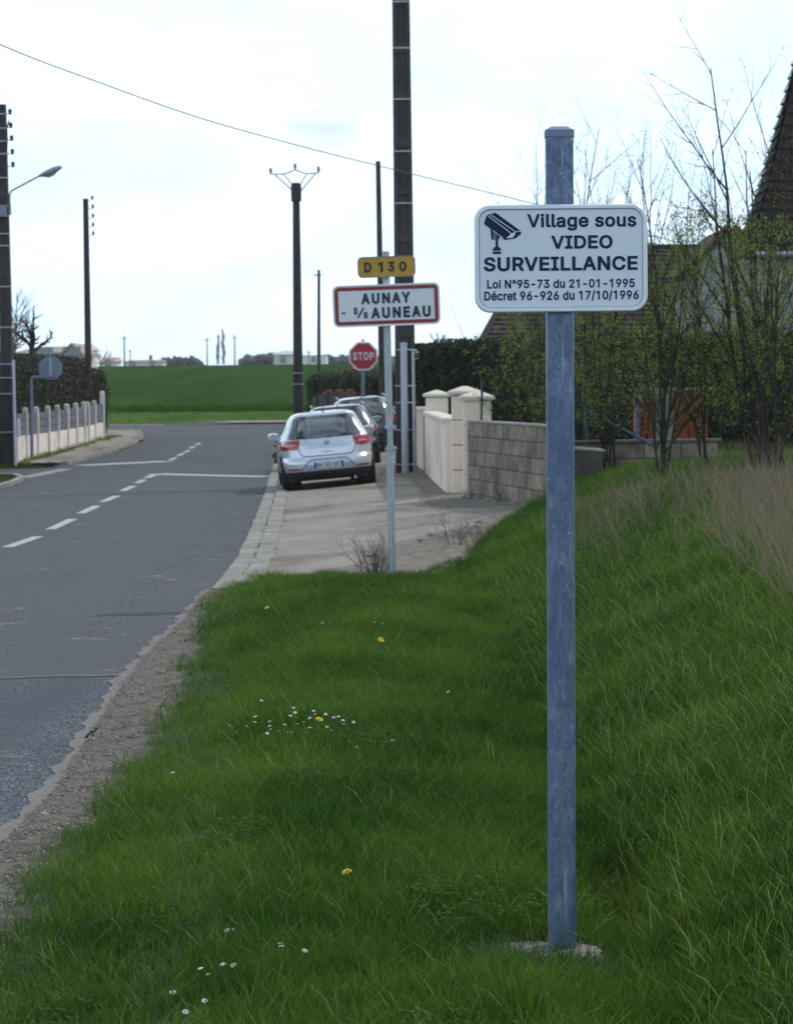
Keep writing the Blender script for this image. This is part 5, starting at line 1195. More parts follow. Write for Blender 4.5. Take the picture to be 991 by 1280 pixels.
# debris slab on the block wall end
mb = MB(); mb.bbox((0, 0, 0), (.42, .26, .04), .01); o = build('paving_slab', mb, M['concrete'], None); o.location = (2.36, 38.1, at(735, 562, 38).z); o.rotation_euler = (.05, .08, .2)
tag(o, 'pale slab resting at an angle where the block wall meets the low wall', 'slab')
mb = MB(); mb.box((0, 0, -.2), (.38, .22, .36)); build('support_blocks', mb, M['mortar'], o)
# green wire-fence posts
def steel(p0, p1, label, r=.022, brace=None):
    t = thing('fence_post', label, 'fence post', p0); v = Vector(p1)-Vector(p0)
    mb = MB(); mb.tube([(0, 0, -.3), v], r, 8); build('shaft', mb, M['green'], t, auto=50)
    mb = MB(); mb.tube([v-Vector((0, 0, .01)), v+Vector((0, 0, .02))], r*1.25, 8); build('post_cap', mb, M['plastic'], t)
    if brace: mb = MB(); mb.tube([v*0+Vector(brace[0])-Vector(p0), Vector(brace[1])-Vector(p0)], r*.8, 8); build('brace', mb, M['green'], t, auto=50)
steel(at(600.5, 536, 43.2), at(602.5, 474, 43.2), 'thin dark green post standing on the block wall beside the nearest pillar', .018)
steel(at(733, 585, 38.9), at(732, 505, 38.9), 'dark green post with a sloping brace behind the tall sign post', .026, (at(734, 513, 38.9), at(816, 557, 38.2)))
# cabinet shelter
ox = at(838, 560, 43).x; oz = at(838, 488, 43).z; gzz = .55
cab = thing('bin_shelter', 'orange doored shelter with a grey pier, half hidden behind the shrubs', 'shelter', (ox, 43, gzz)); kc = 3850/43
H = oz-gzz
mb = MB(); mb.bbox((-.09, .05, H/2), (.24, .3, H), .01); build('pier', mb, M['concrete'], cab)
for (a, b) in ((-41, -20), (0.5, 22), (23, 45)):
    mb = MB(); mb.bbox(((a+b)/2/kc, .0, H/2-.02), ((b-a)/kc, .04, H-.06), .008)
    for zz in (.28, H-.3): mb.box(((a+b)/2/kc, -.026, zz), ((b-a)/kc*.9, .014, .04))
    build('door_panel', mb, M['orange'], cab)
mb = MB(); mb.bbox((.10, .15, H+.01), (1.10, .5, .05), .01); build('roof_slab', mb, M['concrete'], cab)
mb = MB(); mb.box((.02, .5, H/2), (.95, .04, H-.04)); mb.box((-.46, .25, H/2), (.04, .5, H-.04)); mb.box((.5, .25, H/2), (.04, .5, H-.04)); build('side_wall', mb, M['orange'], cab)
mb = MB(); q = at(797, 499, 42.8); mb.lathe((0, 0, -.06), [(.05, 0), (.075, .02), (.08, .12), (.05, .14), (.02, .17)], 12); o = build('watering_can', mb, M['bluepl'], None, smooth=True); o.location = q
bpy.data.objects.remove(o)
mb = MB(); mb.bbox((0, 0, 0), (.11, .11, .11), .02); mb.box((0, 0, -.5), (.03, .03, .95)); o = build('garden_tap', mb, M['bluepl'], None); o.location = q; tag(o, 'small blue box on a stake left of the orange shelter', 'tap')
# ---------------------------------------------------------------- left fence
fp = [(21, 572.5, 72.0), (32, 571, 73.8), (46, 568.5, 75.6), (60, 566, 77.4), (72, 563.5, 79.2), (84, 561, 81.0), (95, 558.5, 82.8), (105, 556, 84.5), (110, 555.3, 85.4), (118, 553, 87), (128.5, 549, 88.8)]
FB = Vector((at(fp[0][0], 560, 72).x, 72, rzf(72)+.08))
fen = thing('garden_fence', 'low white concrete post and panel fence with dark infill below the left hedge', 'fence', FB)
pts = [Vector((at(px, py, Y).x, Y, at(px, py, Y).z)) for px, py, Y in fp]
for i, p in enumerate(pts):
    q = p-FB; hp = 1.16 if i < 10 else 1.36
    if i == 0: continue
    mb = MB(); mb.bbox((q.x, q.y, q.z+hp/2-.1), (.13, .13, hp+.2), .012); mb.box((q.x, q.y, q.z+hp+.015), (.12, .12, .03), taper=.3); build('post', mb, M['fencew'], fen)
for i in range(len(pts)-1):
    a, b = pts[i]-FB, pts[i+1]-FB; d = b-a; L = math.hypot(d.x, d.y); an = math.atan2(d.y, d.x); c = (a+b)/2; Mr = Matrix.Rotation(an, 3, 'Z')
    zlo = min(a.z, b.z)
    mb = MB(); mb.bbox((c.x, c.y, c.z+.20), (L-.13, .05, .62), .008, M=Mr); build('panel', mb, M['fencew'], fen)
    for k in range(3):
        mb = MB(); mb.box((c.x, c.y, c.z+.60+.18*k), (L-.13, .035, .165), M=Mr); build('shade_slat', mb, M['fenced'], fen)  # dark slats stand in for the shade between the posts
mb = MB(); mb.bbox((0, 0, 0), (.06, .12, .42), .01); o = build('letter_plate', mb, M['plate'], fen); q = at(23, 535, 71.9)-FB; o.location = (q.x, q.y, q.z)

# ---------------------------------------------------------------- hedges
def leafbox(n, cfun, size, seed, flat=.6):
    """n leaf quads; cfun(r,n)-> centres and normals"""
    r = np.random.default_rng(seed); C, Nn = cfun(r, n)
    a = r.normal(size=(n, 3)); Nn = Nn+a*flat; Nn /= np.linalg.norm(Nn, axis=1)[:, None]
    t = np.cross(Nn, r.normal(size=(n, 3))); t /= np.linalg.norm(t, axis=1)[:, None]; b = np.cross(Nn, t)
    s = size*r.uniform(.6, 1.4, (n, 1))
    V = np.stack([C-t*s, C+b*s*.55, C+t*s, C-b*s*.55], 1).reshape(-1, 3)
    return V, np.arange(4*n).reshape(-1, 4)
def hedge(name, label, path, w_, ztop, n, mat, size, seed, wob=.08, bottom=None):
    P = [Vector((a, b, 0)) for a, b in path]; seg = [(P[i+1]-P[i]).length for i in range(len(P)-1)]; tot = sum(seg)
    base = Vector((P[0].x, P[0].y, g1(P[0].x, P[0].y) if bottom is None else bottom))
    t = thing(name, label, 'hedge', base)
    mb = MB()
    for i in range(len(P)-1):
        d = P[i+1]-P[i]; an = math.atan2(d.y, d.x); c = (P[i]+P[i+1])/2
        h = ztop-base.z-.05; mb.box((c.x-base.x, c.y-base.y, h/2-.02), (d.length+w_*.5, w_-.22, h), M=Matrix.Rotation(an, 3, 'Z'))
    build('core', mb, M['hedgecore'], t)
    cum = np.cumsum([0]+seg)
    Pn = np.array([[p.x, p.y] for p in P])
    def cf(r, n):
        s = r.uniform(-w_*.4, tot+w_*.4, n); sc_ = np.clip(s, 0, tot); k = np.clip(np.searchsorted(cum, sc_, 'right')-1, 0, len(seg)-1)
        D = (Pn[1:]-Pn[:-1])/np.array(seg)[:, None]; d = D[k]; q = Pn[k]+d*(s-cum[k])[:, None]; nn = np.stack([-d[:, 1], d[:, 0]], 1)
        hgt = ztop-base.z; face = r.uniform(size=n); per = 2*hgt+w_
        z = np.where(face < .42, r.uniform(0, hgt, n), np.where(face < .84, r.uniform(0, hgt, n), hgt))
        off = np.where(face < .42, -w_/2, np.where(face < .84, w_/2, r.uniform(-w_/2, w_/2, n)))
        e = r.uniform(size=n) < .12; off = np.where(e, r.uniform(-w_/2, w_/2, n), off)
        side = r.uniform(size=n) < .5; s2 = np.where(e, np.where(side, -w_*.4, tot+w_*.4), s); k2 = np.where(side, 0, len(seg)-1); q = np.where(e[:, None], Pn[k2]+D[k2]*(s2-cum[k2])[:, None], q); d = np.where(e[:, None], D[k2]*np.where(side, -1, 1)[:, None], d); nn = np.where(e[:, None], np.stack([-D[k2][:, 1], D[k2][:, 0]], 1), nn)
        bump_ = wob*(np.sin(s*2.1+z*1.3+seed)+.7*np.sin(s*5.3-z*3.1)+.5*np.sin(z*7+s*11))*.5+r.normal(0, .035, n)
        C = np.zeros((n, 3)); N2 = np.zeros((n, 3))
        sgn = np.sign(off); top = (face >= .84) & ~e
        C[:, :2] = q+nn*(off+np.where(top, 0, sgn*bump_))[:, None]; C[:, 2] = base.z+z+np.where(top, bump_, 0)
        rnd = np.clip((C[:, 2]-base.z-hgt+.25)/.25, 0, 1)**2*.12; C[:, :2] -= nn*(sgn*rnd)[:, None]
        N2[:, :2] = nn*np.where(top, 0, sgn)[:, None]; N2[top, 2] = 1; N2[e, :2] = d[e]
        C -= np.array(base)
        return C, N2
    V, F = leafbox(n, cf, size, seed)
    o = npmesh('foliage', V, F, mat, t); o['kind'] = 'stuff'
    return t
zt = at(600, 424, 60).z
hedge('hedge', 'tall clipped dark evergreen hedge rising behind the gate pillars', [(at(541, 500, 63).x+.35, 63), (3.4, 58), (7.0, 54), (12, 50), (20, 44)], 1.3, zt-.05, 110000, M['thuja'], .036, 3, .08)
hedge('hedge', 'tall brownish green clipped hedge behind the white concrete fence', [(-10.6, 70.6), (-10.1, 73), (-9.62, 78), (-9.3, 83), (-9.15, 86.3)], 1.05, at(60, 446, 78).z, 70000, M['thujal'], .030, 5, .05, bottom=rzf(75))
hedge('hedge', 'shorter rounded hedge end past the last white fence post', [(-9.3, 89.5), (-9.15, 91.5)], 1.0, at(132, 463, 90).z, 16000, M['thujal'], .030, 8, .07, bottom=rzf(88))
hedge('hedge', 'low loose hedge behind the stop sign and the board fence', [(at(412, 500, 112).x, 112), (at(470, 500, 104).x, 104), (at(560, 500, 96).x, 96)], 1.4, at(460, 468, 104).z, 30000, M['privet'], .045, 11, .16)
# board fence with red topped boards beyond the cars
bx0, bx1 = at(390, 500, 101).x, at(446, 500, 97).x
bf = thing('board_fence', 'weathered upright board fence with reddish tops beyond the parked cars', 'fence', (bx0, 101, rzf(101)))
zt = at(420, 489, 99).z-rzf(101)
for i in range(13):
    u = (i+.5)/13; mb = MB(); x = (bx1-bx0)*u; hh = zt*(1 if i % 3 else .93)-(.1 if i < 3 else 0)
    mb.bbox((x, -4*u, hh/2), ((bx1-bx0)/13-.025, .03, hh), .006); build('board', mb, M['drywood'], bf)
    if i > 2: mb = MB(); mb.bbox((x, -4*u, hh+.03), ((bx1-bx0)/13, .12, .06), .01); build('cap_tile', mb, M['orangetile'], bf)
for i in range(4): mb = MB(); mb.box(((bx1-bx0)*(i+.5)/4, -4*(i+.5)/4+.06, zt*.48), (.09, .09, zt)); build('post', mb, M['wood'], bf)

# ---------------------------------------------------------------- houses
def gable_roof_rows(name, parent, mat, p00, p10, p01, p11, rows, cols, th=.04):
    """tiles laid in rows over the quad eave p00-p10 to ridge p01-p11 (local coordinates)"""
    p00, p10, p01, p11 = map(Vector, (p00, p10, p01, p11)); mb = MB()
    nrm = (p10-p00).cross(p01-p00).normalized()
    for r_ in range(rows):
        t0, t1 = r_/rows, (r_+1.12)/rows
        for c in range(cols):
            o = .5*(r_ % 2)
            s0, s1 = max(0, (c+o-.5)/cols), min(1, (c+o+.47-0)/cols)
            if s1 <= s0: continue
            a = p00.lerp(p10, s0).lerp(p01.lerp(p11, s0), t0); b = p00.lerp(p10, s1).lerp(p01.lerp(p11, s1), t0)
            d = p00.lerp(p10, s0).lerp(p01.lerp(p11, s0), t1); e = p00.lerp(p10, s1).lerp(p01.lerp(p11, s1), t1)
            w0 = nrm*(th+random.uniform(0, .012)); w1 = nrm*.008
            mb.add([a+w0, b+w0, e+w1, d+w1, a-nrm*.01, b-nrm*.01], [(0, 1, 2, 3), (4, 5, 1, 0)])
    o = build(name, mb, mat, parent); o['kind'] = 'stuff'; return o
# long dark roofed house behind the big sign, with the small grey gable
HY = 78; kh = 3850/HY
def hp_(px, py, Y=HY): return at(px, py, Y)
hz = .6
hs = thing('house', 'house with long dark brown roof and small grey gable behind the shrubs', 'house', (hp_(760, 500).x, HY, hz))
o3 = Vector(hs.location)
el, er = hp_(598, 436)-o3, hp_(905, 436)-o3; rl, rr2 = hp_(662, 309, HY+4)-o3, hp_(905, 309, HY+4)-o3
ez = el.z
mb = MB(); mb.add([el, er, rr2, rl], [(0, 1, 2, 3)]); mb.add([el, rl, Vector((el.x, 8.0, ez))], [(0, 1, 2)]); mb.add([Vector((el.x, 8, ez)), rl, rr2, Vector((er.x, 8, ez))], [(0, 1, 2, 3)])
mb.add([el, Vector((el.x, 8, ez)), Vector((er.x, 8, ez)), er], [(0, 1, 2, 3)])
rf = build('roof', mb, M['rooftile'], hs)
gable_roof_rows('roof_tiles', rf, M['rooftile'], el, er, rl, rr2, 22, 60)
mb = MB(); mb.tube([rl, rr2], .09, 8); build('ridge_tiles', mb, M['rooftile'], rf)
mb = MB(); mb.tube([el, rl], .08, 8); build('hip_tiles', mb, M['rooftile'], rf)
mb = MB(); mb.box(((el.x+er.x)/2+.2, 4.0, ez/2-.3), (er.x-el.x-.9, 7.2, ez+.6)); build('wall', mb, M['housegrey'], hs)
for i in range(3):
    mb = MB(); x = el.x+1.4+i*1.9; mb.box((x, .38, 1.35), (.9, .06, 1.1)); wd = build('window', mb, M['glass'], hs)
    mb = MB(); mb.ring(rrect(1.0, 1.2, .01, 1, x, 1.35), rrect(.86, 1.06, .01, 1, x, 1.35), .32, .36); build('frame', mb, M['white'], wd)
# small gable in front
GYY = 72
gl = thing('annexe', 'small pale grey gable with red tiled verges right of the tall sign', 'house', (hp_(900, 500, GYY).x, GYY, hz))
o4 = Vector(gl.location); P_ = lambda px, py, Y=GYY: hp_(px, py, Y)-o4
pk = P_(912, 287); le = P_(866, 334); re_ = P_(945, 318)
mb = MB(); wl, wr = P_(868, 334), P_(966, 345)
poly_ = [(wl.x, -.4), (wr.x, -.4), (wr.x, P_(966, 300).z-.35), (P_(938, 306).x, P_(938, 306).z), (pk.x, pk.z-.02), (wl.x, wl.z)]
mb.prism(poly_, 0, 5); build('wall', mb, M['housegrey'], gl)
def slope(a, b, nm, ro=None, mt=None):
    mb = MB(); d = (b-a).normalized(); n_ = Vector((-d.z, 0, d.x)); 
    if n_.z < 0: n_ = -n_
    vs = [a, b, b+n_*.10, a+n_*.10]; mb.add([v+Vector((0, -.15, 0)) for v in vs]+[v+Vector((0, 5.2, 0)) for v in vs], [(0, 1, 2, 3), (7, 6, 5, 4), (3, 2, 6, 7), (0, 4, 5, 1), (0, 3, 7, 4), (1, 5, 6, 2)])
    r_ = build(nm, mb, mt or M['orangetile'], gl)
    for i in range(9):
        t0 = i/9; mb = MB(); p = a.lerp(b, t0+.5/9)+n_*.12; L = (b-a).length/9; mb.box(p+Vector((0, -.14, 0)), (L*1.05, .16, .07), M=Matrix.Rotation(-math.atan2(d.z, d.x), 3, 'Y')); build('verge_tile', mb, M['orangetile'], r_)
slope(P_(857, 343), pk, 'roof', None, M['rooftile']); slope(pk, P_(950, 330), 'roof')
# steep flared roof of the right hand house
RY = 58
rh = thing('house', 'house with a very tall steep flared dark roof at the right edge', 'house', (at(1010, 500, RY).x, RY, hz))
o5 = Vector(rh.location); Q_ = lambda px, py, Y=RY: at(px, py, Y)-o5
prof = [(938, 318), (946, 285), (958, 250), (969, 212), (980, 168), (992, 122), (1012, 40)]
cx = Q_(1020, 40).x; mb = MB(); rings = []
for px, py in prof:
    q = Q_(px, py); hw_ = cx-q.x; rings.append((hw_, q.z))
vs = []
cy = rings[0][0]
for hw_, z in rings: vs += [(cx-hw_, cy-hw_, z), (cx+hw_, cy-hw_, z), (cx+hw_, cy+hw_, z), (cx-hw_, cy+hw_, z)]
mb.add(vs, [(i*4+j, i*4+(j+1) % 4, i*4+4+(j+1) % 4, i*4+4+j) for i in range(len(rings)-1) for j in range(4)]+[(3, 2, 1, 0), tuple(range(len(vs)-4, len(vs)))])
rf = build('roof', mb, M['rooftile'], rh)
for i in range(len(rings)-1):
    (h0, z0), (h1, z1) = rings[i], rings[i+1]; k = 3 if i < 5 else 5
    gable_roof_rows('roof_tiles', rf, M['rooftile'], (cx-h0, cy-h0, z0), (cx+h0, cy-h0, z0), (cx-h1, cy-h1, z1), (cx+h1, cy-h1, z1), k, 16, .06)
    gable_roof_rows('roof_tiles', rf, M['rooftile'], (cx-h0, cy+h0, z0), (cx-h0, cy-h0, z0), (cx-h1, cy+h1, z1), (cx-h1, cy-h1, z1), k, 16, .06)
h0 = rings[0][0]
mb = MB(); mb.box((cx, cy, rings[0][1]/2-.3), (2*h0-.5, 2*h0-.5, rings[0][1]+.5)); build('wall', mb, M['housegrey'], rh)
mb = MB(); mb.tube([(cx-h0-.05, cy-h0-.08, rings[0][1]), (cx+h0, cy-h0-.08, rings[0][1])], .06, 8); build('gutter', mb, M['strap'], rh)
mb = MB(); mb.box((cx+.1, .26, 1.7), (.9, .06, 1.2)); build('window', mb, M['glass'], rh)

# far village houses on the left
def far_house(label, x0, x1, ybase, yeave, yridge, Y, wallm, roofm, gable=False, dep=9, chim=False):
    a = at((x0+x1)/2, ybase, Y); k = 3850/Y; W2 = (x1-x0)/k/2; h = (ybase-yeave)/k; hr = (ybase-yridge)/k; lo = -3
    t = thing('village_house', label, 'house', (a.x, a.y, a.z))
    if gable:
        mb = MB(); mb.prism([(-W2, lo), (W2, lo), (W2, h), (0, hr), (-W2, h)], 0, dep); build('wall', mb, wallm, t)
        mb = MB(); e = .18
        for s_ in (-1, 1):
            vs = [(s_*(W2+.3), -.4, h-.25*(hr-h)/W2), (0, -.4, hr), (0, dep+.3, hr), (s_*(W2+.3), dep+.3, h-.25*(hr-h)/W2)]; vs += [(x, y, z+e) for x, y, z in vs]
            mb.add(vs, [(0, 1, 2, 3), (4, 5, 6, 7), (0, 1, 5, 4), (2, 3, 7, 6), (3, 0, 4, 7)])
        build('roof', mb, roofm, t)
    else:
        mb = MB(); mb.box((0, dep/2, (h+lo)/2), (2*W2, dep, h-lo)); build('wall', mb, wallm, t)
        mb = MB(); W3 = W2+.3; vs = [(-W3, -.4, h), (W3, -.4, h), (W3, dep+.4, h), (-W3, dep+.4, h), (-W3+1.2, dep/2, hr), (W3-.2, dep/2, hr)]
        mb.add(vs, [(0, 1, 5, 4), (2, 3, 4, 5), (1, 2, 5), (3, 0, 4), (3, 2, 1, 0)]); build('roof', mb, roofm, t)
    if chim: mb = MB(); mb.box((W2*.3, dep/2, hr+.3), (.7, .7, 1.6)); build('chimney', mb, M['orangetile'], t)
    n = max(1, int(2*W2/4))
    for i in range(n): mb = MB(); mb.box((-W2+(i+.5)*2*W2/n, -.03, h*.45), (1.1, .06, 1.3)); build('window', mb, M['glass'], t)
    return t
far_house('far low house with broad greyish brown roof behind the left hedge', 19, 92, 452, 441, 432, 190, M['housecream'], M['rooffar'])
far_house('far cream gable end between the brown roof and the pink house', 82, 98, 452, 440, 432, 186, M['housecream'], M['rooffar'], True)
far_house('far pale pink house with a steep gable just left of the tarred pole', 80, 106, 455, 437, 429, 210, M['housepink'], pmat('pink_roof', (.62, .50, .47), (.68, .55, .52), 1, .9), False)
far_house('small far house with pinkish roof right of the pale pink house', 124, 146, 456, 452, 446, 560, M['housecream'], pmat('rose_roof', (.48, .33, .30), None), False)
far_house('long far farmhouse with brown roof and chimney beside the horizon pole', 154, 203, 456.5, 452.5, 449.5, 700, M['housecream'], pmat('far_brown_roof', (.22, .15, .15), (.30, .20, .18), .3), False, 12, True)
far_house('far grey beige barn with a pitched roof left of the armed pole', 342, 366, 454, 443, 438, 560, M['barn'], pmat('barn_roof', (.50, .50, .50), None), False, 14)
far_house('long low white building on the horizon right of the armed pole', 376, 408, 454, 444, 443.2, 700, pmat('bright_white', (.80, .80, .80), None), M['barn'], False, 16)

# ---------------------------------------------------------------- woody plants
class Tree:
    def __init__(s, seed): s.r = random.Random(seed); s.mb = MB(); s.tips = []; s.n = 0
    def grow(s, p, d, L, r, lev, maxlev, kids_, wob=.12, up=.03, sides=5, tip=.25, ang=(25, 55), kl=(.45, .75), start=.25):
        nseg = max(2, int(L/.22) if lev == 0 else int(L/.16)); nseg = min(nseg, 14)
        pts = [Vector(p)]; rad = [r]; d = Vector(d).normalized()
        for i in range(nseg):
            d = (d+Vector((s.r.gauss(0, wob), s.r.gauss(0, wob), s.r.gauss(0, wob*.5)+up))).normalized()
            pts.append(pts[-1]+d*L/nseg); rad.append(r*(1-(1-tip)*(i+1)/nseg))
        s.mb.tube(pts, rad, max(3, sides-lev), cap=False); s.n += 1
        for i in range(1, len(pts)): s.tips.append((pts[i], lev, i/nseg))
        if lev < maxlev:
            k = kids_[lev]
            for j in range(k):
                t = start+(1-start)*(j+s.r.random())/k; f = t*nseg; i = min(int(f), nseg-1); q = pts[i].lerp(pts[i+1], f-i)
                dd = (pts[i+1]-pts[i]).normalized(); ax = dd.orthogonal(); ax.rotate(Matrix.Rotation(s.r.uniform(0, 6.283), 3, dd))
                nd = dd.copy(); nd.rotate(Matrix.Rotation(R(s.r.uniform(*ang)), 3, ax))
                s.grow(q, nd, L*s.r.uniform(*kl)*(1.1-.5*t), rad[i]*.64, lev+1, maxlev, kids_, wob*1.25, up, sides, tip, ang, kl, .12)
def leaves(tips, n, size, spread, seed, fil):
    r = np.random.default_rng(seed); T = np.array([tuple(t[0]) for t in tips if fil(t)]);
    if len(T) == 0: return None
    C = T[r.integers(0, len(T), n)]+r.normal(0, spread, (n, 3)); Nn = r.normal(size=(n, 3)); Nn /= np.linalg.norm(Nn, axis=1)[:, None]
    t = np.cross(Nn, r.normal(size=(n, 3))); t /= np.linalg.norm(t, axis=1)[:, None]; b = np.cross(Nn, t); s = size*r.uniform(.5, 1.4, (n, 1))
    V = np.stack([C-t*s, C+b*s*.6, C+t*s, C-b*s*.6], 1).reshape(-1, 3); return V, np.arange(4*n).reshape(-1, 4)
SHR = 'leafing shrubs on the grass bank'
def shrub(px, Y, tops, label, seed, nleaf=1500, r0=.035, leafz=2.6, lean0=0, kids_=(12, 5, 2), lsize=.014, bar=False, pybase=590):
    x = at(px, pybase, Y).x; z = g1(x, Y)
    t = thing('shrub', label, 'shrub', (x, Y, z-.02), group=SHR); T = Tree(seed)
    for i, (tx, ty) in enumerate(tops):
        tp = at(tx, ty, Y)-Vector((x, Y, z)); L = tp.length
        st_ = Vector((T.r.uniform(-.08, .08), T.r.uniform(-.1, .1), 0)); d = tp.copy(); d.y += T.r.uniform(-.4, .4)
        T.grow(st_, d-st_, L*.98, r0*.72*(.7+.3*T.r.random())*(L/4)**.6, 0, 3 if kids_[2] else 2, kids_, .035, .03, 6, .20, (16, 56), (.25, .50), .08)
    build('trunk', T.mb, M['bark'], t, smooth=True)
    lv = leaves(T.tips, int(nleaf*1.5), lsize, .03, seed, lambda q: q[1] >= 1 and q[0].z < leafz+.7)
    if lv: o = npmesh('leaves', lv[0], lv[1], M['leaf'], t); o['kind'] = 'stuff'
    lv = leaves(T.tips, nleaf//3, lsize*.7, .02, seed+1, lambda q: q[1] >= 1)
    if lv: o = npmesh('buds', lv[0], lv[1], M['leaf'], t); o['kind'] = 'stuff'
    return t
shrub(668, 43, [(672, 190), (655, 240), (690, 165), (640, 400), (620, 450), (700, 330)], 'thin shrub rising behind the left side of the tall sign', 21, 1300, .028, 2.4, lsize=.014, pybase=560)
shrub(720, 40, [(745, 150), (728, 210), (700, 260), (660, 400), (752, 230)], 'shrub directly behind the tall sign post with twigs above the sign', 22, 2200, .03, 2.6, lsize=.014)
shrub(762, 38.5, [(770, 170), (786, 190), (742, 290), (800, 300), (730, 380)], 'shrub just right of the tall sign post with upright twigs above the sign', 23, 2200, .03, 2.7, lsize=.014)
shrub(828, 34.5, [(808, 185), (826, 200), (780, 320), (850, 230), (865, 330)], 'dark stemmed shrub in front of the orange shelter', 24, 2600, .036, 2.3)
shrub(880, 36, [(838, 205), (878, 250), (815, 260), (862, 300)], 'shrub with slender forked stems right of the orange shelter', 25, 2000, .030, 2.5)
shrub(948, 35, [(858, 75), (905, 200), (960, 260), (868, 180)], 'tallest shrub, its leaning stem reaching highest above the small gable', 26, 2100, .050, 2.3, lsize=.016)
shrub(962, 34, [(890, 112), (945, 170), (985, 240), (925, 230)], 'tall shrub with two close stems below the steep roof', 27, 2100, .050, 2.2, lsize=.016)
shrub(975, 33, [(955, 175), (990, 230), (1010, 260), (935, 330)], 'shrub nearest the right edge of the picture', 28, 1900, .034, 2.2)
shrub(1040, 33, [(1030, 180), (1060, 160), (1080, 240)], 'shrub just beyond the right edge of the picture', 29, 900, .034, 2.2)
shrub(800, 42, [(795, 300), (770, 320), (830, 335), (745, 345), (850, 370)], 'dense background shrub with lots of yellow green leaves beyond the orange shelter', 30, 3600, .03, 2.6, lsize=.014, kids_=(9, 5, 2))
shrub(905, 42, [(900, 375), (870, 385), (940, 380), (960, 370)], 'background shrub with yellow green leaves in front of the small grey gable', 31, 3200, .03, 2.6, lsize=.014, kids_=(8, 4, 2))
shrub(690, 47, [(700, 330), (720, 340), (660, 360), (740, 340), (630, 410)], 'furthest leafy shrub in front of the clipped hedge behind the tall sign', 32, 2600, .03, 3.2, lsize=.015)
# bare trees and bushes
def bare(name, label, px, py, Y, tops, seed, kids_, r0, wob, mat, cat='tree', kl=(.3, .5), ang=(20, 50), maxlev=2, up=.02, tip=.25):
    b = at(px, py, Y); t = thing(name, label, cat, (b.x, Y, b.z)); T = Tree(seed)
    for tx, ty in tops:
        tp = at(tx, ty, Y)-b; T.grow((0, 0, 0), tp, tp.length, r0, 0, maxlev, kids_, wob, up, 6, tip, ang, kl, .25)
    mb = MB(); mb.tube([(0, 0, -2.5), (0, 0, .1)], [r0*2.2, r0*1.6], 8); build('trunk', mb, mat, t, smooth=True)
    build('crown', T.mb, mat, t, smooth=True); return t
bare('pollarded_tree', 'bare pollarded tree with knobbly limbs above the left hedge', 40, 440, 112, [(31, 395), (40, 402), (51, 383), (64, 400), (22, 404), (70, 415)], 41, (7, 4), .07, .22, M['bark'], kl=(.22, .4), ang=(30, 65), tip=.4)
bare('bare_tree', 'fine twigged bare tree close behind the left edge pole', 14, 450, 125, [(20, 368), (30, 395), (5, 370), (26, 420), (10, 385)], 42, (9, 6), .06, .08, M['twigfar'], kl=(.3, .55))
bare('bare_bush', 'pale bare bush on the horizon right of the tarred pole', 126, 456, 440, [(118, 440), (124, 435), (132, 437), (139, 443), (143, 449), (113, 446)], 43, (9, 6), .10, .12, pmat('pale_twigs', (.30, .25, .21), (.36, .31, .27), 1), 'bush', kl=(.35, .6), maxlev=2)
for i, (px, w_, top, lab) in enumerate(((272.5, 4, 420, 'shorter left poplar of the bare pair on the horizon'), (279.5, 5, 414, 'taller right poplar of the bare pair on the horizon'))):
    b = at(px, 455, 470); t = thing('poplar_tree', lab, 'tree', (b.x, b.y, b.z)); T = Tree(60+i); h = at(px, top, 470).z-b.z
    T.grow((0, 0, 0), (0, 0, 1), h, .22, 0, 2, (60, 7), .01, .02, 6, .25, (10, 26), (.17, .28), .05)
    build('crown', T.mb, pmat('poplar_twigs', (.30, .29, .31), (.36, .35, .36), 1), t, smooth=True)
bare('bare_bush', 'leafless bush top peeping over the clipped dark hedge end', 547, 434, 72, [(538, 419), (545, 416), (553, 417), (560, 421)], 45, (7, 4), .02, .12, M['twigfar'], 'bush', kl=(.3, .5))
# hazy woods on the horizon
def wood(label, spans, Y, seed, size=.9):
    t = []; r = np.random.default_rng(seed); Vs = []; 
    for (x0, x1, ytop, n) in spans:
        px = r.uniform(x0, x1, n); u = (px-x0)/(x1-x0); hh = (455-ytop)*(np.sin(u*3.14159)**.35)*(.72+.20*np.sin(px*.9)+.14*np.sin(px*.37+1))
        py = 456-hh*np.sqrt(r.uniform(size=n)); yy = Y+r.uniform(-20, 20, n)
        for a, b, c in zip(px, py, yy): Vs.append(tuple(at(a, b, c)))
    C = np.array(Vs); n = len(C); base = C.mean(0); base[2] = 3
    V, F = leafbox(n, lambda r, n: (C-base, np.tile([0, -1., .3], (n, 1))), size, seed, .9)
    o = npmesh('far_woods', V, F, M['farfol'], None); o.location = base; tag(o, label, None, None, 'stuff'); return o
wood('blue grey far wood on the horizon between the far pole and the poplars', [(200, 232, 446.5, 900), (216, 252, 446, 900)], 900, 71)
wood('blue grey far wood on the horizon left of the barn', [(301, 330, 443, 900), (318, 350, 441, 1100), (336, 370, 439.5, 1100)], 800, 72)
wood('blue grey far wood on the horizon beside the stop sign', [(398, 424, 443, 800), (415, 450, 443, 900), (440, 500, 442, 1200), (520, 560, 444, 900)], 900, 73)

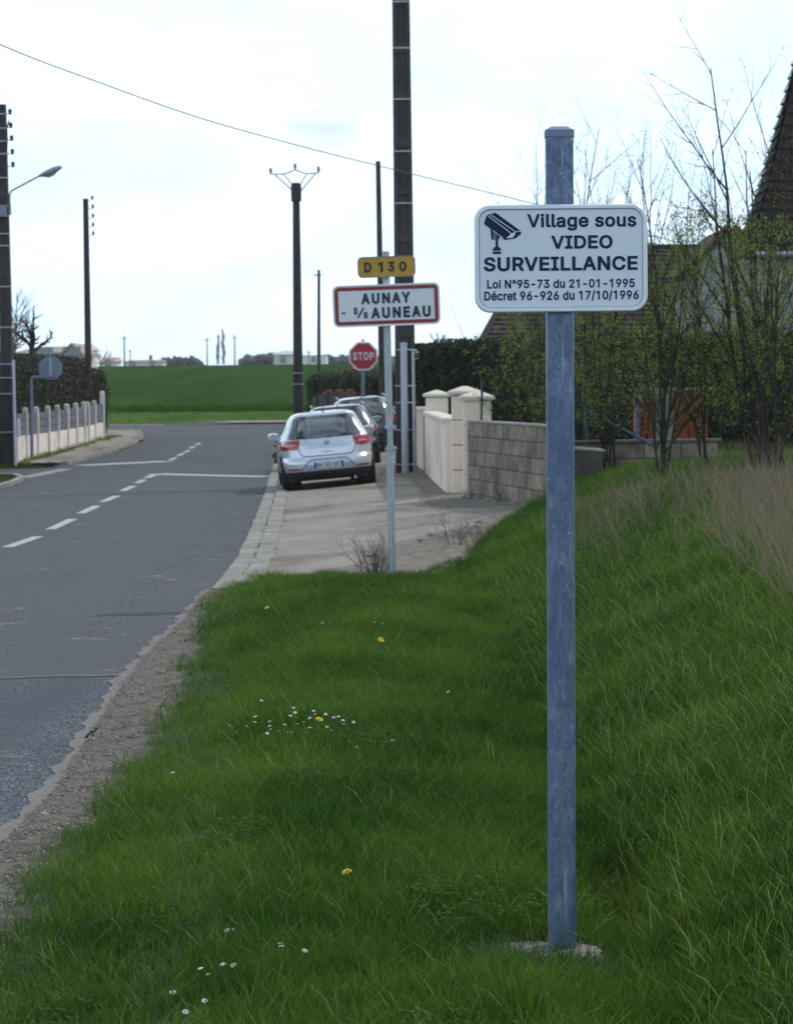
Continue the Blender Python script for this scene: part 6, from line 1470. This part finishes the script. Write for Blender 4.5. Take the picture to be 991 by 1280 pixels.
# ---------------------------------------------------------------- undergrowth
def dry_stems(name, label, spots, seed, h=(.25, .62), r_=.0017, kids_=(4, 0)):
    T = Tree(seed); b0 = Vector((spots[0][0], spots[0][1], g1(*spots[0])))
    for x, y in spots:
        z = g1(x, y); d = Vector((T.r.gauss(-.18, .28), T.r.gauss(0, .25), 1)); T.grow(Vector((x, y, z-.02))-b0, d, T.r.uniform(*h), r_*T.r.uniform(.7, 1.4), 0, 1, kids_, .06, -.01, 4, .3, (15, 45), (.2, .4), .4)
    o = build(name, T.mb, M['drystem'], None); o.location = b0; tag(o, label, None, None, 'stuff'); return o
M['drystem'] = pmat('dry_stems', (.20, .145, .09), (.32, .24, .15), 3, .8)
r = random.Random(5)
sp = []
while len(sp) < 640:
    px, py = r.uniform(800, 1040), r.uniform(600, 790)
    if py > 612+ (px-800)*.85 or r.random() > (px-800)/190+.05: continue
    q = on_ground(px, py, 12); sp.append((q.x, q.y))
dry_stems('dead_stems', 'tangle of dry beige stems on the bank at the right edge', sp, 81)
sp = []
for _ in range(110):
    q = on_ground(r.uniform(700, 960), r.uniform(620, 720), 14); sp.append((q.x, q.y))
dry_stems('dead_stems', 'sparse dry stems across the top of the grass bank', sp, 82, (.2, .5))
M['drystem2'] = pmat('dark_dry_stems', (.12, .09, .08), (.19, .15, .13), 3, .8)
def dead_weed(x, y, n, h, label, seed):
    T = Tree(seed); z = g1(x, y)
    for _ in range(n): T.grow((T.r.gauss(0, .07), T.r.gauss(0, .07), -.02), (T.r.gauss(0, .35), T.r.gauss(0, .3), 1), T.r.uniform(.5, 1)*h, .004, 0, 2, (6, 3), .10, 0, 4, .3, (20, 55), (.3, .5), .2)
    o = build('dead_weed', T.mb, M['drystem2'], None); o.location = (x, y, z); tag(o, label, 'weed')
dead_weed(tb.x-.12, 25.75, 26, .42, 'dense clump of dead brown stalks against the foot of the leaning post', 91)
dead_weed(.62, 30.6, 10, .5, 'taller dead weed on the dirt patch right of the leaning post', 92)
dead_weed(.82, 31.2, 8, .36, 'shorter dead weed on the dirt patch beside the grass edge', 93)
dead_weed(1.35, 40.4, 14, .25, 'low dead weed at the foot of the breeze block wall', 94)
dead_weed(1.05, 43.1, 16, .22, 'low dark weed at the foot of the nearest gate pillar', 95)
# daisies and dandelions
M['petal'] = pmat('daisy_petal', (.60, .62, .66), None, rough=.7)
M['yolk'] = pmat('flower_yellow', (.85, .55, .02), None, rough=.6)
M['stem'] = pmat('flower_stem', (.05, .12, .02), None, rough=.6)
def flower(px, py, rad, h, dandelion=False):
    q = on_ground(px, py+h*FPX/15, 6); Y = q.y; top = at(px, py, Y); b = Vector((top.x, Y, g1(top.x, Y))); hh = max(.06, top.z-b.z)
    mb = MB(); rr_ = random.Random(int(px*31+py)); tx, ty = rr_.uniform(-.5, .5), rr_.uniform(-.75, .1)
    Mx = Matrix.Rotation(tx, 3, 'Y') @ Matrix.Rotation(-ty, 3, 'X'); c = Vector((0, 0, hh))
    mb.tube([(0, 0, 0), (rr_.uniform(-.01, .01), 0, hh*.5), c], .0013, 4, 2)
    n = 14
    for layer in range(3 if dandelion else 1):
        for j in range(n):
            a = 2*math.pi*(j+layer*.5)/n; k = rad*(1-.27*layer)*rr_.uniform(.85, 1.08); wv = rad*.20
            u = Vector((math.cos(a), math.sin(a), .12+.5*layer)); v = Vector((-math.sin(a), math.cos(a), 0))
            mb.add([c+Mx @ (u*rad*.25-v*wv*.5), c+Mx @ (u*k*.8-v*wv), c+Mx @ (u*k), c+Mx @ (u*k*.8+v*wv), c+Mx @ (u*rad*.25+v*wv*.5)], [(0, 1, 2, 3, 4)], 1 if dandelion else 0)
    if not dandelion: mb.lathe(c, [(rad*.34, -.001), (rad*.30, rad*.18), (rad*.1, rad*.26)], 8, 1)
    o = build('dandelion' if dandelion else 'daisy', mb, [M['petal'], M['yolk'], M['stem']], None); o.location = b
    return o
dz = [(327, 876), (319, 896), (319, 903), (337, 902), (337, 908), (334, 917), (338, 912), (356, 906), (367, 885), (369, 891), (363, 895), (370, 897), (372, 905), (380, 903), (387, 898), (387, 910), (392, 889), (394, 893),
      (407, 893), (409, 909), (417, 897), (423, 896), (429, 901), (427, 902), (429, 905), (442, 903), (287, 907), (290, 910), (296, 915), (308, 908), (314, 915), (348, 914), (360, 915), (364, 916), (407, 918), (414, 913), (433, 919), (437, 927), (438, 924), (452, 924), (463, 926), (490, 926), (494, 926), (446, 935)]
for i, (px, py) in enumerate(dz):
    o = flower(px, py, .0092 if i < 26 else .0060, .10 if i < 26 else .07)
    tag(o, 'small white daisy of the loose cluster in the grass at picture centre left', 'daisy', 'daisies of the cluster in the grass')
lone = [(216, 966, 'lone white daisy near the gravel shoulder, left of the daisy cluster'), (292, 1170, 'left daisy of a close pair low in the foreground grass'), (284, 1169, 'partner daisy of the close pair low in the foreground grass'), (350, 1187, 'white daisy right of centre in the row of low foreground daisies'), (352, 1192, 'small daisy just under another one in the low foreground grass'), (381, 1197, 'white daisy furthest right in the low foreground grass'),
        (251, 1219, 'white daisy furthest left in the low foreground grass'), (292, 1215, 'white daisy above the two lowest foreground daisies'), (279, 1215, 'small daisy between two others in the low foreground grass'), (216, 1249, 'pale half closed daisy near the bottom left of the grass'), (256, 1263, 'lowest pair partner daisy near the bottom edge'), (232, 1276, 'white daisy cut by the bottom edge of the picture'),
        (403, 779, 'upper left daisy in the grass between the road and the leaning post'), (468, 778, 'white daisy in the far grass in front of the leaning post'), (478, 780, 'small white daisy right of the one in front of the leaning post'), (560, 865, 'single small daisy in the grass right of the cluster')]
for px, py, lab in lone: tag(flower(px, py, .009, .08), lab, 'daisy')
for px, py, lab in ((399, 900, 'yellow dandelion amid the white daisy cluster'), (434, 1091, 'yellow dandelion low in the foreground grass left of the tall post'), (334, 760, 'yellow dandelion nearest the gravel edge in the far grass'), (476, 800, 'yellow dandelion in the grass in front of the leaning post'), (260, 1219, 'small orange yellow flower beside the foreground daisy furthest left')):
    tag(flower(px, py, .019 if py != 1219 else .008, .12, True), lab, 'dandelion')
# ---------------------------------------------------------------- cars
def car(label, paint, loc, yaw, roll, Wk=1.0, Hk=1.0, detail=True, Lc=4.05, plate='BK 583 MT', roofm=None, rails=False):
    t = thing('parked_car', label, 'car', loc, (0, roll, yaw))
    lv = [(.20, .72, .16, Lc-.22), (.26, .79, .08, Lc-.10), (.34, .825, .03, Lc-.03), (.44, .84, .0, Lc), (.52, .845, .0, Lc), (.575, .845, .015, Lc-.01), (.61, .843, .05, Lc-.02), (.64, .841, .085, Lc-.04), (.70, .842, .095, Lc-.10), (.78, .842, .11, Lc-.28),
          (.86, .838, .13, Lc-.62), (.92, .825, .155, Lc-.95), (.97, .80, .18, Lc-1.15), (1.03, .765, .22, Lc-1.28), (1.12, .715, .285, Lc-1.46), (1.22, .665, .365, Lc-1.66), (1.31, .618, .44, Lc-1.86), (1.37, .580, .50, Lc-2.02), (1.41, .535, .53, Lc-2.16), (1.432, .47, .60, Lc-2.32), (1.445, .36, .78, Lc-2.5), (1.450, .18, 1.1, Lc-2.7)]
    Z = np.array([l[0] for l in lv])*Hk; W_ = np.array([l[1] for l in lv])*Wk; Rr = np.array([l[2] for l in lv]); Ff = np.array([l[3] for l in lv])
    zf = np.unique(np.concatenate([np.linspace(Z[0], Z[-1], 60), Z]))
    def sm(a, z):
        return np.interp(z, Z, a)
    def Wz(z): return sm(W_, z)
    EXP = 5.2
    def wheel_arch_in(x, y, z): return x
    def surf(x, z):
        w_ = Wz(z); yc = (sm(Rr, z)+sm(Ff, z))/2; L = (sm(Ff, z)-sm(Rr, z))/2
        return yc-L*(1-min(.9999, abs(x/w_))**EXP)**(1/EXP)
    def sside(y, z):
        w_ = Wz(z); yc = (sm(Rr, z)+sm(Ff, z))/2; L = (sm(Ff, z)-sm(Rr, z))/2
        return w_*(1-min(.9999, abs((y-yc)/L))**EXP)**(1/EXP)
    # body shell
    nth = 120; th = np.linspace(0, 2*np.pi, nth, endpoint=False)
    # denser sampling near the corners
    c, s = np.cos(th), np.sin(th); cx_ = np.sign(c)*np.abs(c)**(2/EXP); cy_ = np.sign(s)*np.abs(s)**(2/EXP)
    V = []
    for z in zf:
        w_, a, b = Wz(z), sm(Rr, z), sm(Ff, z)
        V.append(np.stack([w_*cx_, (a+b)/2+(b-a)/2*cy_, np.full(nth, z)], 1))
    V = np.concatenate(V); m = len(zf); i = np.arange(m*nth).reshape(m, nth); j = np.roll(i, -1, 1)
    F = np.stack([i[:-1], j[:-1], j[1:], i[1:]], -1).reshape(-1, 4)
    # drop the faces inside the wheel arches
    cen = V[F].mean(1); keep = np.ones(len(F), bool)
    WY = (.72, Lc-.82); WR = .30
    for wy in WY: keep &= ~((np.hypot(cen[:, 1]-wy, cen[:, 2]-WR) < .355) & (np.abs(cen[:, 0]) > .5))
    F = F[keep]
    body = npmesh('body', V, F, paint, t, smooth=True)
    mb = MB(); mb.box((0, Lc/2, .25), (1.35*Wk, Lc-.5, .12)); 
    mb.box((0, Lc/2, .5), (.98*Wk, Lc-.5, .55)); build('underbody', mb, M['plastic'], t)
    mb = MB(); w_ = .18*Wk; mb.add([(-w_, 1.1, 1.45*Hk), (w_, 1.1, 1.45*Hk), (w_, Lc-2.7, 1.45*Hk), (-w_, Lc-2.7, 1.45*Hk)], [(0, 1, 2, 3)]); build('roof_panel', mb, paint, t)
    def patch(name, rows, mat, off=.004, parent=None, nx_=24, smooth=True, th_=0):
        vs = []; fs = []
        for (z, xl, xr) in rows:
            for k in range(nx_+1):
                x = xl+(xr-xl)*k/nx_; vs.append((x, surf(x, z*Hk)-off, z*Hk))
        for a in range(len(rows)-1):
            for k in range(nx_): q = a*(nx_+1)+k; fs.append((q, q+1, q+nx_+2, q+nx_+1))
        mb = MB(); mb.add(vs, fs); return build(name, mb, mat, parent or t, smooth=smooth)
    # black valance wrapped round the tail
    vs = []; fs = []; angs = np.linspace(-np.pi*.99, -.01*np.pi, 60)
    zz = np.linspace(.195, .375, 7)
    for z in zz:
        w_, a, b = Wz(z*Hk)+.006, sm(Rr, z*Hk)-.006, sm(Ff, z*Hk)
        for g in angs:
            c_, s_ = math.cos(g), math.sin(g); vs.append((w_*math.copysign(abs(c_)**(2/EXP), c_), (a+b)/2+(b-a)/2*math.copysign(abs(s_)**(2/EXP), s_), z*Hk))
    mb = MB(); mb.add(vs, [(q*60+k, q*60+k+1, q*60+61+k, q*60+60+k) for q in range(6) for k in range(59) if vs[q*60+k][1] < .42]); build('lower_bumper', mb, M['plastic'], t, smooth=True)
    # rear window
    def wrow(z0, z1, x0, x1, n, cr):
        rows = []
        for k in range(n+1):
            u = k/n; z = z0+(z1-z0)*u; x = x0+(x1-x0)*u; e = min(u, 1-u)*(z1-z0)
            if e < cr: x -= cr-math.sqrt(max(0, cr*cr-(cr-e)**2))
            rows.append((z, -x, x))
        return rows
    rw = patch('rear_window', wrow(.985, 1.375, .665, .535, 20, .05), M['glass'], .006)
    if detail:
        patch('window_gasket', wrow(.972, 1.385, .685, .552, 20, .06), M['plastic'], .003, rw)
        # side windows
    for sgn in (-1, 1):
        vs = []; fs = []; n = 14
        for k in range(7):
            u = k/6; z = 1.0+(1.36-1.0)*u
            ya = .62+.22*u; yb = Lc-1.42-.72*u
            for q in range(n+1):
                y = ya+(yb-ya)*q/n; vs.append((sgn*(sside(y, z*Hk)+.004), y, z*Hk))
        for a in range(6):
            for q in range(n): p = a*(n+1)+q; fs.append((p, p+1, p+n+2, p+n+1))
        mb = MB(); mb.add(vs, fs); build('side_window', mb, M['glass'], t, smooth=True)
        # windscreen half skipped: one pane below
        # tail lamps
        vs = []; fs = []; n = 16; rows = 8
        for k in range(rows+1):
            u = k/rows; z = .785+.175*u
            xi = (.50-.035*u) if u < .85 else .47; xi = .515-.05*u+.03*max(0, u-.8)*5*.3
            for q in range(n+1):
                v = q/n
                if v < .6: x = xi+(.78*Wk-xi)*v/.6; y = surf(x, z*Hk)-.012+.0*v; 
                else:
                    y0 = surf(.78*Wk, z*Hk); y = y0+(v-.6)/.4*(.30-.10*abs(u-.5)); x = sside(y, z*Hk)+.008
                vs.append((sgn*x, y, z*Hk))
        for a in range(rows):
            for q in range(n): p = a*(n+1)+q; fs.append((p, p+1, p+n+2, p+n+1))
        mb = MB(); mb.add(vs, fs); tl = build('tail_light', mb, M['lamp'], t, smooth=True)
        if detail:
            mb = MB(); x = .63; 
            vs = []; n2 = 8
            for k in range(2):
                for q in range(n2+1): xx = .55+(.72-.55)*q/n2; zz_ = .855+.025*k; vs.append((sgn*xx, surf(xx, zz_*Hk)-.015, zz_*Hk))
            mb.add(vs, [(q, q+1, q+n2+2, q+n2+1) for q in range(n2)]); build('reversing_lamp', mb, M['lampc'], tl, smooth=True)
            patch('reflector', [(z, sgn*.52, sgn*.72) for z in (.405, .435)], M['lamp'], .010, nx_=8)
        # wheel arch lining, wheels
        for wy in WY:
            mb = MB(); mb.tube([(sgn*.50, wy, WR), (sgn*.70*Wk, wy, WR)], .355, 20, cap=True); 
            o = build('arch_lining', mb, M['plastic'], t); 
            wc = thing('wheel', None, None); wc.parent = t; wc.location = (sgn*.735*Wk, wy, WR)
            mb = MB(); pr = [(.20, -.095), (.275, -.10), (.298, -.085), (.302, -.03), (.302, .03), (.298, .085), (.275, .10), (.20, .095)]
            n = 28; vs = []
            for r_, xx in pr:
                for k in range(n): a = 2*math.pi*k/n; vs.append((xx, r_*math.cos(a), r_*math.sin(a)))
            mb.add(vs, [(q*n+k, q*n+(k+1) % n, q*n+n+(k+1) % n, q*n+n+k) for q in range(len(pr)-1) for k in range(n)]); build('tyre', mb, M['tyre'], wc, auto=40)
            mb = MB(); mb.tube([(sgn*.06, 0, 0), (sgn*.075, 0, 0)], .20, 24); 
            for k in range(5): a = 2*math.pi*k/5; mb.box((sgn*.082, .1*math.cos(a), .1*math.sin(a)), (.02, .20, .05), M=Matrix.Rotation(a, 3, 'X'))
            build('rim', mb, M['rim'], wc)
        # mirror
        mm = thing('wing_mirror', None, None); mm.parent = t; mm.location = (sgn*.825*Wk, Lc-1.42, 1.0*Hk)
        mb = MB(); n = 14; vs = []
        for k, (yy, sx_, sz_) in enumerate(((-.05, .078, .058), (-.045, .10, .07), (.02, .105, .078), (.08, .085, .06), (.12, .04, .03))):
            for q in range(n): a = 2*math.pi*q/n; cc, ss = math.cos(a), math.sin(a); vs.append((sgn*.06+sx_*math.copysign(abs(cc)**.7, cc), yy, sz_*math.copysign(abs(ss)**.7, ss)))
        mb.add(vs, [(q*n+k, q*n+(k+1) % n, q*n+n+(k+1) % n, q*n+n+k) for q in range(4) for k in range(n)]+[tuple(range(n-1, -1, -1)), tuple(range(4*n, 5*n))]); build('mirror_shell', mb, paint, mm, auto=50)
        mb = MB(); mb.prism([(sgn*.06+.082*math.cos(a), .055*math.sin(a)) for a in np.linspace(0, 6.283, 15)[:-1]], -.058, -.052); build('mirror_glass', mb, M['rim'], mm)
        mb = MB(); mb.tube([(-sgn*.04, .02, -.10), (sgn*.03, .02, -.05)], .022, 6); build('mirror_stalk', mb, M['plastic'], mm)
    # windscreen, front lamps, grille
    vs = []; fs = []; n = 16
    for k in range(7):
        z = (1.0+.36*k/6)*Hk; w_ = Wz(z)*.86; yc = (sm(Rr, z)+sm(Ff, z))/2; L = (sm(Ff, z)-sm(Rr, z))/2
        for q in range(n+1): x = -w_+2*w_*q/n; vs.append((x, yc+L*(1-abs(x/Wz(z))**EXP)**(1/EXP)+.005, z))
    mb = MB(); mb.add(vs, [(a*(n+1)+q, a*(n+1)+q+1, a*(n+1)+q+n+2, a*(n+1)+q+n+1) for a in range(6) for q in range(n)]); build('windscreen', mb, M['glass'], t, smooth=True)
    for sgn in (-1, 1):
        mb = MB(); mb.bbox((sgn*.62, Lc-.16, .66*Hk), (.26, .30, .13), .04); build('headlight', mb, M['rim'], t)
    mb = MB(); mb.box((0, Lc-.02, .42), (1.0, .06, .16)); build('grille', mb, M['plastic'], t)
    # number plate and its recess
    if detail:
        patch('plate_recess', [(z, -x, x) for z, x in ((.375, .50), (.42, .47), (.47, .42), (.52, .365), (.555, .33), (.572, .30))], pmat('plate_recess_paint', (.42, .50, .60), None, rough=.35, metal=.5, coat=.6), .004)
        mb = MB(); 
        L_ = [(-.52, .372), (-.47, .43), (-.40, .50), (-.345, .56), (-.29, .585), (.29, .585), (.345, .56), (.40, .50), (.47, .43), (.52, .372)]
        mb.tube([(x, surf(x, z*Hk)-.003, z*Hk) for x, z in L_], .008, 5); build('recess_edge', mb, M['plastic'], t)
        # tailgate gap, drawn as a narrow dark channel
        L_ = [(-.78, .80), (-.70, .77), (-.60, .715), (-.54, .66), (-.47, .632)]+[(-.4+.1*k, .622) for k in range(9)]+[(.47, .632), (.54, .66), (.60, .715), (.70, .77), (.78, .80)]
        pts_ = []
        L2 = [(-.50, .79), (-.485, .72), (-.455, .672), (-.40, .652)]+[(-.3+.1*k, .645) for k in range(7)]+[(.40, .652), (.455, .672), (.485, .72), (.50, .79)]
        mb = MB(); mb.tube([(x, surf(x, z*Hk)-.001, z*Hk) for x, z in L2], .0075, 5); 
        for sg in (-1, 1): mb.tube([(sg*x, surf(x, z*Hk)-.001, z*Hk) for x, z in ((.47, .955), (.60, .975), (.675, .995))], .005, 4)
        build('tailgate_gap', mb, M['plastic'], t)
        # rear wiper and badge
        mb = MB(); mb.tube([(0.02, surf(0, .985*Hk)-.03, .985*Hk), (.14, surf(.14, 1.03)-.018, 1.03*Hk), (.30, surf(.3, 1.15)-.012, 1.16*Hk)], [.012, .008, .005], 6); build('rear_wiper', mb, M['plastic'], t)
        bz = .875; by = surf(0, bz*Hk)-.010
        bd = thing('badge', None, None); bd.parent = t; bd.location = (0.005, by, bz*Hk); bd.rotation_euler = (-.20, 0, 0)
        mb = MB(); mb.prism([(-.045, .035), (.045, .035), (.045, .012), (-.02, .012), (-.02, .004), (.03, .004), (.045, -.004)][:4]+[(-.045, .012)], 0, .008)
        mb.prism([(-.045, -.012), (.045, -.012), (.045, -.035), (-.045, -.035)][::-1], 0, .008)
        mb.prism([(-.045, .035), (-.028, .035), (.0, -.002), (-.045, -.0)][::-1], .001, .0085); mb.prism([(.045, -.035), (.045, .0), (.0, .002), (.028, -.035)][::-1], .001, .0085)
        build('emblem', mb, pmat('badge_chrome', (.22, .25, .32), None, rough=.25, metal=.8), bd)
        for x in (-.075, -.022, .012, .068):
            mb = MB(); mb.box((x, surf(x, .715*Hk)-.006, .715*Hk), (.026, .006, .022)); build('model_letter', mb, M['rim'], t)
    pl = thing('number_plate', None, None); pl.parent = t; pl.location = (0, surf(0, .47*Hk)-.014, .475*Hk)
    mb = MB(); mb.bbox((0, 0, 0), (.52, .008, .11), .004); build('plate', mb, M['plate'], pl)
    mb = MB(); mb.box((-.237, -.0055, 0), (.044, .003, .106)); mb.box((.237, -.0055, 0), (.044, .003, .106)); build('blue_band', mb, M['plateblue'], pl)
    if detail: fit_text('lettering', plate, M['black'], pl, 0.0, 0, .40, .075, -.0052, .02, 1.05)
    if rails:
        for sgn in (-1, 1): mb = MB(); mb.tube([(sgn*.56*Wk, .7, 1.42*Hk), (sgn*.56*Wk, .8, 1.475*Hk), (sgn*.56*Wk, 2.0, 1.475*Hk), (sgn*.56*Wk, 2.15, 1.42*Hk)], .016, 8); build('roof_edge_bar', mb, M['rim'], t, smooth=True)  # bright bars added to stand in for shiny roof edges
    mb = MB(); mb.tube([(0, .70, 1.425*Hk), (0, .60, 1.62*Hk)], [.008, .004], 6); mb.box((0, .70, 1.435*Hk), (.04, .07, .03)); build('aerial', mb, M['plastic'], t)
    mb = MB(); mb.tube([(.45, -.01, .19), (.45, .2, .19)], .028, 10); build('exhaust', mb, M['rim'], t)
    return t
def place_car(px, Y, yaw, paint, label, **k):
    x = at(px, 580, Y).x; zl, zr = g1(x-.75, Y+.7), g1(x+.75, Y+.7); roll = -math.atan2(zr-zl, 1.5); 
    sl = math.atan2(g1(x, Y+3.2)-g1(x, Y+.7), 2.5)
    c = car(label, paint, (x, Y, (zl+zr)/2-.022), yaw, roll, **k); c.rotation_euler = (sl*.6, roll, yaw); return c
place_car(413.5, 54.3, R(3.4), M['carsilver'], 'silver blue hatchback with red tail lights parked nearest on the sandy yard', Hk=.955)
place_car(429, 66.3, R(2.0), M['carblack'], 'black hatchback parked directly in front of the silver one', detail=False, Hk=.93, rails=True)
place_car(459, 73.4, R(2.5), M['carnavy'], 'dark navy tall car, third and furthest in the parked row', detail=False, Hk=.94, Wk=1.0, Lc=4.4, rails=True)

# ---------------------------------------------------------------- air
HAZE = 0.00010
hm = bpy.data.materials.new('air'); hm.use_nodes = True; ht = hm.node_tree; ht.nodes.clear()
ho = ht.nodes.new('ShaderNodeOutputMaterial'); hv = ht.nodes.new('ShaderNodeVolumePrincipled'); hv.inputs['Density'].default_value = HAZE; hv.inputs['Color'].default_value = (.95, .97, 1, 1); hv.inputs['Anisotropy'].default_value = .2
ht.links.new(hv.outputs[0], ho.inputs['Volume'])
if HAZE > 0 and USE_HAZE:
    mb = MB(); mb.box((0, 4400, 12), (10400, 9400, 36)); hz_ = build('haze', mb, hm, None); tag(hz_, kind='stuff')
